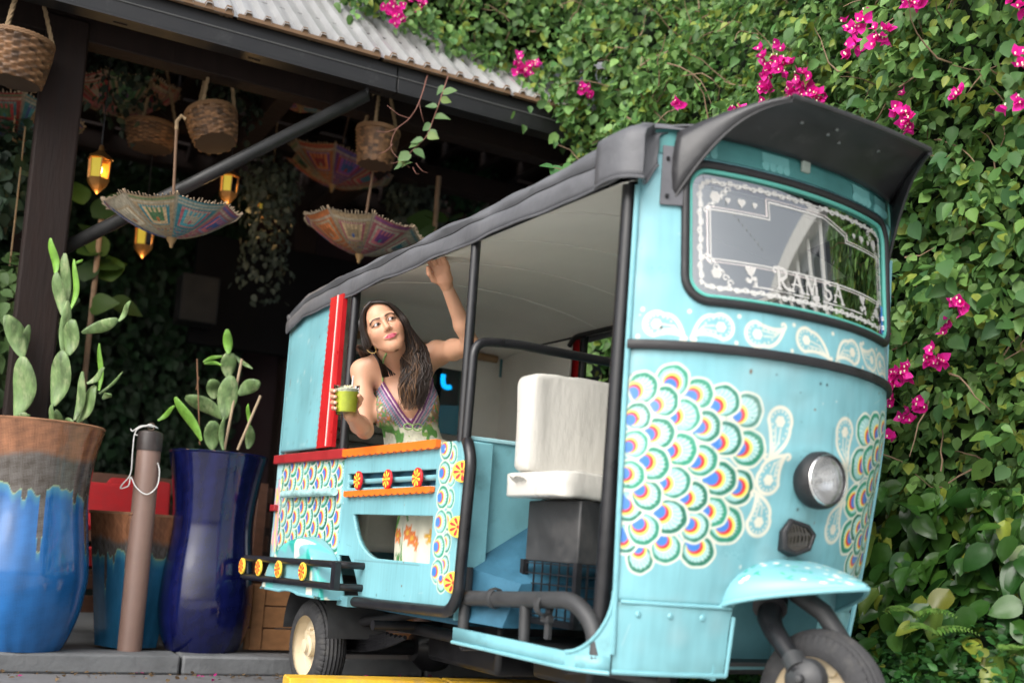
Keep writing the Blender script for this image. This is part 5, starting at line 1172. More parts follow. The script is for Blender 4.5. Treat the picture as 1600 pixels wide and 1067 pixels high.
def lantern(px, py, b, sc, label, power=1.2):
    c = fac_at(px, py, b); e = empty('lantern', c); tag(e, label, 'lantern', 'lit brass lanterns'); e.scale = (sc,)*3
    MB().lathe([(0, .16), (.012, .15), (.018, .12), (.04, .10), (.075, .075), (.08, .065), (.07, .062)], 6).build('hood', M_brass, e, smooth=25)
    MB().lathe([(.062, -.055), (.07, -.06), (.06, -.085), (.03, -.12), (.012, -.14), (0, -.15)], 6).build('base', M_brass, e, smooth=25)
    for k in range(6):
        a = k*math.pi/3; MB().tube([(.066*math.cos(a), .066*math.sin(a), .065), (.062*math.cos(a), .062*math.sin(a), -.058)], .004, 5).build('frame_bar', M_brass, e)
        a2 = a+math.pi/3; q = .96; mb = MB(); mb.add([(.064*math.cos(a)*q, .064*math.sin(a)*q, .06), (.064*math.cos(a2)*q, .064*math.sin(a2)*q, .06), (.06*math.cos(a2)*q, .06*math.sin(a2)*q, -.055), (.06*math.cos(a)*q, .06*math.sin(a)*q, -.055)], [(0, 1, 2, 3)])
        mb.build('pane', [M_amber, M_olive, MATS['clear_glass']][k % 3], e, smooth=0)
    MB().lathe([(0, .03), (.016, .02), (.02, 0), (.014, -.02), (0, -.028)], 12).build('bulb', M_glow, e)
    MB().tube([(0, 0, .15), (0, 0, .7)], .004, 5).build('chain', M_black, e)
    L = bpy.data.lights.new('lantern_light', 'POINT'); L.energy = power; L.color = (1, .6, .25); L.shadow_soft_size = .05; lo = bpy.data.objects.new('lantern_light', L); col.objects.link(lo); lo.parent = e; lo.location = (0, 0, -.2)
lantern(155, 266, .75, .85, 'lit lantern with green and amber panes beside the dark post'); lantern(358, 290, .9, .75, 'lit amber lantern above the brace pipe behind the nearest parasol')
lantern(225, 372, 1.4, .8, 'lit lantern low behind the nearest parasol'); lantern(412, 322, 1.8, .6, 'small lit lantern in the trailing plant')
# blue neon mark glimpsed through the rear window
NE = at(692, 597, 6.3); mb = MB(); Mr = Vector((.93, .37, 0))
mb.tube(curve([NE+Mr*.0+Vector((0, 0, .045)), NE+Mr*.0+Vector((0, 0, .012)), NE+Mr*.008+Vector((0, 0, -.018)), NE+Mr*.03+Vector((0, 0, -.028)), NE+Mr*.05+Vector((0, 0, -.022))], 24), [.016]*1+[.019]*40 if False else .014, 10)
o = mb.build('neon_sign', emit_mat('blue_neon', (.0, .45, 1.0), 3)); tag(o, 'glowing blue neon stroke seen past her raised arm through the rear window', 'neon sign')

p = at(716, 665, 6.6); o = MB().box2((p.x-.22, p.y, .08), (p.x+.25, p.y+.35, p.z+.12)).build('cabinet', mat('teal_cabinet_paint', (.03, .13, .17), .5), bevel=.01); tag(o, 'dim teal cabinet seen through the rickshaw rear window', 'cabinet')
# house across the street, mirrored in the windscreen
HS_ = empty('street_house', (11.5, -3, 0)); tag(HS_, 'pale street house mirrored in the windscreen, out of direct view', 'house')
mb = MB(); mb.box2((0, -5, 0), (5, 7, 7.5)); mb.build('wall', mat('pale_render', (.50, .52, .54), .8, var=.1), HS_)
for k in range(9):
    y = -4.4+1.3*k; MB().box2((-.25, y-.16, 0), (-.003, y+.16, 7.4)).build('pilaster', mat('white_pilaster', (.75, .74, .70), .7), HS_)
    for z in (1.0, 3.4, 5.6):
        w = MB().box2((-.05, y+.34, z), (-.004, y+.96, z+1.5)).build('window', mat('dark_pane', (.02, .025, .03), .1), HS_)
MB().box2((-.4, -5.2, 7.4), (5, 7.2, 7.7)).build('cornice', MATS['white_pilaster'], HS_)
# ---------------------------------------------------------------- the passenger: one continuous skin grown from a distance field
def sdf_field(prims, h, pad=.02):
    lo = np.min([np.min(p['bb'][0]) if False else p['bb'][0] for p in prims if p['op'] == 'u'], axis=0)-pad; hi = np.max([p['bb'][1] for p in prims if p['op'] == 'u'], axis=0)+pad
    n = np.ceil((hi-lo)/h).astype(int)+1; D = np.full(tuple(n), .2, np.float32); ax = [lo[i]+h*np.arange(n[i]) for i in range(3)]
    for p in prims:
        k = p['k']; m = k*1.2+.02; i0 = np.maximum(((p['bb'][0]-m-lo)/h).astype(int), 0); i1 = np.minimum(((p['bb'][1]+m-lo)/h).astype(int)+2, n)
        if np.any(i1 <= i0): continue
        sl = tuple(slice(a, b) for a, b in zip(i0, i1)); X, Y, Z = np.meshgrid(*[ax[i][sl[i]] for i in range(3)], indexing='ij')
        d = p['f'](X, Y, Z).astype(np.float32); c = D[sl]
        if p['op'] == 'u':
            t = np.clip(.5+.5*(c-d)/k, 0, 1); D[sl] = c*(1-t)+d*t-k*t*(1-t)
        else:
            t = np.clip(.5-.5*(c+d)/k, 0, 1); D[sl] = c*(1-t)+(-d)*t+k*t*(1-t)
    return D, lo
def surface_nets(D, lo, h):
    ins = D < 0; nx, ny, nz = D.shape
    cnt = np.zeros((nx-1, ny-1, nz-1), np.int8)
    cor = [(i, j, k) for i in (0, 1) for j in (0, 1) for k in (0, 1)]
    def C(A, c): return A[c[0]:nx-1+c[0], c[1]:ny-1+c[1], c[2]:nz-1+c[2]]
    for c in cor: cnt += C(ins, c)
    act = (cnt > 0) & (cnt < 8); idx = np.full(act.shape, -1, np.int64); I = np.argwhere(act); idx[act] = np.arange(len(I)); S = np.zeros((len(I), 3)); W = np.zeros(len(I))
    vals = {c: C(D, c)[act] for c in cor}
    for a in cor:
        for ax in range(3):
            if a[ax] == 0:
                b = list(a); b[ax] = 1; b = tuple(b); da, db = vals[a], vals[b]; m = (da < 0) != (db < 0); t = np.where(m, da/(da-db+1e-12), 0)
                p = np.tile(np.array(a, float), (len(I), 1)); p[:, ax] += t; S += p*m[:, None]; W += m
    V = lo+h*(I+S/W[:, None]); F = []
    for ax in range(3):
        s0 = [slice(1, -1)]*3; s0[ax] = slice(0, -1); s1 = [slice(1, -1)]*3; s1[ax] = slice(1, None)
        a, b = ins[tuple(s0)], ins[tuple(s1)]; m = a != b; J = np.argwhere(m); o = np.ones(3, int); o[ax] = 0; J = J+o; u, v = [(1, 2), (2, 0), (0, 1)][ax]
        def cell(du, dv): q = J.copy(); q[:, u] -= du; q[:, v] -= dv; return idx[q[:, 0], q[:, 1], q[:, 2]]
        quad = np.stack([cell(1, 1), cell(0, 1), cell(0, 0), cell(1, 0)], 1); fl = ~a[m]; quad[fl] = quad[fl][:, ::-1]; F.append(quad)
    F = np.concatenate(F); F = F[(F >= 0).all(1)]
    return V, F
def relax(V, F, it=2, lam=.5):
    n = len(V)
    for _ in range(it):
        S = np.zeros_like(V); W = np.zeros(n)
        for a in range(4):
            for b in ((a+1) % 4, (a+3) % 4): np.add.at(S, F[:, a], V[F[:, b]]); np.add.at(W, F[:, a], 1)
        V = V*(1-lam)+lam*S/np.maximum(W, 1)[:, None]
    return V
def vnormals(V, F):
    n = np.cross(V[F[:, 2]]-V[F[:, 0]], V[F[:, 3]]-V[F[:, 1]]); N = np.zeros_like(V)
    for a in range(4): np.add.at(N, F[:, a], n)
    return N/(np.linalg.norm(N, axis=1, keepdims=True)+1e-12)
def cap(a, b, ra, rb=None, k=.02, op='u'):
    a, b = np.array(a, float), np.array(b, float); rb = ra if rb is None else rb; r = max(ra, rb); ab = b-a; l2 = ab@ab+1e-12
    def f(X, Y, Z):
        t = np.clip(((X-a[0])*ab[0]+(Y-a[1])*ab[1]+(Z-a[2])*ab[2])/l2, 0, 1)
        return np.sqrt((X-a[0]-t*ab[0])**2+(Y-a[1]-t*ab[1])**2+(Z-a[2]-t*ab[2])**2)-(ra+(rb-ra)*t)
    return dict(f=f, bb=(np.minimum(a, b)-r, np.maximum(a, b)+r), k=k, op=op)
def ell(c, r, k=.02, M=None, op='u'):
    c, r = np.array(c, float), np.array(r, float); Mi = np.eye(3) if M is None else np.array(M).T
    def f(X, Y, Z):
        x, y, z = X-c[0], Y-c[1], Z-c[2]; u = (Mi[0, 0]*x+Mi[0, 1]*y+Mi[0, 2]*z)/r[0]; v = (Mi[1, 0]*x+Mi[1, 1]*y+Mi[1, 2]*z)/r[1]; w = (Mi[2, 0]*x+Mi[2, 1]*y+Mi[2, 2]*z)/r[2]
        q = np.sqrt(u*u+v*v+w*w)+1e-9; g = np.sqrt((u/r[0])**2+(v/r[1])**2+(w/r[2])**2)+1e-9
        return q*(q-1)/g
    R_ = r.max(); return dict(f=f, bb=(c-R_, c+R_), k=k, op=op)
A3 = lambda x, y, Y: np.array(at(x, y, Y))
SKIN = np.array((.56, .305, .195))
# joints
shR, elR, wrR = A3(566, 580, 4.43), A3(570, 672, 4.36), A3(549, 650, 4.185)
shL, elL, wrL = A3(684, 552, 4.46), A3(736, 540, 4.24), A3(698, 447, 4.085)
chest, upch, waist, pelv = A3(636, 632, 4.475), A3(624, 588, 4.475), A3(645, 690, 4.52), A3(654, 738, 4.56)
notch = A3(619, 573, 4.415)
# head frame
mid_eye = A3(600, 503, 4.215); hup = np.array((-math.sin(R(30)), .06, math.cos(R(30)))); hf = np.array((.16, -.98, .05)); hup /= np.linalg.norm(hup); hf -= hup*(hf@hup); hf /= np.linalg.norm(hf); hr = np.cross(hup, hf); hr /= np.linalg.norm(hr)
HM = np.stack([hr, -hf, hup], 1)                         # columns: right, back, up
HS = .96
hc = mid_eye-HM@np.array((0, -.078, 0))*HS
def hw(p): return hc+HM@(np.array(p)*HS)
legs = [np.array(tuk(.42, .40, .90)), np.array(tuk(.80, .36, .86)), np.array(tuk(.86, .36, .47)), np.array(tuk(.98, .34, .455))]
legs2 = [np.array(tuk(.38, .60, .90)), np.array(tuk(.80, .60, .86)), np.array(tuk(.86, .60, .47)), np.array(tuk(.98, .60, .455))]
tx = np.array((.97, -.12, .10)); tx /= np.linalg.norm(tx); tz = (upch-waist); tz /= np.linalg.norm(tz); tx -= tz*(tx@tz); tx /= np.linalg.norm(tx); ty = np.cross(tz, tx); TM = np.stack([tx, ty, tz], 1)
def tl(o, x, y, z): return o+TM@np.array((x, y, z))
body = [ell(chest, (.128, .090, .125), .05, TM), ell(upch+np.array((0, .012, 0)), (.135, .068, .075), .05, TM), ell(waist, (.112, .088, .13), .06, TM), ell(pelv, (.165, .13, .12), .06, TM),
    cap(upch, shR, .055, .044, .04), cap(upch, shL, .055, .050, .04),
    ell(tl(chest, -.078, -.070, -.012), (.062, .058, .062), .028, TM), ell(tl(chest, .078, -.070, .0), (.062, .058, .062), .028, TM),
    cap(notch+np.array((0, .04, -.01)), hw((0, .03, -.075)), .050, .045, .035), cap(tl(upch, -.10, -.03, .055), hw((-.02, .045, -.06)), .03, .03, .05), cap(tl(upch, .10, -.03, .055), hw((.02, .045, -.06)), .03, .03, .05),
    cap(notch+np.array((-.015, .005, .0)), shR+np.array((.02, -.03, .03)), .011, .011, .03), cap(notch+np.array((.015, .005, .0)), shL+np.array((-.02, -.03, .02)), .011, .011, .03),
    cap(shR, (shR+elR)/2, .041, .037, .03), cap((shR+elR)/2, elR, .037, .032, .03), cap(elR, elR*.6+wrR*.4, .033, .033, .02), cap(elR*.6+wrR*.4, wrR, .037, .026, .02),
    cap(shL, (shL+elL)/2, .046, .039, .03), cap((shL+elL)/2, elL, .039, .033, .03), cap(elL, elL*.65+wrL*.35, .034, .033, .02), cap(elL*.65+wrL*.35, wrL, .033, .023, .02)]
for lg in (legs, legs2): body += [cap(pelv, lg[0], .10, .09, .05), cap(lg[0], lg[1], .088, .06, .03), cap(lg[1], lg[2], .055, .038, .03), cap(lg[2], lg[3], .036, .03, .02)]
D, lo = sdf_field(body, .0058); bV, bF = surface_nets(D, lo, .0058); bV = relax(bV, bF, 3)
# hands -----------------------------------------------------------
gl_c = A3(541.5, 625, 4.155); gl_up = np.array((-.05, -.06, 1.0)); gl_up /= np.linalg.norm(gl_up); GLH, GR0, GR1 = .114, .039, .0495
def gpt(ang, z, r):                # point round the glass: angle 0 = right, 90 = towards camera
    x = np.array((1., 0, 0)); x -= gl_up*(x@gl_up); x /= np.linalg.norm(x); y = np.cross(gl_up, x)          # y points away
    rr = GR0+(GR1-GR0)*(z/GLH+.5)+r; return gl_c+gl_up*z+(x*math.cos(R(ang))-y*math.sin(R(ang)))*rr
def hand_R():
    P = []; palm = gpt(-95, -.018, .022); base = gpt(-80, -.050, .022)
    P += [cap(wrR, base, .026, .026, .02), cap(base, palm, .026, .022, .02), cap(palm+np.array((-.02, 0, .015)), palm+np.array((.02, 0, .012)), .018, .016, .02)]
    for i, (z, l) in enumerate(((.030, 1.0), (.010, 1.05), (-.010, 1.0), (-.029, .85))):
        a = [gpt(an, z-.002*i+.004*math.sin(j), .0085) for j, an in enumerate((-110, -150, -185, -215-12*l))]
        rr = [.0100, .0094, .0086, .0072]; rr = [q*(1 if i < 3 else .88) for q in rr]
        for j in range(3): P.append(cap(a[j], a[j+1], rr[j], rr[j+1], .005))
    a = [gpt(-70, -.030, .016), gpt(-40, -.008, .010), gpt(-5, .006, .009), gpt(22, .016, .0085)]; rr = [.014, .0118, .0100, .0078]
    for j in range(3): P.append(cap(a[j], a[j+1], rr[j], rr[j+1], .006))
    tips = [gpt(-215-12*l, z-.002*i, .0145) for i, (z, l) in enumerate(((.030, 1.0), (.010, 1.05), (-.010, 1.0), (-.029, .85)))]
    return P, tips
def hand_L():
    P = []; up = (A3(690, 424, 4.04)-wrL); up /= np.linalg.norm(up); side = np.array((1., -.25, 0)); side -= up*(side@up); side /= np.linalg.norm(side); nr = np.cross(side, up)
    if nr[1] > 0: nr = -nr
    p0 = wrL; kn = wrL+up*.085
    P += [cap(p0, p0+up*.03, .025, .026, .02), cap(p0+up*.03-side*.012, kn-side*.022, .020, .013, .012), cap(p0+up*.03+side*.012, kn+side*.024, .020, .013, .012), cap(p0+up*.03, kn, .017, .013, .012)]
    for i, (o, l, curl) in enumerate(((-.030, .062, .5), (-.011, .072, .35), (.010, .068, .3), (.029, .052, .4))):
        a = kn+side*o-up*.004; d = up*math.cos(.15)+nr*.25*curl; q = [a]
        for s_ in range(3):
            d = d/np.linalg.norm(d); q.append(q[-1]+d*l*(.45, .32, .25)[s_]); d = d+(-nr)*.0+nr*(.38*curl)
        rr = (.0096, .0090, .0082, .0068)
        for s_ in range(3): P.append(cap(q[s_], q[s_+1], rr[s_], rr[s_+1], .005))
    a = [p0+up*.022-side*.018, p0+up*.045-side*.034+nr*.016, p0+up*.078-side*.038+nr*.026, p0+up*.103-side*.036+nr*.026]; rr = (.015, .0118, .0098, .0076)
    for j in range(3): P.append(cap(a[j], a[j+1], rr[j], rr[j+1], .007))
    return P
PR_, tipsR = hand_R(); parts = [(bV, bF)]
for P in (PR_, hand_L()):
    D, lo = sdf_field(P, .0022); V, F = surface_nets(D, lo, .0022); parts.append((relax(V, F, 2), F))
# head ------------------------------------------------------------
def head_prims():
    P = [ell((0, .014, .036), (.0735, .094, .088), .02), ell((0, -.020, -.040), (.0575, .064, .076), .03), ell((0, -.060, -.098), (.019, .018, .019), .025)]
    for s in (-1, 1):
        P += [cap((s*.047, .0, -.048), (s*.016, -.052, -.098), .018, .014, .03), ell((s*.037, -.050, -.030), (.027, .028, .026), .03), cap((s*.014, -.081, .020), (s*.046, -.068, .021), .0105, .009, .02),
              ell((s*.0104, -.0890, -.0375), (.0070, .0074, .0064), .008), cap((s*.060, -.01, .0), (s*.062, .012, -.03), .012, .01, .02), ell((s*.0735, .014, -.012), (.008, .017, .030), .008)]
    P += [cap((0, -.078, .012), (0, -.096, -.027), .0078, .0086, .014), ell((0, -.0985, -.0325), (.0086, .0092, .0082), .008)]
    for s in (-1, 1): P.append(ell((s*.0315, -.094, -.001), (.0165, .014, .0115), .012, op='s'))
    for s in (-1, 1):
        P.append(ell((s*.0315, -.0735, -.001), (.0152, .0146, .0146), .005))
        P.append(ell((s*.0315, -.0900, -.0015), (.0142, .012, .0044), .0015, op='s'))
    for s in (-1, 1):
        P += [cap((s*.0265, -.0755, -.0640), (s*.0075, -.0868, -.0630), .0026, .0046, .006), cap((s*.0075, -.0868, -.0630), (0, -.0866, -.0642), .0046, .0042, .006), cap((s*.0255, -.0755, -.0655), (s*.009, -.0860, -.0730), .0028, .0054, .006)]
    P += [cap((-.009, -.0860, -.0730), (.009, -.0860, -.0730), .0056, .0056, .006), cap((-.021, -.0850, -.0678), (.021, -.0850, -.0678), .0014, .0016, .003, op='s')]
    return P
D, lo = sdf_field(head_prims(), .0017, .006); hV, hF = surface_nets(D, lo, .0017); hV = relax(hV, hF, 1, .4)
hC = np.tile(SKIN*np.array((1.03, 1.0, .98)), (len(hV), 1))
def paintv(C, m, c): m = np.clip(m, 0, 1)[:, None]; C[:] = C*(1-m)+np.array(c)*m
x, y, z = hV.T; fr = y < -.03
def pline(pts, zs=1.0):
    d = np.full(len(hV), 9.)
    for a, b in zip(pts[:-1], pts[1:]):
        a, b = np.array(a), np.array(b); ab = b-a; t = np.clip(((x-a[0])*ab[0]+(z-a[1])*ab[1])/(ab@ab), 0, 1); d = np.minimum(d, np.hypot(x-a[0]-t*ab[0], z-a[1]-t*ab[1]))
    return d
for s in (-1, 1):
    paintv(hC, fr*.30*np.exp(-(((x-s*.040)/.018)**2+((z+.034)/.014)**2)), (.62, .20, .14))                              # cheek colour
    paintv(hC, fr*.45*np.exp(-(((x-s*.0315)/.017)**2+((z-.008)/.007)**2)), (.26, .12, .075))                              # upper lid shading put into the skin colour
    paintv(hC, fr*np.clip(1.7-pline([(s*.0130, .0175), (s*.026, .0215), (s*.040, .0228), (s*.053, .0155)])/.0027, 0, .97), (.022, .013, .010))    # brow
    up_ = pline([(s*.0168, -.0035), (s*.022, .0028), (s*.0315, .0048), (s*.041, .0025), (s*.0485, -.001), (s*.052, .002)]); paintv(hC, fr*np.clip(1.7-up_/.0019, 0, 1), (.010, .007, .006))  # lash line
    lw_ = pline([(s*.0178, -.0050), (s*.0315, -.0078), (s*.0455, -.0035)]); paintv(hC, fr*np.clip(1.4-lw_/.0013, 0, .8), (.06, .03, .022))
    paintv(hC, (y < -.08)*.8*np.exp(-(((x-s*.0055)/.0028)**2+((z+.0428)/.0018)**2)), (.10, .03, .02))                     # nostril
lip = (y < -.070)*(np.abs(x) < .0275); zt_ = np.interp(np.abs(x), [0, .007, .0270], [-.0600, -.0583, -.0620]); zb_ = np.interp(np.abs(x), [0, .010, .0268], [-.0785, -.0776, -.0655])
paintv(hC, lip*np.clip((zt_-z)/.0012+.5, 0, 1)*np.clip((z-zb_)/.0012+.5, 0, 1), (.44, .075, .115)); paintv(hC, lip*np.clip(1.3-np.abs(z-(-.0678+.0034*(np.abs(x)/.026)**2))/.0009, 0, 1)*.6, (.16, .02, .03))
hW = hc+(hV*HS)@HM.T
parts.append((hW, hF)); offs = 0; V_, F_, C_l = [], [], []
for i, (V, F) in enumerate(parts):
    c = hC if i == 3 else np.tile(SKIN, (len(V), 1))*(1+.05*np.sin(V[:, :1]*40+V[:, 2:]*33))
    if i == 1:
        for t_ in tipsR: m = np.exp(-(np.linalg.norm(V-t_, axis=1)/.0055)**2*1.2)[:, None]*.9; c = c*(1-m)+np.array((.80, .62, .56))*m
    if i in (1, 2): c = c*np.array((1.0, .95, .92))
    V_.append(V); F_.append(F+offs); C_l.append(c); offs += len(V)
def skin_mat():
    m = mat('warm_skin', SKIN, .45, var=.03, scale=30, attr='paint', bump=.03, bscale=300, rvar=.05, spec=.4); b = m.node_tree.nodes['Principled BSDF']
    b.inputs['Subsurface Weight'].default_value = .12; b.inputs['Subsurface Radius'].default_value = (.012, .005, .003); b.inputs['Subsurface Scale'].default_value = 1.0; return m
M_skin = skin_mat()
PERSON = mesh_obj('person', np_mesh('person', np.concatenate(V_), np.concatenate(F_), M_skin, np.concatenate(C_l)))
tag(PERSON, 'person with long dark hair in patterned halter dress leaning out, arm raised, holding a drink', 'person')
# eyes
for s in (-1, 1):
    ec = np.array((s*.0315, -.0735, -.001)); gaze = np.array((.36, -.93, .03)); gaze /= np.linalg.norm(gaze); mb = MB(); Me_ = Matrix.Translation(Vector(hw(ec))) @ Vector(HM@gaze).to_track_quat('Z', 'Y').to_matrix().to_4x4()
    ey = MB().lathe([(.0136*math.sin(a), .0136*math.cos(a)) for a in np.linspace(0.0, math.pi, 20)], 24, Me_).build('eye', mat('eye_white', (.45, .43, .42), .25, var=.02), PERSON, smooth=80)
    MB().lathe([(.0137*math.sin(a), .0138*math.cos(a)) for a in np.linspace(.0, .60, 8)], 20, Me_).build('iris', mat('dark_brown_iris', (.035, .016, .008), .08, coat=1), ey, smooth=80)
    MB().lathe([(.0138*math.sin(a), .01395*math.cos(a)) for a in np.linspace(.0, .20, 5)], 16, Me_).build('pupil', mat('pupil_black', (.003, .003, .003), .05), ey, smooth=80)
# hoop earring on the visible side
ec = hw((-.082, .012, -.055)); MB().tube([ec+np.array(hr)*.006*math.cos(a)*1.0+np.array((math.cos(a)*.012, 0, 0))+np.array(hup)*.021*math.sin(a) for a in np.linspace(0, 6.283, 25)[:-1]], .0026, 8, closed=True).build('hoop_earring', mat('gold', (.75, .52, .22), .2, metal=1), PERSON)
MB().lathe([(0, .002), (.002, .001), (.0022, 0)], 8, Matrix.Translation(Vector(hw((.0165, -.094, -.034))))).build('nose_stud', mat('silver_stud', (.8, .8, .8), .1, metal=1), PERSON)
# ---------------------------------------------------------------- dress
def px_of(V):
    q = V-np.array(CAMP); d_ = np.array(_d); r_ = np.array(_r); u_ = np.array(_u); zc = q@d_; return 800+F_PX*(q@r_)/zc, 711-F_PX*(q@u_)/zc
bN = vnormals(bV, bF)
if (bN*(bV-chest)).sum(1).mean() < 0: bN = -bN
X_, Y_ = px_of(bV); facing_cam = bN[:, 1] < .25
def inpoly(X, Y, poly):
    ins = np.zeros(X.shape, bool)
    for (a, b) in zip(poly, poly[1:]+poly[:1]):
        if a[1] == b[1]: continue
        ins ^= ((a[1] > Y) != (b[1] > Y)) & (X < (b[0]-a[0])*(Y-a[1])/(b[1]-a[1])+a[0])
    return ins
cups = [(598, 595), (610, 615), (626, 640), (642, 662), (655, 640), (666, 612), (672, 586), (684, 597), (692, 618), (693, 645), (690, 668), (720, 700), (720, 800), (540, 800), (560, 700), (577, 668), (577, 640), (583, 618)]
armish = np.minimum(np.linalg.norm(np.cross(bV-shR, (elR-shR)/np.linalg.norm(elR-shR)), axis=1), np.linalg.norm(np.cross(bV-elR, (wrR-elR)/np.linalg.norm(wrR-elR)), axis=1))
tor = np.abs((bV-chest)@tx) < .165
notarm = ~((X_ < 590) & (bV[:, 1] < 4.42) & (armish < .052))
mask = (inpoly(X_, Y_, cups) & facing_cam & tor & notarm) | ((Y_ > 652) & tor & notarm & (Y_ < 735))
def seg_d(X, Y, pts):
    d = np.full(X.shape, 1e9)
    for a, b in zip(pts[:-1], pts[1:]):
        ab = np.array(b, float)-np.array(a, float); t = np.clip(((X-a[0])*ab[0]+(Y-a[1])*ab[1])/(ab@ab), 0, 1); d = np.minimum(d, np.hypot(X-a[0]-t*ab[0], Y-a[1]-t*ab[1]))
    return d
def dress_colour(V, X, Y):
    rg = np.random.default_rng(4); n = len(V); C = np.tile(np.array((.62, .60, .48)), (n, 1))
    nz1 = fnoise(V[:, 0], V[:, 2], 120, 11); nz2 = fnoise(V[:, 0]*1.3, V[:, 2], 190, 12); nz3 = fnoise(V[:, 0]*1.5, V[:, 2]*.8, 80, 14)
    paintv(C, np.clip((nz3-.25)*7, 0, 1), (.10, .26, .06)); paintv(C, np.clip((nz1-.75)*8, 0, 1), (.20, .36, .08))
    upper = np.clip((668-Y)/10, 0, 1)
    C2 = np.tile(np.array((.24, .14, .08)), (n, 1)); paintv(C2, np.clip((nz1-.1)*6, 0, 1), (.50, .17, .06)); paintv(C2, np.clip((nz2-.2)*6, 0, 1), (.07, .20, .07)); paintv(C2, np.clip((-nz2-.45)*6, 0, 1), (.30, .26, .34)); paintv(C2, np.clip((-nz1-.7)*6, 0, 1), (.55, .45, .30))
    C = C*(1-upper[:, None])+C2*upper[:, None]
    dv = np.minimum(seg_d(X, Y, [(598, 595), (610, 615), (626, 640), (642, 662)]), seg_d(X, Y, [(672, 586), (666, 612), (655, 640), (642, 662)]))
    along = (X+Y*.8)
    for (a, b, c) in ((0, 2.2, (.16, .035, .15)), (2.2, 4.4, (.55, .36, .42)), (4.4, 7.2, (.13, .03, .16)), (7.2, 9.0, (.42, .26, .36)), (9.0, 13.0, (.20, .22, .28)), (13.0, 14.5, (.40, .14, .22)), (14.5, 18, (.28, .30, .34))):
        m = (dv >= a) & (dv < b) & (Y < 668); C[m] = np.array(c)
        if a in (2.2, 9.0, 14.5): q = m & (np.sin(along*(2.2 if a == 2.2 else 1.3)) > .1); C[q] = np.array((.62, .52, .45) if a == 2.2 else (.10, .14, .22))
    return C*(1+.12*nz2)[:, None]
def dress_top():
    keep = mask[bF].all(1); f = bF[keep]; used = np.unique(f); rem = np.full(len(bV), -1); rem[used] = np.arange(len(used)); V = bV[used]+bN[used]*.0065; X, Y = X_[used], Y_[used]
    # hidden refinement: one linear subdivision so the print stays fine
    f = rem[f]; ctr = V[f].mean(1); e = {}
    q = np.concatenate([V, ctr]); nV = len(V); E = np.sort(np.concatenate([f[:, [0, 1]], f[:, [1, 2]], f[:, [2, 3]], f[:, [3, 0]]]), 1); U, inv = np.unique(E, axis=0, return_inverse=True); q = np.concatenate([q, (V[U[:, 0]]+V[U[:, 1]])/2]); m = len(f); eb = nV+m; inv = inv.reshape(-1); e0, e1, e2, e3 = inv[:m]+eb, inv[m:2*m]+eb, inv[2*m:3*m]+eb, inv[3*m:]+eb; c = np.arange(m)+nV
    F2 = np.concatenate([np.stack([f[:, 0], e0, c, e3], 1), np.stack([e0, f[:, 1], e1, c], 1), np.stack([c, e1, f[:, 2], e2], 1), np.stack([e3, c, e2, f[:, 3]], 1)])
    X2, Y2 = px_of(q); o = mesh_obj('dress', np_mesh('dress', q, F2, mat('printed_dress_cloth', (.5, .5, .4), .75, var=.06, scale=60, attr='paint', bump=.15, bscale=250), dress_colour(q, X2, Y2)), PERSON)
    sd = o.modifiers.new('th', 'SOLIDIFY'); sd.thickness = .003; sd.offset = -1; return o
DRESS = dress_top()
M_strap = mat('green_cream_strap', (.22, .34, .12), .8, var=.6, scale=60)
M_edge = mat('purple_piping', (.16, .03, .14), .7)
def skin_at(px, py, off=.004):
    d = (X_-px)**2+(Y_-py)**2+(bN[:, 1] > .1)*1e5; i = int(np.argmin(d)); v = Vector(bV[i])+Vector(bN[i])*off; q = at(px, py, v.y); return q
MB().tube([skin_at(598, 596, .008), skin_at(598, 585), skin_at(598, 572), skin_at(599, 562), Vector(hw((-.035, -.0, -.105)))+Vector((0, -.01, 0))], .0038, 6).build('halter_strap', M_strap, DRESS)
MB().tube([skin_at(671, 588, .008), skin_at(668, 578), skin_at(664, 570), skin_at(655, 560)], .0038, 6).build('halter_strap', M_strap, DRESS)
for pts in ([(598, 595), (610, 615), (626, 640), (642, 662)], [(672, 586), (666, 612), (655, 640), (642, 662)]):
    cc = []
    for a, b in zip(pts[:-1], pts[1:]): cc += [skin_at(a[0]+(b[0]-a[0])*t, a[1]+(b[1]-a[1])*t, .009) for t in (0, .33, .66)]
    cc.append(skin_at(*pts[-1], .009)); MB().tube([c for c in curve(cc, 60)], .0028, 6).build('neckline_piping', M_edge, DRESS)
kc = skin_at(645, 667, .012)
for (a, b) in ((.020, .014), (-.018, .012)): MB().tube([kc+Vector((a*(1+math.cos(t)), -.004, b*math.sin(t))) for t in np.linspace(0, 6.283, 17)[:-1]], .0028, 6, closed=True).build('tie_bow', M_strap, DRESS)
# skirt: cloth over thighs and shins, with folds
sk = [ell(pelv, (.185, .15, .12), .06, TM)]
kn1, kn2 = np.array(tuk(.80, .30, .87)), np.array(tuk(.80, .62, .87))
sk += [cap(pelv, kn1, .14, .11, .06), cap(pelv, kn2, .14, .10, .06), cap(kn1, np.array(tuk(.74, .24, .50)), .12, .15, .06), cap(np.array(tuk(.45, .22, .86)), np.array(tuk(.48, .24, .52)), .11, .14, .06), cap(np.array(tuk(.60, .20, .86)), np.array(tuk(.62, .22, .50)), .10, .13, .06), cap(kn2, np.array(tuk(.80, .62, .5)), .12, .15, .06)]
D, lo = sdf_field(sk, .0085); sV, sF = surface_nets(D, lo, .0085); sV = relax(sV, sF, 3); sN = vnormals(sV, sF)
if (sN*(sV-sV.mean(0))).sum(1).mean() < 0: sN = -sN
loc_ = np.stack([(sV-np.array(TUK_O))@np.array(TF), (sV-np.array(TUK_O))@np.array(TW), sV[:, 2]], 1)
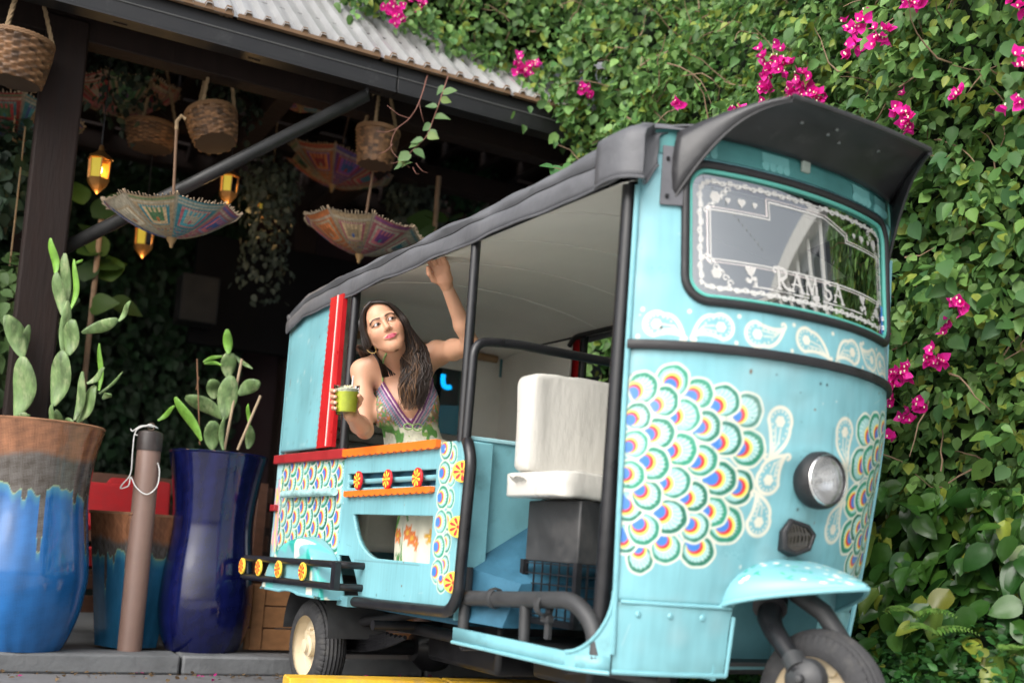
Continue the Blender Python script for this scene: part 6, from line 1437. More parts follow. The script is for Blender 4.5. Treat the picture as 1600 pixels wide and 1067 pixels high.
fold = .012*np.sin(loc_[:, 0]*42+1.5*np.sin(loc_[:, 2]*7))*np.clip((.90-loc_[:, 2])/.2, 0, 1); sV = sV+sN*fold[:, None]
sV[:, 2] = np.maximum(sV[:, 2], .44)
n2 = len(sV)
def skirt_colour():
    u, v = loc_[:, 0]-.3*loc_[:, 1], loc_[:, 2]; C = np.tile(np.array((.66, .62, .50)), (n2, 1)); rg = random.Random(9)
    def leaf(cx, cy, l, a, w, c):
        dx, dy = u-cx, v-cy; s_ = dx*math.cos(a)+dy*math.sin(a); t = -dx*math.sin(a)+dy*math.cos(a); q = np.clip(1-np.abs(s_/l), 0, 1); paintv(C, np.clip((w*np.sqrt(q)-np.abs(t))/.004+.5, 0, 1)*(q > 0), c); paintv(C, np.clip(1-np.abs(t)/.0025, 0, 1)*(q > .1)*.7, np.array(c)*1.9)
    for k in range(34): leaf(rg.uniform(-.1, .95), rg.uniform(.45, 1.1), rg.uniform(.05, .11), rg.uniform(.8, 2.4), rg.uniform(.010, .022), rg.choice([(.10, .30, .05), (.18, .38, .08), (.06, .20, .05)]))
    for k in range(16):
        cx, cy = rg.uniform(.25, .95), rg.uniform(.45, .85); c = rg.choice([(.60, .16, .04), (.50, .03, .06), (.65, .35, .05)])
        for p in range(6): leaf(cx+.018*math.cos(p*1.047), cy+.018*math.sin(p*1.047), .017, p*1.047, .010, c)
        paintv(C, np.clip(1.5-np.hypot(u-cx, v-cy)/.008, 0, 1), (.65, .45, .05))
    for (cx, cy) in ((.80, .64), (.86, .70), (.40, .55)):         # pineapples
        m = np.hypot((u-cx)/.022, (v-cy)/.034) < 1; C[m] = np.array((.55, .36, .04))*(1+.3*np.sign(np.sin(u[m]*500)*np.sin(v[m]*400)))[:, None]
        for p in range(5): leaf(cx+.006*(p-2), cy+.05, .03, 1.57+(2-p)*.3, .006, (.05, .18, .05))
    return C
SK = mesh_obj('skirt', np_mesh('skirt', sV, sF, mat('printed_skirt_cloth', (.5, .5, .4), .75, var=.06, scale=50, attr='paint', bump=.15, bscale=200), skirt_colour()), PERSON)
# ---------------------------------------------------------------- hair
M_hair = mat('dark_brown_hair', (.018, .011, .009), .38, var=.4, scale=60, attr='paint', rvar=.08, stretch=(1, 1, .2))
rg = random.Random(31)
def hair_locks():
    V, F, C = [], [], []; 
    def lock(pts, r, c0, c1, n=6, wave=.0):
        c = curve(pts, 40); m = len(c); o = len(V); nrm = None
        if wave:
            ph_ = rg.choice((0, .5, 1.1, 3.3, 3.9)); c = [p+Vector((1, .25, .1))*wave*max(0, i/m-.28)*1.4*math.sin(i/m*19+ph_)+Vector((.1, -1, 0))*wave*.7*max(0, i/m-.28)*math.cos(i/m*17+ph_) for i, p in enumerate(c)]
        for i, p in enumerate(c):
            t = (c[min(i+1, m-1)]-c[max(i-1, 0)]).normalized()
            nrm = t.orthogonal().normalized() if nrm is None else (nrm-t*nrm.dot(t)).normalized(); bn = t.cross(nrm); f = i/(m-1); rr = r*(math.sin(math.pi*min(.97, .12+f*.86))**.5)*(1-.45*f)
            for k in range(n): a = 2*math.pi*k/n; V.append(tuple(p+(nrm*math.cos(a)*1.5+bn*math.sin(a)*.7)*rr)); C.append(tuple(np.array(c0)*(1-f**2.2)+np.array(c1)*f**2.2))
        for i in range(m-1):
            for k in range(n): F.append((o+i*n+k, o+i*n+(k+1) % n, o+(i+1)*n+(k+1) % n, o+(i+1)*n+k))
    DK = (.014, .009, .0075); BR_ = (.030, .016, .010); BL = (.22, .115, .055)
    part = lambda t: np.array((-.012+.006*t, -.072+.115*t, .098+.022*math.sin(t*2.4)))        # parting line over the skull, front to crown
    # image-right side: over the temple, past the cheek, in front of the shoulder, to the chest
    for k in range(620):
        t = rg.random()**1.2; a = part(t); e = rg.random()
        p1 = np.array((.045+.01*e, -.070+.11*t, .078-.01*e)); p2 = np.array((.072+.016*e, -.045+.075*t, .020)); p3 = np.array((.078+.020*e, -.034+.06*t, -.035))
        w = rg.uniform(-1, 1); ph = rg.uniform(0, 6.28); end = rg.uniform(.72, 1.0)
        P = [Vector(hw(a)), Vector(hw(p1)), Vector(hw(p2)), Vector(hw(p3))]
        for j, (cx_, hw_, yy, Yd) in enumerate(((648, 13, 541, 4.335), (647, 18, 561, 4.335), (651, 18, 585, 4.320), (648, 18, 610, 4.310), (644, 15, 642, 4.320))):
            yy = 541+(yy-541)*end; P.append(at(cx_+hw_*w+5.0*math.sin(j*2.1+ph), yy, Yd+.022*abs(w)-rg.uniform(0, .035)))
        lock(P, rg.uniform(.0016, .0042), DK, BL if (w < .1 and rg.random() < .42) else BR_, wave=.013)
    # image-left side: tucked behind the shoulder
    for k in range(120):
        t = rg.random()**1.1; a = part(t); e = rg.random(); P = [Vector(hw(a)), Vector(hw((-.056-.008*e, -.060+.10*t, .075))), Vector(hw((-.080-.012*e, -.030+.07*t, .012))), Vector(hw((-.084-.016*e, -.0+.05*t, -.05)))]
        w = rg.uniform(-1, 1); P += [at(568+9*w, 543+3*w, 4.34+.05*e), at(576+10*w, 560, 4.43+.03*e), at(580+12*w, 590, 4.50)]
        lock(P, rg.uniform(.0040, .0070), DK, BR_, wave=.010)
    # back of the head and nape
    for k in range(90):
        th = rg.uniform(.15, math.pi-.15); a = part(1); P = [Vector(hw(a*np.array((1, 1, 1))))]; cx, cy = math.cos(th), math.sin(th)
        for z, r in ((.075, .9), (.02, 1.06), (-.05, 1.02), (-.11, .95)): P.append(Vector(hw((.079*cx*r, .014+.10*cy*r, z))))
        P.append(Vector(hw((.085*cx, .05+.07*cy, -.17)))); lock(P, rg.uniform(.006, .010), DK, DK)
    # flyaways
    for k in range(26):
        t = rg.random(); a = part(t); s = rg.choice((-1, 1)); lock([Vector(hw(a)), Vector(hw((s*.06, -.04+.1*t, .09))), Vector(hw((s*.092, -.02+.06*t, .03))), Vector(hw((s*.100, .0, -.03+rg.uniform(-.03, .03))))], .0014, DK, DK, 4)
    return V, F, C
hv, hf_, hcol = hair_locks()
HAIR = mesh_obj('hair', np_mesh('hair', np.array(hv), np.array(hf_), M_hair, np.array(hcol)), PERSON)
# scalp shell under the locks
D, lo = sdf_field([ell((0, .020, .040), (.0775, .096, .0895), .01), ell((0, .045, -.03), (.074, .070, .075), .03), cap((-.06, -.085, -.02), (.06, -.085, -.02), .05, .05, .012, op='s'), ell((.0, -.10, .036), (.052, .06, .048), .012, op='s'), ell((.0, -.095, -.05), (.075, .095, .075), .012, op='s')], .003)
cV, cF = surface_nets(D, lo, .003); cV = hc+(relax(cV, cF, 2)*HS)@HM.T; mesh_obj('scalp_hair', np_mesh('scalp_hair', cV, cF, M_hair, np.tile((.016, .010, .008), (len(cV), 1))), HAIR)
# ---------------------------------------------------------------- the drink she holds
DR = empty('green_drink', Vector(gl_c-gl_up*GLH/2)); tag(DR, 'tumbler of bright green cocktail with foam, mint and a straw in her hand', 'drink'); DR.rotation_euler = Vector(gl_up).to_track_quat('Z', 'Y').to_euler()
gr = lambda z: GR0+(GR1-GR0)*z/GLH
MB().lathe([(0, 0), (gr(0)-.002, .0), (gr(0), .003), (gr(.03), .03), (gr(.07), .07), (gr(GLH), GLH), (gr(GLH)-.0015, GLH+.001)], 40).build('tumbler', glass_mat('tumbler_glass', (.985, .99, .98), -.02), DR)
M_juice = mat('green_juice', (.72, .80, .09), .4, var=.12, scale=40)
MB().lathe([(0, .013), (gr(.013)-.0032, .013), (gr(.05)-.0028, .05), (gr(.088)-.0028, .088), (0, .088)], 40).build('juice', M_juice, DR)
MB().lathe([(gr(.088)-.0028, .088), (gr(.10)-.003, .099), (.03, .103), (.012, .105), (0, .104)], 32).build('foam', mat('white_foam', (.78, .80, .66), .8, bump=.8, bscale=120), DR)
for k in range(7):
    a = k*.9; rg2 = random.Random(k); p = np.array([(-.016+.008*math.cos(a), -.006+.008*math.sin(a), .106)]); N_ = np.array([(math.cos(a)*.6, math.sin(a)*.6-.3, .8)]); U_ = np.array([(math.cos(a), math.sin(a), .7)])
    def _b(n, u): n = n/np.linalg.norm(n); u = u-n*(u@n); u /= np.linalg.norm(u); return np.stack([np.cross(u, n), u, n])
    Bm = _b(N_[0], U_[0]); tv = np.array([(-.3, .0, .0), (.3, 0, 0), (-.42, .5, .08), (0, .5, 0), (.42, .5, .08), (0, 1, .0)]); vs = p[0]+(tv*.026)@Bm
    MB().add(vs, [(0, 1, 3, 2), (1, 4, 3), (2, 3, 5), (3, 4, 5)]).build('mint_leaf', mat('mint_green', (.10, .20, .06), .5, var=.3), DR, smooth=0)
MB().tube([(.016, .004, .03), (.028, .006, .15)], .0032, 8).build('straw', mat('clear_straw', (.65, .65, .62), .2), DR)
for k in range(3): MB().box((.006+.008*k, -.012+.006*k, .107), (.012, .010, .008), Euler((.3*k, .5, k)).to_matrix()).build('ginger_piece', mat('pale_garnish', (.6, .5, .3), .5), DR, bevel=.002)
# ---------------------------------------------------------------- leaves
def leaf_template(wd, fold, droop, tip=.12, heart=.0):
    ts = [0, .18, .45, .75, 1.0]; ws = [.10+heart, .86, 1.0, .55, .0]; V = []; 
    for t, w in zip(ts, ws):
        z = -droop*t*t; y = t if not (t == 0) else -heart*.12
        V += [(-w*wd/2, y, z+fold*w), (0, t, z), (w*wd/2, y, z+fold*w)]
    Fq = []
    for i in range(4):
        a = i*3; Fq += [(a, a+1, a+4, a+3), (a+1, a+2, a+5, a+4)]
    return np.array(V), np.array(Fq)
LT = [leaf_template(.72, .10, .12), leaf_template(.66, .16, .25), leaf_template(.80, .05, .05, heart=.3), leaf_template(.60, .14, -.08)]
def fine_leaf(wd, fold, droop, wave):
    V = []; nr, nc = 9, 5
    for i in range(nr):
        t = i/(nr-1); w = wd/2*(math.sin(math.pi*t**.62)**.8)*(1.0 if t < .97 else 0)+.002
        for j in range(nc):
            u = (j-2)/2; back = .13*(1-t)**4*abs(u)
            V.append((u*w, t-back, -droop*t*t+fold*abs(u)**1.3*math.sin(math.pi*min(1, t+.1))+wave*math.sin(t*9+u*2)))
    return np.array(V), np.array([(i*nc+j, i*nc+j+1, (i+1)*nc+j+1, (i+1)*nc+j) for i in range(nr-1) for j in range(nc-1)])
PT = [fine_leaf(.72, .10, .25, .012), fine_leaf(.62, .15, .42, .015), fine_leaf(.78, .06, .15, .010)]
def basis(n, up, rng):            # rows: side, along, normal
    n = n/np.linalg.norm(n, axis=1, keepdims=True); a = up-n*np.sum(up*n, 1, keepdims=True); a /= np.linalg.norm(a, axis=1, keepdims=True)+1e-9
    s_ = np.cross(a, n); return np.stack([s_, a, n], 1)
def leaf_mesh(name, pos, B, size, colr, templ, m, smooth=False):
    Vs, Fs, Cs = [], [], []; off = 0; idx = np.arange(len(pos)) % len(templ)
    for k, (tv, tf) in enumerate(templ):
        q = idx == k; 
        if not q.any(): continue
        W = np.einsum('vk,nkj->nvj', tv, B[q])*size[q][:, None, None]+pos[q][:, None, :]
        n = q.sum(); Vs.append(W.reshape(-1, 3)); Fs.append((tf[None]+(np.arange(n)*len(tv))[:, None, None]).reshape(-1, 4)+off); Cs.append(np.repeat(colr[q], len(tv), 0)); off += n*len(tv)
    return np_mesh(name, np.concatenate(Vs), np.concatenate(Fs), m, np.concatenate(Cs), smooth=smooth)
def leaf_mat(name, rough=.5, trans=.35, vein=False):
    m = bpy.data.materials.new(name); m.use_nodes = True; n = m.node_tree; b = n.nodes['Principled BSDF']; o = n.nodes['Material Output']
    a = n.nodes.new('ShaderNodeAttribute'); a.attribute_name = 'paint'; tc = n.nodes.new('ShaderNodeTexCoord'); nz = n.nodes.new('ShaderNodeTexNoise'); nz.inputs['Scale'].default_value = 40
    n.links.new(tc.outputs['Object'], nz.inputs['Vector']); mr = n.nodes.new('ShaderNodeMapRange'); mr.inputs['To Min'].default_value = .75; mr.inputs['To Max'].default_value = 1.25; n.links.new(nz.outputs['Fac'], mr.inputs['Value'])
    mx = n.nodes.new('ShaderNodeMix'); mx.data_type = 'RGBA'; mx.blend_type = 'MULTIPLY'; mx.inputs['Factor'].default_value = 1; n.links.new(a.outputs['Color'], mx.inputs['A']); n.links.new(mr.outputs[0], mx.inputs['B'])
    b.inputs['Roughness'].default_value = rough; b.inputs['Specular IOR Level'].default_value = .4; n.links.new(mx.outputs['Result'], b.inputs['Base Color'])
    t = n.nodes.new('ShaderNodeBsdfTranslucent'); n.links.new(mx.outputs['Result'], t.inputs[0]); ms = n.nodes.new('ShaderNodeMixShader'); ms.inputs[0].default_value = trans
    n.links.new(b.outputs[0], ms.inputs[1]); n.links.new(t.outputs[0], ms.inputs[2]); n.links.new(ms.outputs[0], o.inputs[0]); MATS[name] = m; return m
M_leaf = leaf_mat('bougainvillea_leaf'); M_pothos = leaf_mat('pothos_leaf', .3, .2); M_bract = leaf_mat('magenta_bract', .6, .35); M_dim = leaf_mat('dim_indoor_leaf', .6, .15)
M_twig = mat('woody_twig', (.24, .16, .10), .8, var=.3, scale=20)
# ---- path of the green wall, in plan, and its bulge
PATH = np.array([(-1.35, 5.55), (-.70, 5.85), (.2, 6.0), (.85, 5.65), (1.30, 4.95), (1.56, 4.35), (1.88, 3.92), (2.7, 3.75), (4.4, 3.9)])
_pl = np.concatenate([[0], np.cumsum(np.hypot(*np.diff(PATH, axis=0).T))])
def path_at(q):
    x = np.interp(q, _pl, PATH[:, 0]); y = np.interp(q, _pl, PATH[:, 1]); e = .15
    dx = np.interp(q+e, _pl, PATH[:, 0])-np.interp(q-e, _pl, PATH[:, 0]); dy = np.interp(q+e, _pl, PATH[:, 1])-np.interp(q-e, _pl, PATH[:, 1]); l = np.hypot(dx, dy)+1e-9
    return x, y, dy/l, -dx/l            # outward normal towards the camera side
def bulge(q, z):
    out = np.interp(z, [0, .5, .95, 1.2, 1.7, 2.3, 3.0, 3.6, 4.6], [.20, .14, -.02, .0, .22, .36, .30, .12, -.35])
    return out+.10*np.sin(q*3.1+z*2.3)+.08*np.sin(q*6.7-z*5.1+1)+.07*np.sin(q*11+z*9)*np.sin(z*6.3-q*3)+.05*np.sin(q*23-z*17)*np.sin(q*7+z*13)
def wall_pts(n, z0, z1, q0, q1, depth, rng):
    q = rng.uniform(q0, q1, n); z = rng.uniform(z0, z1, n); x, y, nx, ny = path_at(q); d = bulge(q, z)-depth*rng.beta(1.1, 1.8, n)
    return np.stack([x+nx*d, y+ny*d, z], 1), np.stack([nx, ny, np.zeros(n)], 1), q
rng = np.random.default_rng(21)
def greens(n, rng, a, b, yel=.06):
    t = rng.uniform(0, 1, (n, 1)); c = np.array(a)*(1-t)+np.array(b)*t; c *= rng.uniform(.6, 1.35, (n, 1)); y = rng.uniform(0, 1, n) < yel; c[y] = c[y]*.4+np.array((.20, .22, .03)); return c
def out_normals(N, rng, up=.6, jit=.75):
    n = N+np.array((0, 0, up))+rng.normal(0, jit, N.shape); return n
def droop_up(N, rng, amt=.8): return N*.5+np.array((0, 0, -amt))+rng.normal(0, .45, N.shape)
BOU = empty('bougainvillea', (1.3, 5.0, 0)); tag(BOU, 'huge green bougainvillea with magenta flowers spilling over the roof and down the right side', 'climbing shrub')
BINV = Matrix.Translation((-1.3, -5.0, 0))
def PBOU(o): o.parent = BOU; o.matrix_parent_inverse = BINV; return o
PTOT = float(_pl[-1])
q_roof = float(_pl[2])
# leaf masses
N1 = 86000
pos, N, q = wall_pts(N1, .85, 4.5, .0, PTOT, .50, rng)
def roof_ok(pos, q):                    # over the roof the mass rests on the sheets, its hem follows the eave raggedly
    t = (pos[:, 0]-FA.x)*FD.x+(pos[:, 1]-FA.y)*FD.y; b = (pos[:, 0]-FA.x)*FN.x+(pos[:, 1]-FA.y)*FN.y
    hem = np.interp(t, [.70, 1.12, 1.55, 1.98, 2.45, 3.1], [5.2, 3.75, 3.35, 3.05, 2.70, .2])+.12*np.sin(t*9)+.08*np.sin(t*23+1)
    rz = 3.10+(b+.03)*SL+.03
    return (pos[:, 2] > hem) & ((t > 3.0) | (pos[:, 2] > np.where((b > -.05) & (t < 2.45), rz, 0)))
k = roof_ok(pos, q); dens = np.clip(.35+(pos[:, 2]-.8)/.9, .3, 1); k &= rng.uniform(0, 1, N1) < dens
pos, N, q = pos[k], N[k], q[k]
sz = (.030+.062*rng.beta(1.5, 2.4, len(pos)))*np.interp(pos[:, 2], [0, 2, 4], [1.05, 1.0, .85])
B = basis(out_normals(N, rng), droop_up(N, rng), rng); C_ = greens(len(pos), rng, (.065, .165, .045), (.175, .310, .080), .12)
# the 300 that show largest become leaves of their own
d2 = np.hypot(pos[:, 0], pos[:, 1]); x_, y_, nx_, ny_ = path_at(q); front = (pos[:, 0]-x_)*nx_+(pos[:, 1]-y_)*ny_-bulge(q, pos[:, 2])
px_ = 800+F_PX*pos[:, 0]/pos[:, 1]; vis = (px_ > 620) & (px_ < 1640) & (pos[:, 2] < .66+.56*pos[:, 1])
score = sz/d2+front*.05-(~vis)*1; order = np.argsort(-score); big = order[:300]; rest = order[300:]
o = PBOU(mesh_obj('foliage', leaf_mesh('foliage', pos[rest], B[rest], sz[rest], C_[rest], LT, M_leaf))); o['kind'] = 'stuff'
def single_leaves(name, par, inv, pos, B, sz, templ, tones, m):
    meshes = []
    for ti, (tv, tf) in enumerate(templ):
        for c in tones: meshes.append(np_mesh(name, tv, tf, m, np.tile(np.array(c), (len(tv), 1)), smooth=True))
    for i in range(len(pos)):
        o = bpy.data.objects.new(name, meshes[(i*7+i//5) % len(meshes)]); col.objects.link(o); o.parent = par; o.matrix_parent_inverse = inv
        b = B[i]*sz[i]; o.matrix_basis = Matrix(((b[0, 0], b[1, 0], b[2, 0], pos[i, 0]), (b[0, 1], b[1, 1], b[2, 1], pos[i, 1]), (b[0, 2], b[1, 2], b[2, 2], pos[i, 2]), (0, 0, 0, 1)))
single_leaves('leaf', BOU, BINV, pos[big]+N[big]*.02, B[big], sz[big]*1.1, LT, [(.06, .15, .04), (.09, .20, .05), (.05, .13, .045), (.13, .25, .05)], M_leaf)
# twigs inside, and behind them a dark sheet added to block the sky
mb = MB(); rg = random.Random(12)
for k in range(1200):
    qq = rg.uniform(0, PTOT); z = rg.uniform(.5, 4.3); x, y, nx, ny = path_at(qq); d = float(bulge(qq, z))-rg.uniform(-.03, .25); p = Vector((float(x+nx*d), float(y+ny*d), z))
    if not roof_ok(np.array([[p.x, p.y, p.z-.1]]), None)[0]: continue
    v = Vector((rg.gauss(0, 1), rg.gauss(0, 1), rg.gauss(.1, .8))).normalized(); l = rg.uniform(.12, .40); pts = [p]
    for s_ in range(5): v = (v+Vector((rg.gauss(0, .28), rg.gauss(0, .28), rg.gauss(-.06, .28)))).normalized(); pts.append(pts[-1]+v*l/5)
    mb.tube(pts, [.004, .0035, .003, .0026, .002, .0014], 5, caps=False)
o = PBOU(mb.build('twig', M_twig)); o['kind'] = 'stuff'
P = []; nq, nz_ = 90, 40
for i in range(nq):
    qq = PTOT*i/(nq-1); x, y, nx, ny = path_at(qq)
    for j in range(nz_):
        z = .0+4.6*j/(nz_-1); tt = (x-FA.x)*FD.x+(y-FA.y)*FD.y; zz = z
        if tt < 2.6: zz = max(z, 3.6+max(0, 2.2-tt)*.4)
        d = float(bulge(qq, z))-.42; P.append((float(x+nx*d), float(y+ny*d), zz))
PBOU(MB().grid(P, nq, nz_).build('inner_thicket', mat('deep_shade_thicket', (.012, .022, .009), .95, var=.6, scale=9, bump=.8, bscale=20), smooth=0))  # backing sheet, its near-black colour stands in for deep shade
for (a, b_, r) in [((1.55, 5.6, 0), (1.5, 5.5, 3.2), .05), ((2.0, 4.75, 0), (1.9, 4.7, 3.0), .045), ((.6, 6.3, 0), (.5, 6.25, 3.6), .05), ((2.4, 4.3, 0), (2.3, 4.3, 2.9), .04)]:
    a, b_ = Vector(a), Vector(b_); PBOU(MB().tube([a.lerp(b_, i/9)+Vector((.06*math.sin(i*1.3), .05*math.cos(i*1.7), 0)) for i in range(10)], [r*(1-.06*i) for i in range(10)], 10).build('trunk', M_twig))
# the sprays that hang in front of the eave
def spray(pts, leaves, par=BOU, r=.0035):
    pts = [Vector(p) for p in pts]; c = curve(pts, 30); o = PBOU(MB().tube(c, [max(.0012, r*(1-.7*i/len(c))) for i in range(len(c))], 6).build('hanging_stem', mat('reddish_stem', (.17, .07, .05), .7)))
    return c
def hang_leaves(c, idx, s0, tones):
    pz = np.array([tuple(c[min(i, len(c)-1)]) for i in idx]); n = len(pz); r_ = np.random.default_rng(len(c)); N_ = np.tile(np.array((-.2, -1., .35)), (n, 1))+r_.normal(0, .35, (n, 3)); U_ = np.stack([r_.choice([-1, 1], n)*.9, r_.normal(0, .2, n), r_.normal(-.3, .3, n)], 1)
    single_leaves('leaf', BOU, BINV, pz, basis(N_, U_, r_), r_.uniform(.75, 1.2, n)*s0, LT, tones, M_leaf)
Yh = 5.25
c1 = spray([at(668, 118, Yh+.25), at(655, 160, Yh), at(640, 185, Yh), at(618, 205, Yh), at(612, 235, Yh), at(640, 262, Yh)], 0); c2 = spray([at(700, 120, Yh+.2), at(690, 150, Yh), at(676, 190, Yh), at(665, 215, Yh), at(640, 240, Yh), at(628, 262, Yh)], 0)
hang_leaves(c2, [4, 6, 8, 10, 13, 15, 18, 20, 22, 24, 26, 28, 30, 33, 35], .068, [(.10, .19, .07), (.13, .22, .08), (.16, .24, .06)])
for (p0, p1) in [((640, 185), (605, 165)), ((622, 200), (588, 205)), ((614, 225), (592, 240)), ((645, 262), (655, 272)), ((655, 160), (662, 190)), ((630, 245), (610, 255)), ((650, 255), (668, 270))]:
    spray([at(*p0, Yh), at((p0[0]+p1[0])/2, (p0[1]+p1[1])/2+4, Yh-.01), at(*p1, Yh)], 0, r=.002)
c3 = spray([at(905, 300, 4.6), at(880, 268, 4.62), at(862, 262, 4.62)], 0); hang_leaves(c3, [6, 14, 20, 28, 34], .085, [(.06, .18, .05), (.08, .20, .05)])
# flower clusters
def cluster(px, py, n, spread, Yoff, seed):
    r_ = np.random.default_rng(seed)
    # where the view line meets the leaf surface
    best = None
    for Y in np.arange(3.4, 7.2, .02):
        p = at(px, py, Y); dd = np.hypot(PATHD[:, 0]-p.x, PATHD[:, 1]-p.y); i = int(np.argmin(dd)); qv = QD[i]; x, y, nx, ny = path_at(qv); d = (p.x-x)*nx+(p.y-y)*ny
        if d < float(bulge(qv, p.z))+Yoff: best = p; nn = Vector((float(nx), float(ny), 0)); break
    if best is None: best = at(px, py, 5.6); nn = Vector((0, -1, 0))
    pos, N_, U_, S_ = [], [], [], []
    for k in range(n):
        c = np.array(best)+r_.normal(0, spread, 3)*np.array((1, .6, 1)); ax = np.array(nn)*.8+r_.normal(0, .55, 3); ax /= np.linalg.norm(ax)
        s1 = np.cross(ax, (0, 0, 1)); s1 /= np.linalg.norm(s1); s2 = np.cross(ax, s1); a0 = r_.uniform(0, 6.28)
        for j in range(3):
            a = a0+j*2.094; dr = s1*math.cos(a)+s2*math.sin(a); pos.append(c); U_.append(dr*.75+ax*.65); N_.append(ax*.8-dr*.6); S_.append(r_.uniform(.028, .042))
    pos, N_, U_, S_ = map(np.array, (pos, N_, U_, S_)); t = r_.uniform(.8, 1.15, (len(pos), 1)); C_ = np.array((.80, .018, .36))*t
    o = PBOU(mesh_obj('flower_cluster', leaf_mesh('flower_cluster', pos, basis(N_, U_, r_), S_, C_, [leaf_template(.85, .12, -.12, heart=.3)], M_bract)))
    o['kind'] = 'stuff'; mb = MB()
    for k in range(0, len(pos), 3): mb.lathe([(0, .006), (.0035, .004), (.0025, -.004)], 6, Matrix.Translation(Vector(pos[k])+nn*.018))
    mb.build('floret', mat('cream_floret', (.75, .7, .5), .7), o)['kind'] = 'stuff'
QD = np.linspace(0, PTOT, 400); PATHD = np.stack([np.interp(QD, _pl, PATH[:, 0]), np.interp(QD, _pl, PATH[:, 1])], 1)
for i, (px, py, n, sp) in enumerate([(612, 8, 9, .05), (625, 28, 8, .035), (650, 5, 5, .03), (815, 103, 12, .04), (832, 100, 4, .02), (912, 138, 5, .03), (1060, 160, 3, .015), (1152, 174, 4, .018), (1205, 102, 14, .04), (1225, 98, 8, .03), (1200, 135, 9, .03), (1240, 143, 6, .025), (1262, 145, 9, .03), (1275, 152, 6, .02), (1252, 122, 4, .02), (1340, 38, 6, .03), (1325, 45, 3, .02), (1332, 78, 5, .025), (1372, 55, 6, .025), (1435, 4, 5, .025), (1420, 183, 5, .022), (1418, 200, 4, .018), (1408, 168, 3, .02), (1494, 142, 3, .015), (1595, 95, 4, .02), (1592, 12, 4, .03), (1590, 160, 3, .02), (1503, 476, 5, .02), (1478, 513, 3, .015), (1383, 523, 3, .013), (1455, 556, 5, .022), (1475, 563, 3, .015), (1405, 588, 7, .025), (1420, 580, 5, .02), (1393, 601, 4, .02), (1391, 620, 4, .02), (1440, 635, 4, .016), (1418, 653, 3, .014), (1386, 684, 7, .026)]):
    cluster(px, py, int(n*1.25)+1, sp*.8, .05, 40+i)
# ---- pothos and ferns below
POT = empty('pothos', (1.8, 3.9, 0)); tag(POT, 'variegated pothos with large heart-shaped leaves low at the right', 'plant'); PINV = Matrix.Translation((-1.8, -3.9, 0))
n = 3800; pos, N, q = wall_pts(n, .10, 1.02, _pl[3], PTOT, .34, rng); pos += N*.06
sz = .062+.075*rng.beta(1.3, 1.8, n); B = basis(out_normals(N, rng, .7, .45), droop_up(N, rng, .7), rng)
C_ = greens(n, rng, (.020, .070, .014), (.050, .120, .018), .12); order = np.argsort(-(sz/np.hypot(pos[:, 0], pos[:, 1])+((pos-0)*N).sum(1)*0.0)); big = order[:300]; rest = order[300:]
o = mesh_obj('foliage', leaf_mesh('foliage', pos[rest], B[rest], sz[rest], C_[rest], PT, M_pothos, True)); o.parent = POT; o.matrix_parent_inverse = PINV; o['kind'] = 'stuff'
single_leaves('leaf', POT, PINV, pos[big], B[big], sz[big], PT, [(.022, .075, .014), (.04, .11, .018), (.10, .16, .03), (.03, .09, .015), (.13, .14, .018), (.028, .085, .015), (.02, .07, .014)], M_pothos)
GC = empty('ground_fern', (2.0, 3.6, 0)); n = 20000; q = rng.uniform(_pl[4], PTOT, n); x, y, nx, ny = path_at(q); d = rng.uniform(.15, .70, n); h = rng.uniform(.0, 1, n)**.8*(.52-.34*(d-.15)/.55+.06*np.sin(q*9))
pos = np.stack([x+nx*d, y+ny*d, .06+h], 1); N = np.stack([nx*.3, ny*.3, np.ones(n)], 1)+rng.normal(0, .45, (n, 3)); U_ = rng.normal(0, 1, (n, 3))*np.array((1, 1, .4))
me = leaf_mesh('small_leaved_ground_cover', pos, basis(N, U_, rng), rng.uniform(.018, .042, n), greens(n, rng, (.02, .085, .02), (.045, .15, .03), .03), LT, M_leaf); bpy.data.objects.remove(GC)
GCO = mesh_obj('small_leaved_ground_cover', me); tag(GCO, 'fine-leaved green ground cover at the foot of the pothos, bottom right', 'ground cover', kind='stuff')
# ferns
def fern(px, py, Y, l, label, seed):
    p = at(px, py, Y); e = empty('fern', p); tag(e, label, 'fern', 'small ferns among the pothos'); r_ = random.Random(seed)
    for f_ in range(4):
        a = r_.uniform(-2.6, -.5); dr = Vector((math.cos(a), math.sin(a)*.6, .45)).normalized(); n = 13; P = []; U = []; S = []; Nn = []; prev = Vector((0, 0, 0)); side = dr.cross(Vector((0, 0, 1))).normalized()
        stem = [dr*l*t+Vector((0, 0, -.45*l*t*t)) for t in np.linspace(0, 1, n)]
        for i in range(1, n):
            for sg in (-1, 1): P.append(stem[i]); U.append(side*sg+dr*.4); Nn.append(Vector((0, -.4, 1))); S.append(l*.30*(1-.8*i/n))
        P, U, Nn = np.array([tuple(v) for v in P]), np.array([tuple(v) for v in U]), np.array([tuple(v) for v in Nn])
        o = mesh_obj('frond', leaf_mesh('frond', P, basis(Nn, U, None), np.array(S), greens(len(P), np.random.default_rng(seed), (.08, .19, .03), (.16, .26, .06), 0), [leaf_template(.35, .05, .1)], M_leaf), e)
fern(1425, 960, 3.75, .16, 'small pale fern beside the front mudguard tip', 1); fern(1460, 985, 3.65, .15, 'small pale fern just right of the first one, low', 2); fern(1585, 1020, 3.3, .14, 'small fern at the bottom right corner', 3)
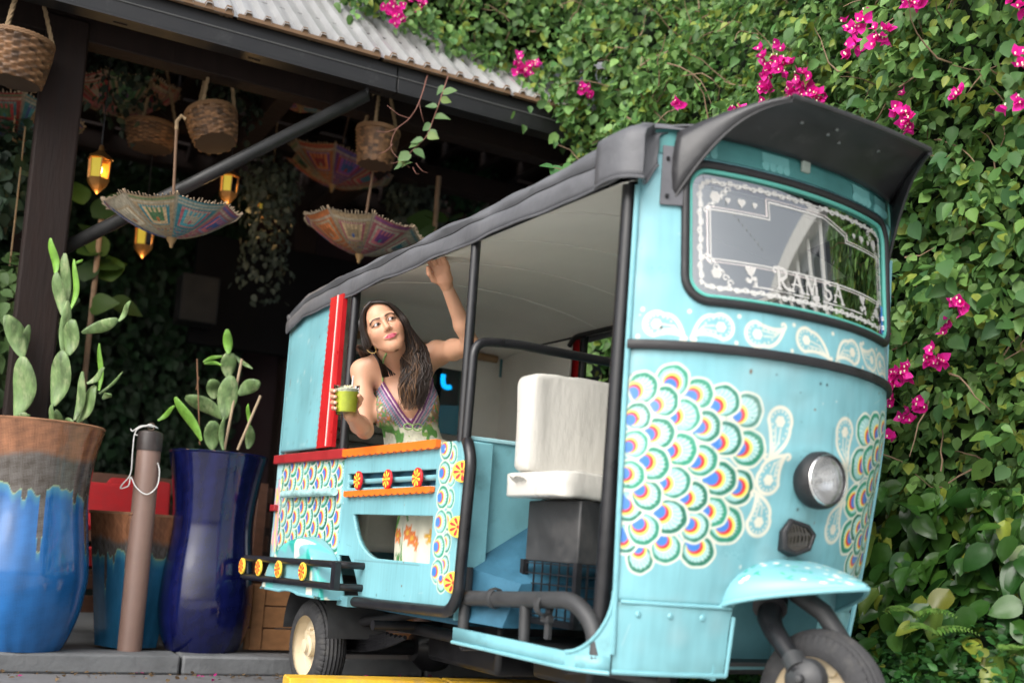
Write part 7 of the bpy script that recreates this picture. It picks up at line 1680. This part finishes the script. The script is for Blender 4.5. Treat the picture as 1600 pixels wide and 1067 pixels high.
# fallen bracts on the ground
for i, (px, py) in enumerate([(240, 1046), (560, 1052), (632, 1052), (672, 1053), (782, 1052), (800, 1053), (812, 1049), (828, 1052), (796, 1057)]):
    p = atz(px, py, .004); r_ = np.random.default_rng(i); n = 6; o = mesh_obj('fallen_blossom', leaf_mesh('fallen_blossom', np.array(p)[None]+r_.normal(0, .012, (n, 3))*np.array((1, 1, .2))+np.array((0, 0, .012)), basis(np.tile((0, -.5, 1.), (n, 1))+r_.normal(0, .5, (n, 3)), r_.normal(0, 1, (n, 3)), r_), np.full(n, .038), np.tile((.55, .012, .22), (n, 1)), [LT[0]], M_bract))
    tag(o, ['fallen magenta blossom lying by the brown bollard', 'fallen magenta blossom beside the rear wheel', 'fallen magenta blossom just left of the bollard under the rickshaw', 'fallen magenta blossom just right of the bollard under the rickshaw'][i] if i < 4 else ['leftmost fallen blossom of the heap under the axle', 'middle fallen blossom of the heap under the axle', 'topmost fallen blossom of the heap under the axle', 'rightmost fallen blossom of the heap under the axle', 'nearest fallen blossom of the heap under the axle'][i-4], 'blossom', 'fallen blossoms' if i < 4 else 'heap of fallen blossoms under the rickshaw')
# ---- plants in the gloom of the restaurant
def clump(name, label, cat, centre, n, r, size, ca, cb, hang=0, templ=LT, group=None, mt=None, flat=1.0):
    r_ = np.random.default_rng(int(abs(centre[0])*977+abs(centre[2])*131)); v = r_.normal(0, 1, (n, 3)); v /= np.linalg.norm(v, axis=1, keepdims=True); rad = r*r_.uniform(.45, 1, (n, 1)); pos = v*rad*np.array((1, 1, flat)); pos[:, 2] -= hang*r_.uniform(0, 1, n)**1.5*(r_.uniform(0, 1, n) < .6)
    e = empty(name, centre); tag(e, label, cat, group); o = mesh_obj('foliage', leaf_mesh('foliage', pos, basis(v+r_.normal(0, .4, v.shape)+np.array((0, -.5, .4)), v*.4+np.array((0, 0, -.8))+r_.normal(0, .4, v.shape), r_), size*r_.uniform(.7, 1.3, n), greens(n, r_, ca, cb, 0), templ, mt or M_dim), e); o['kind'] = 'stuff'
    MB().tube([(0, 0, r*.5), (0, 0, r*.5+.8)], .004, 5).build('hanging_cord', M_rope, e)
    return e
clump('trailing_plant', 'grey-green trailing plant hanging behind the brace pipe', 'hanging plant', fac_at(425, 285, 1.6), 900, .20, .045, (.035, .05, .035), (.07, .09, .07), .65, group='trailing plants hung in the gloom')
clump('trailing_plant', 'grey-green trailing plant hanging behind the ribbed basket', 'hanging plant', fac_at(650, 300, 1.9), 800, .24, .05, (.03, .045, .035), (.06, .08, .06), .35, group='trailing plants hung in the gloom')
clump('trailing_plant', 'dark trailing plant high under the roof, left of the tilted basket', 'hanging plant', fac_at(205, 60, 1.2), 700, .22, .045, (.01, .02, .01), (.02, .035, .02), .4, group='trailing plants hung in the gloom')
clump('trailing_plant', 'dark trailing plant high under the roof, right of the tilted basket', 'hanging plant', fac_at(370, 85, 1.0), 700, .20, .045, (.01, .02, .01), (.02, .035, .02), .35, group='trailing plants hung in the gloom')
# green wall panel at the back
r_ = np.random.default_rng(5); n = 9000; t = r_.uniform(-1.4, 1.5, n); z = r_.uniform(.3, 3.4, n); b = 3.45-r_.uniform(0, .14, n); pos = np.array([tuple(fac(t[i], b[i], z[i])) for i in range(n)])
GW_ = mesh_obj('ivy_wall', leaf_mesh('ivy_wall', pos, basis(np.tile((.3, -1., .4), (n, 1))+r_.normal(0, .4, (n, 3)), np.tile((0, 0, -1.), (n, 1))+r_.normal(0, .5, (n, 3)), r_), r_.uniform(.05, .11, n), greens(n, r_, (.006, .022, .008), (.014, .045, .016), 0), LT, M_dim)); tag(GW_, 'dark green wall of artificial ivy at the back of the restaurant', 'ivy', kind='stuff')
def big_leaf_plant(pxs, b, label, size, tones):
    c = fac_at(pxs[0][0], pxs[0][1], b); e = empty('broad_leaf_plant', c); tag(e, label, 'plant'); inv = Matrix.Translation(-c); r_ = np.random.default_rng(len(pxs)); pos = np.array([tuple(fac_at(x, y, b)) for x, y in pxs]); n = len(pos)
    N_ = np.tile((.1, -1., .5), (n, 1))+r_.normal(0, .35, (n, 3)); U_ = np.stack([r_.normal(0, .8, n), np.full(n, -.1), r_.uniform(-.2, .9, n)], 1)
    tm = [leaf_template(.85, .05, .15), leaf_template(.75, .08, .25)]
    meshes = [np_mesh('leaf', tv, tf, M_dim, np.tile(np.array(c_), (len(tv), 1))) for tv, tf in tm for c_ in tones]; B_ = basis(N_, U_, r_)
    for i in range(n):
        s_ = size*r_.uniform(.8, 1.25); o = bpy.data.objects.new('leaf', meshes[i % len(meshes)]); col.objects.link(o); o.parent = e; bb = B_[i]*s_; l = Vector(pos[i])-c
        o.matrix_basis = Matrix(((bb[0, 0], bb[1, 0], bb[2, 0], l.x), (bb[0, 1], bb[1, 1], bb[2, 1], l.y), (bb[0, 2], bb[1, 2], bb[2, 2], l.z), (0, 0, 0, 1)))
        sd = o.modifiers.new('s', 'SUBSURF'); sd.levels = sd.render_levels = 2
    MB().tube([fac(0, 0, 0)-fac(0, 0, 0)+Vector((0, 0, -.9)), Vector((0, 0, .3))], .015, 8).build('stem', M_twig, e)
big_leaf_plant([(150, 420), (165, 400), (130, 440), (170, 470), (140, 480), (155, 375), (120, 395), (175, 440), (145, 340), (165, 330), (130, 320), (125, 470)], 1.1, 'broad-leaved green plant behind the tall cactus and the dark post', .17, [(.025, .06, .008), (.04, .085, .01), (.018, .045, .008)])
big_leaf_plant([(680, 350), (700, 345), (665, 370), (690, 370), (720, 340)], 1.0, 'broad green leaves rising behind the rickshaw roof', .17, [(.025, .06, .01), (.035, .075, .012)])
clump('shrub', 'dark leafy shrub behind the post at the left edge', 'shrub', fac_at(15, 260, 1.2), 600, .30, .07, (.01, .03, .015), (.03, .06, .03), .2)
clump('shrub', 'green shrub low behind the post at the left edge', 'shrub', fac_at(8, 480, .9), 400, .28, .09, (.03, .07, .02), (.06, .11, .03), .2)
clump('climbing_ivy', 'green ivy wound round the pale post under the eave', 'ivy', fac_at(735, 235, 2.1), 700, .26, .06, (.015, .07, .025), (.03, .11, .04), .3)

# ---- leaf litter and dust at the foot of the step
r_ = np.random.default_rng(77); n = 260; t = r_.uniform(-.6, 2.6, n); b = -np.abs(r_.normal(0, .10, n))-.01; pos = np.array([tuple(fac(t[i], b[i], .006+r_.uniform(0, .006))) for i in range(n)])
cc = greens(n, r_, (.10, .06, .03), (.22, .15, .08), 0); cc[::9] = (.45, .012, .18)
LIT = mesh_obj('leaf_litter', leaf_mesh('leaf_litter', pos, basis(np.tile((0, 0, 1.), (n, 1))+r_.normal(0, .35, (n, 3)), r_.normal(0, 1, (n, 3))*np.array((1, 1, .1)), r_), r_.uniform(.008, .028, n), cc, LT, M_leaf)); tag(LIT, 'dry leaf litter scattered along the foot of the step', 'leaf litter', kind='stuff')
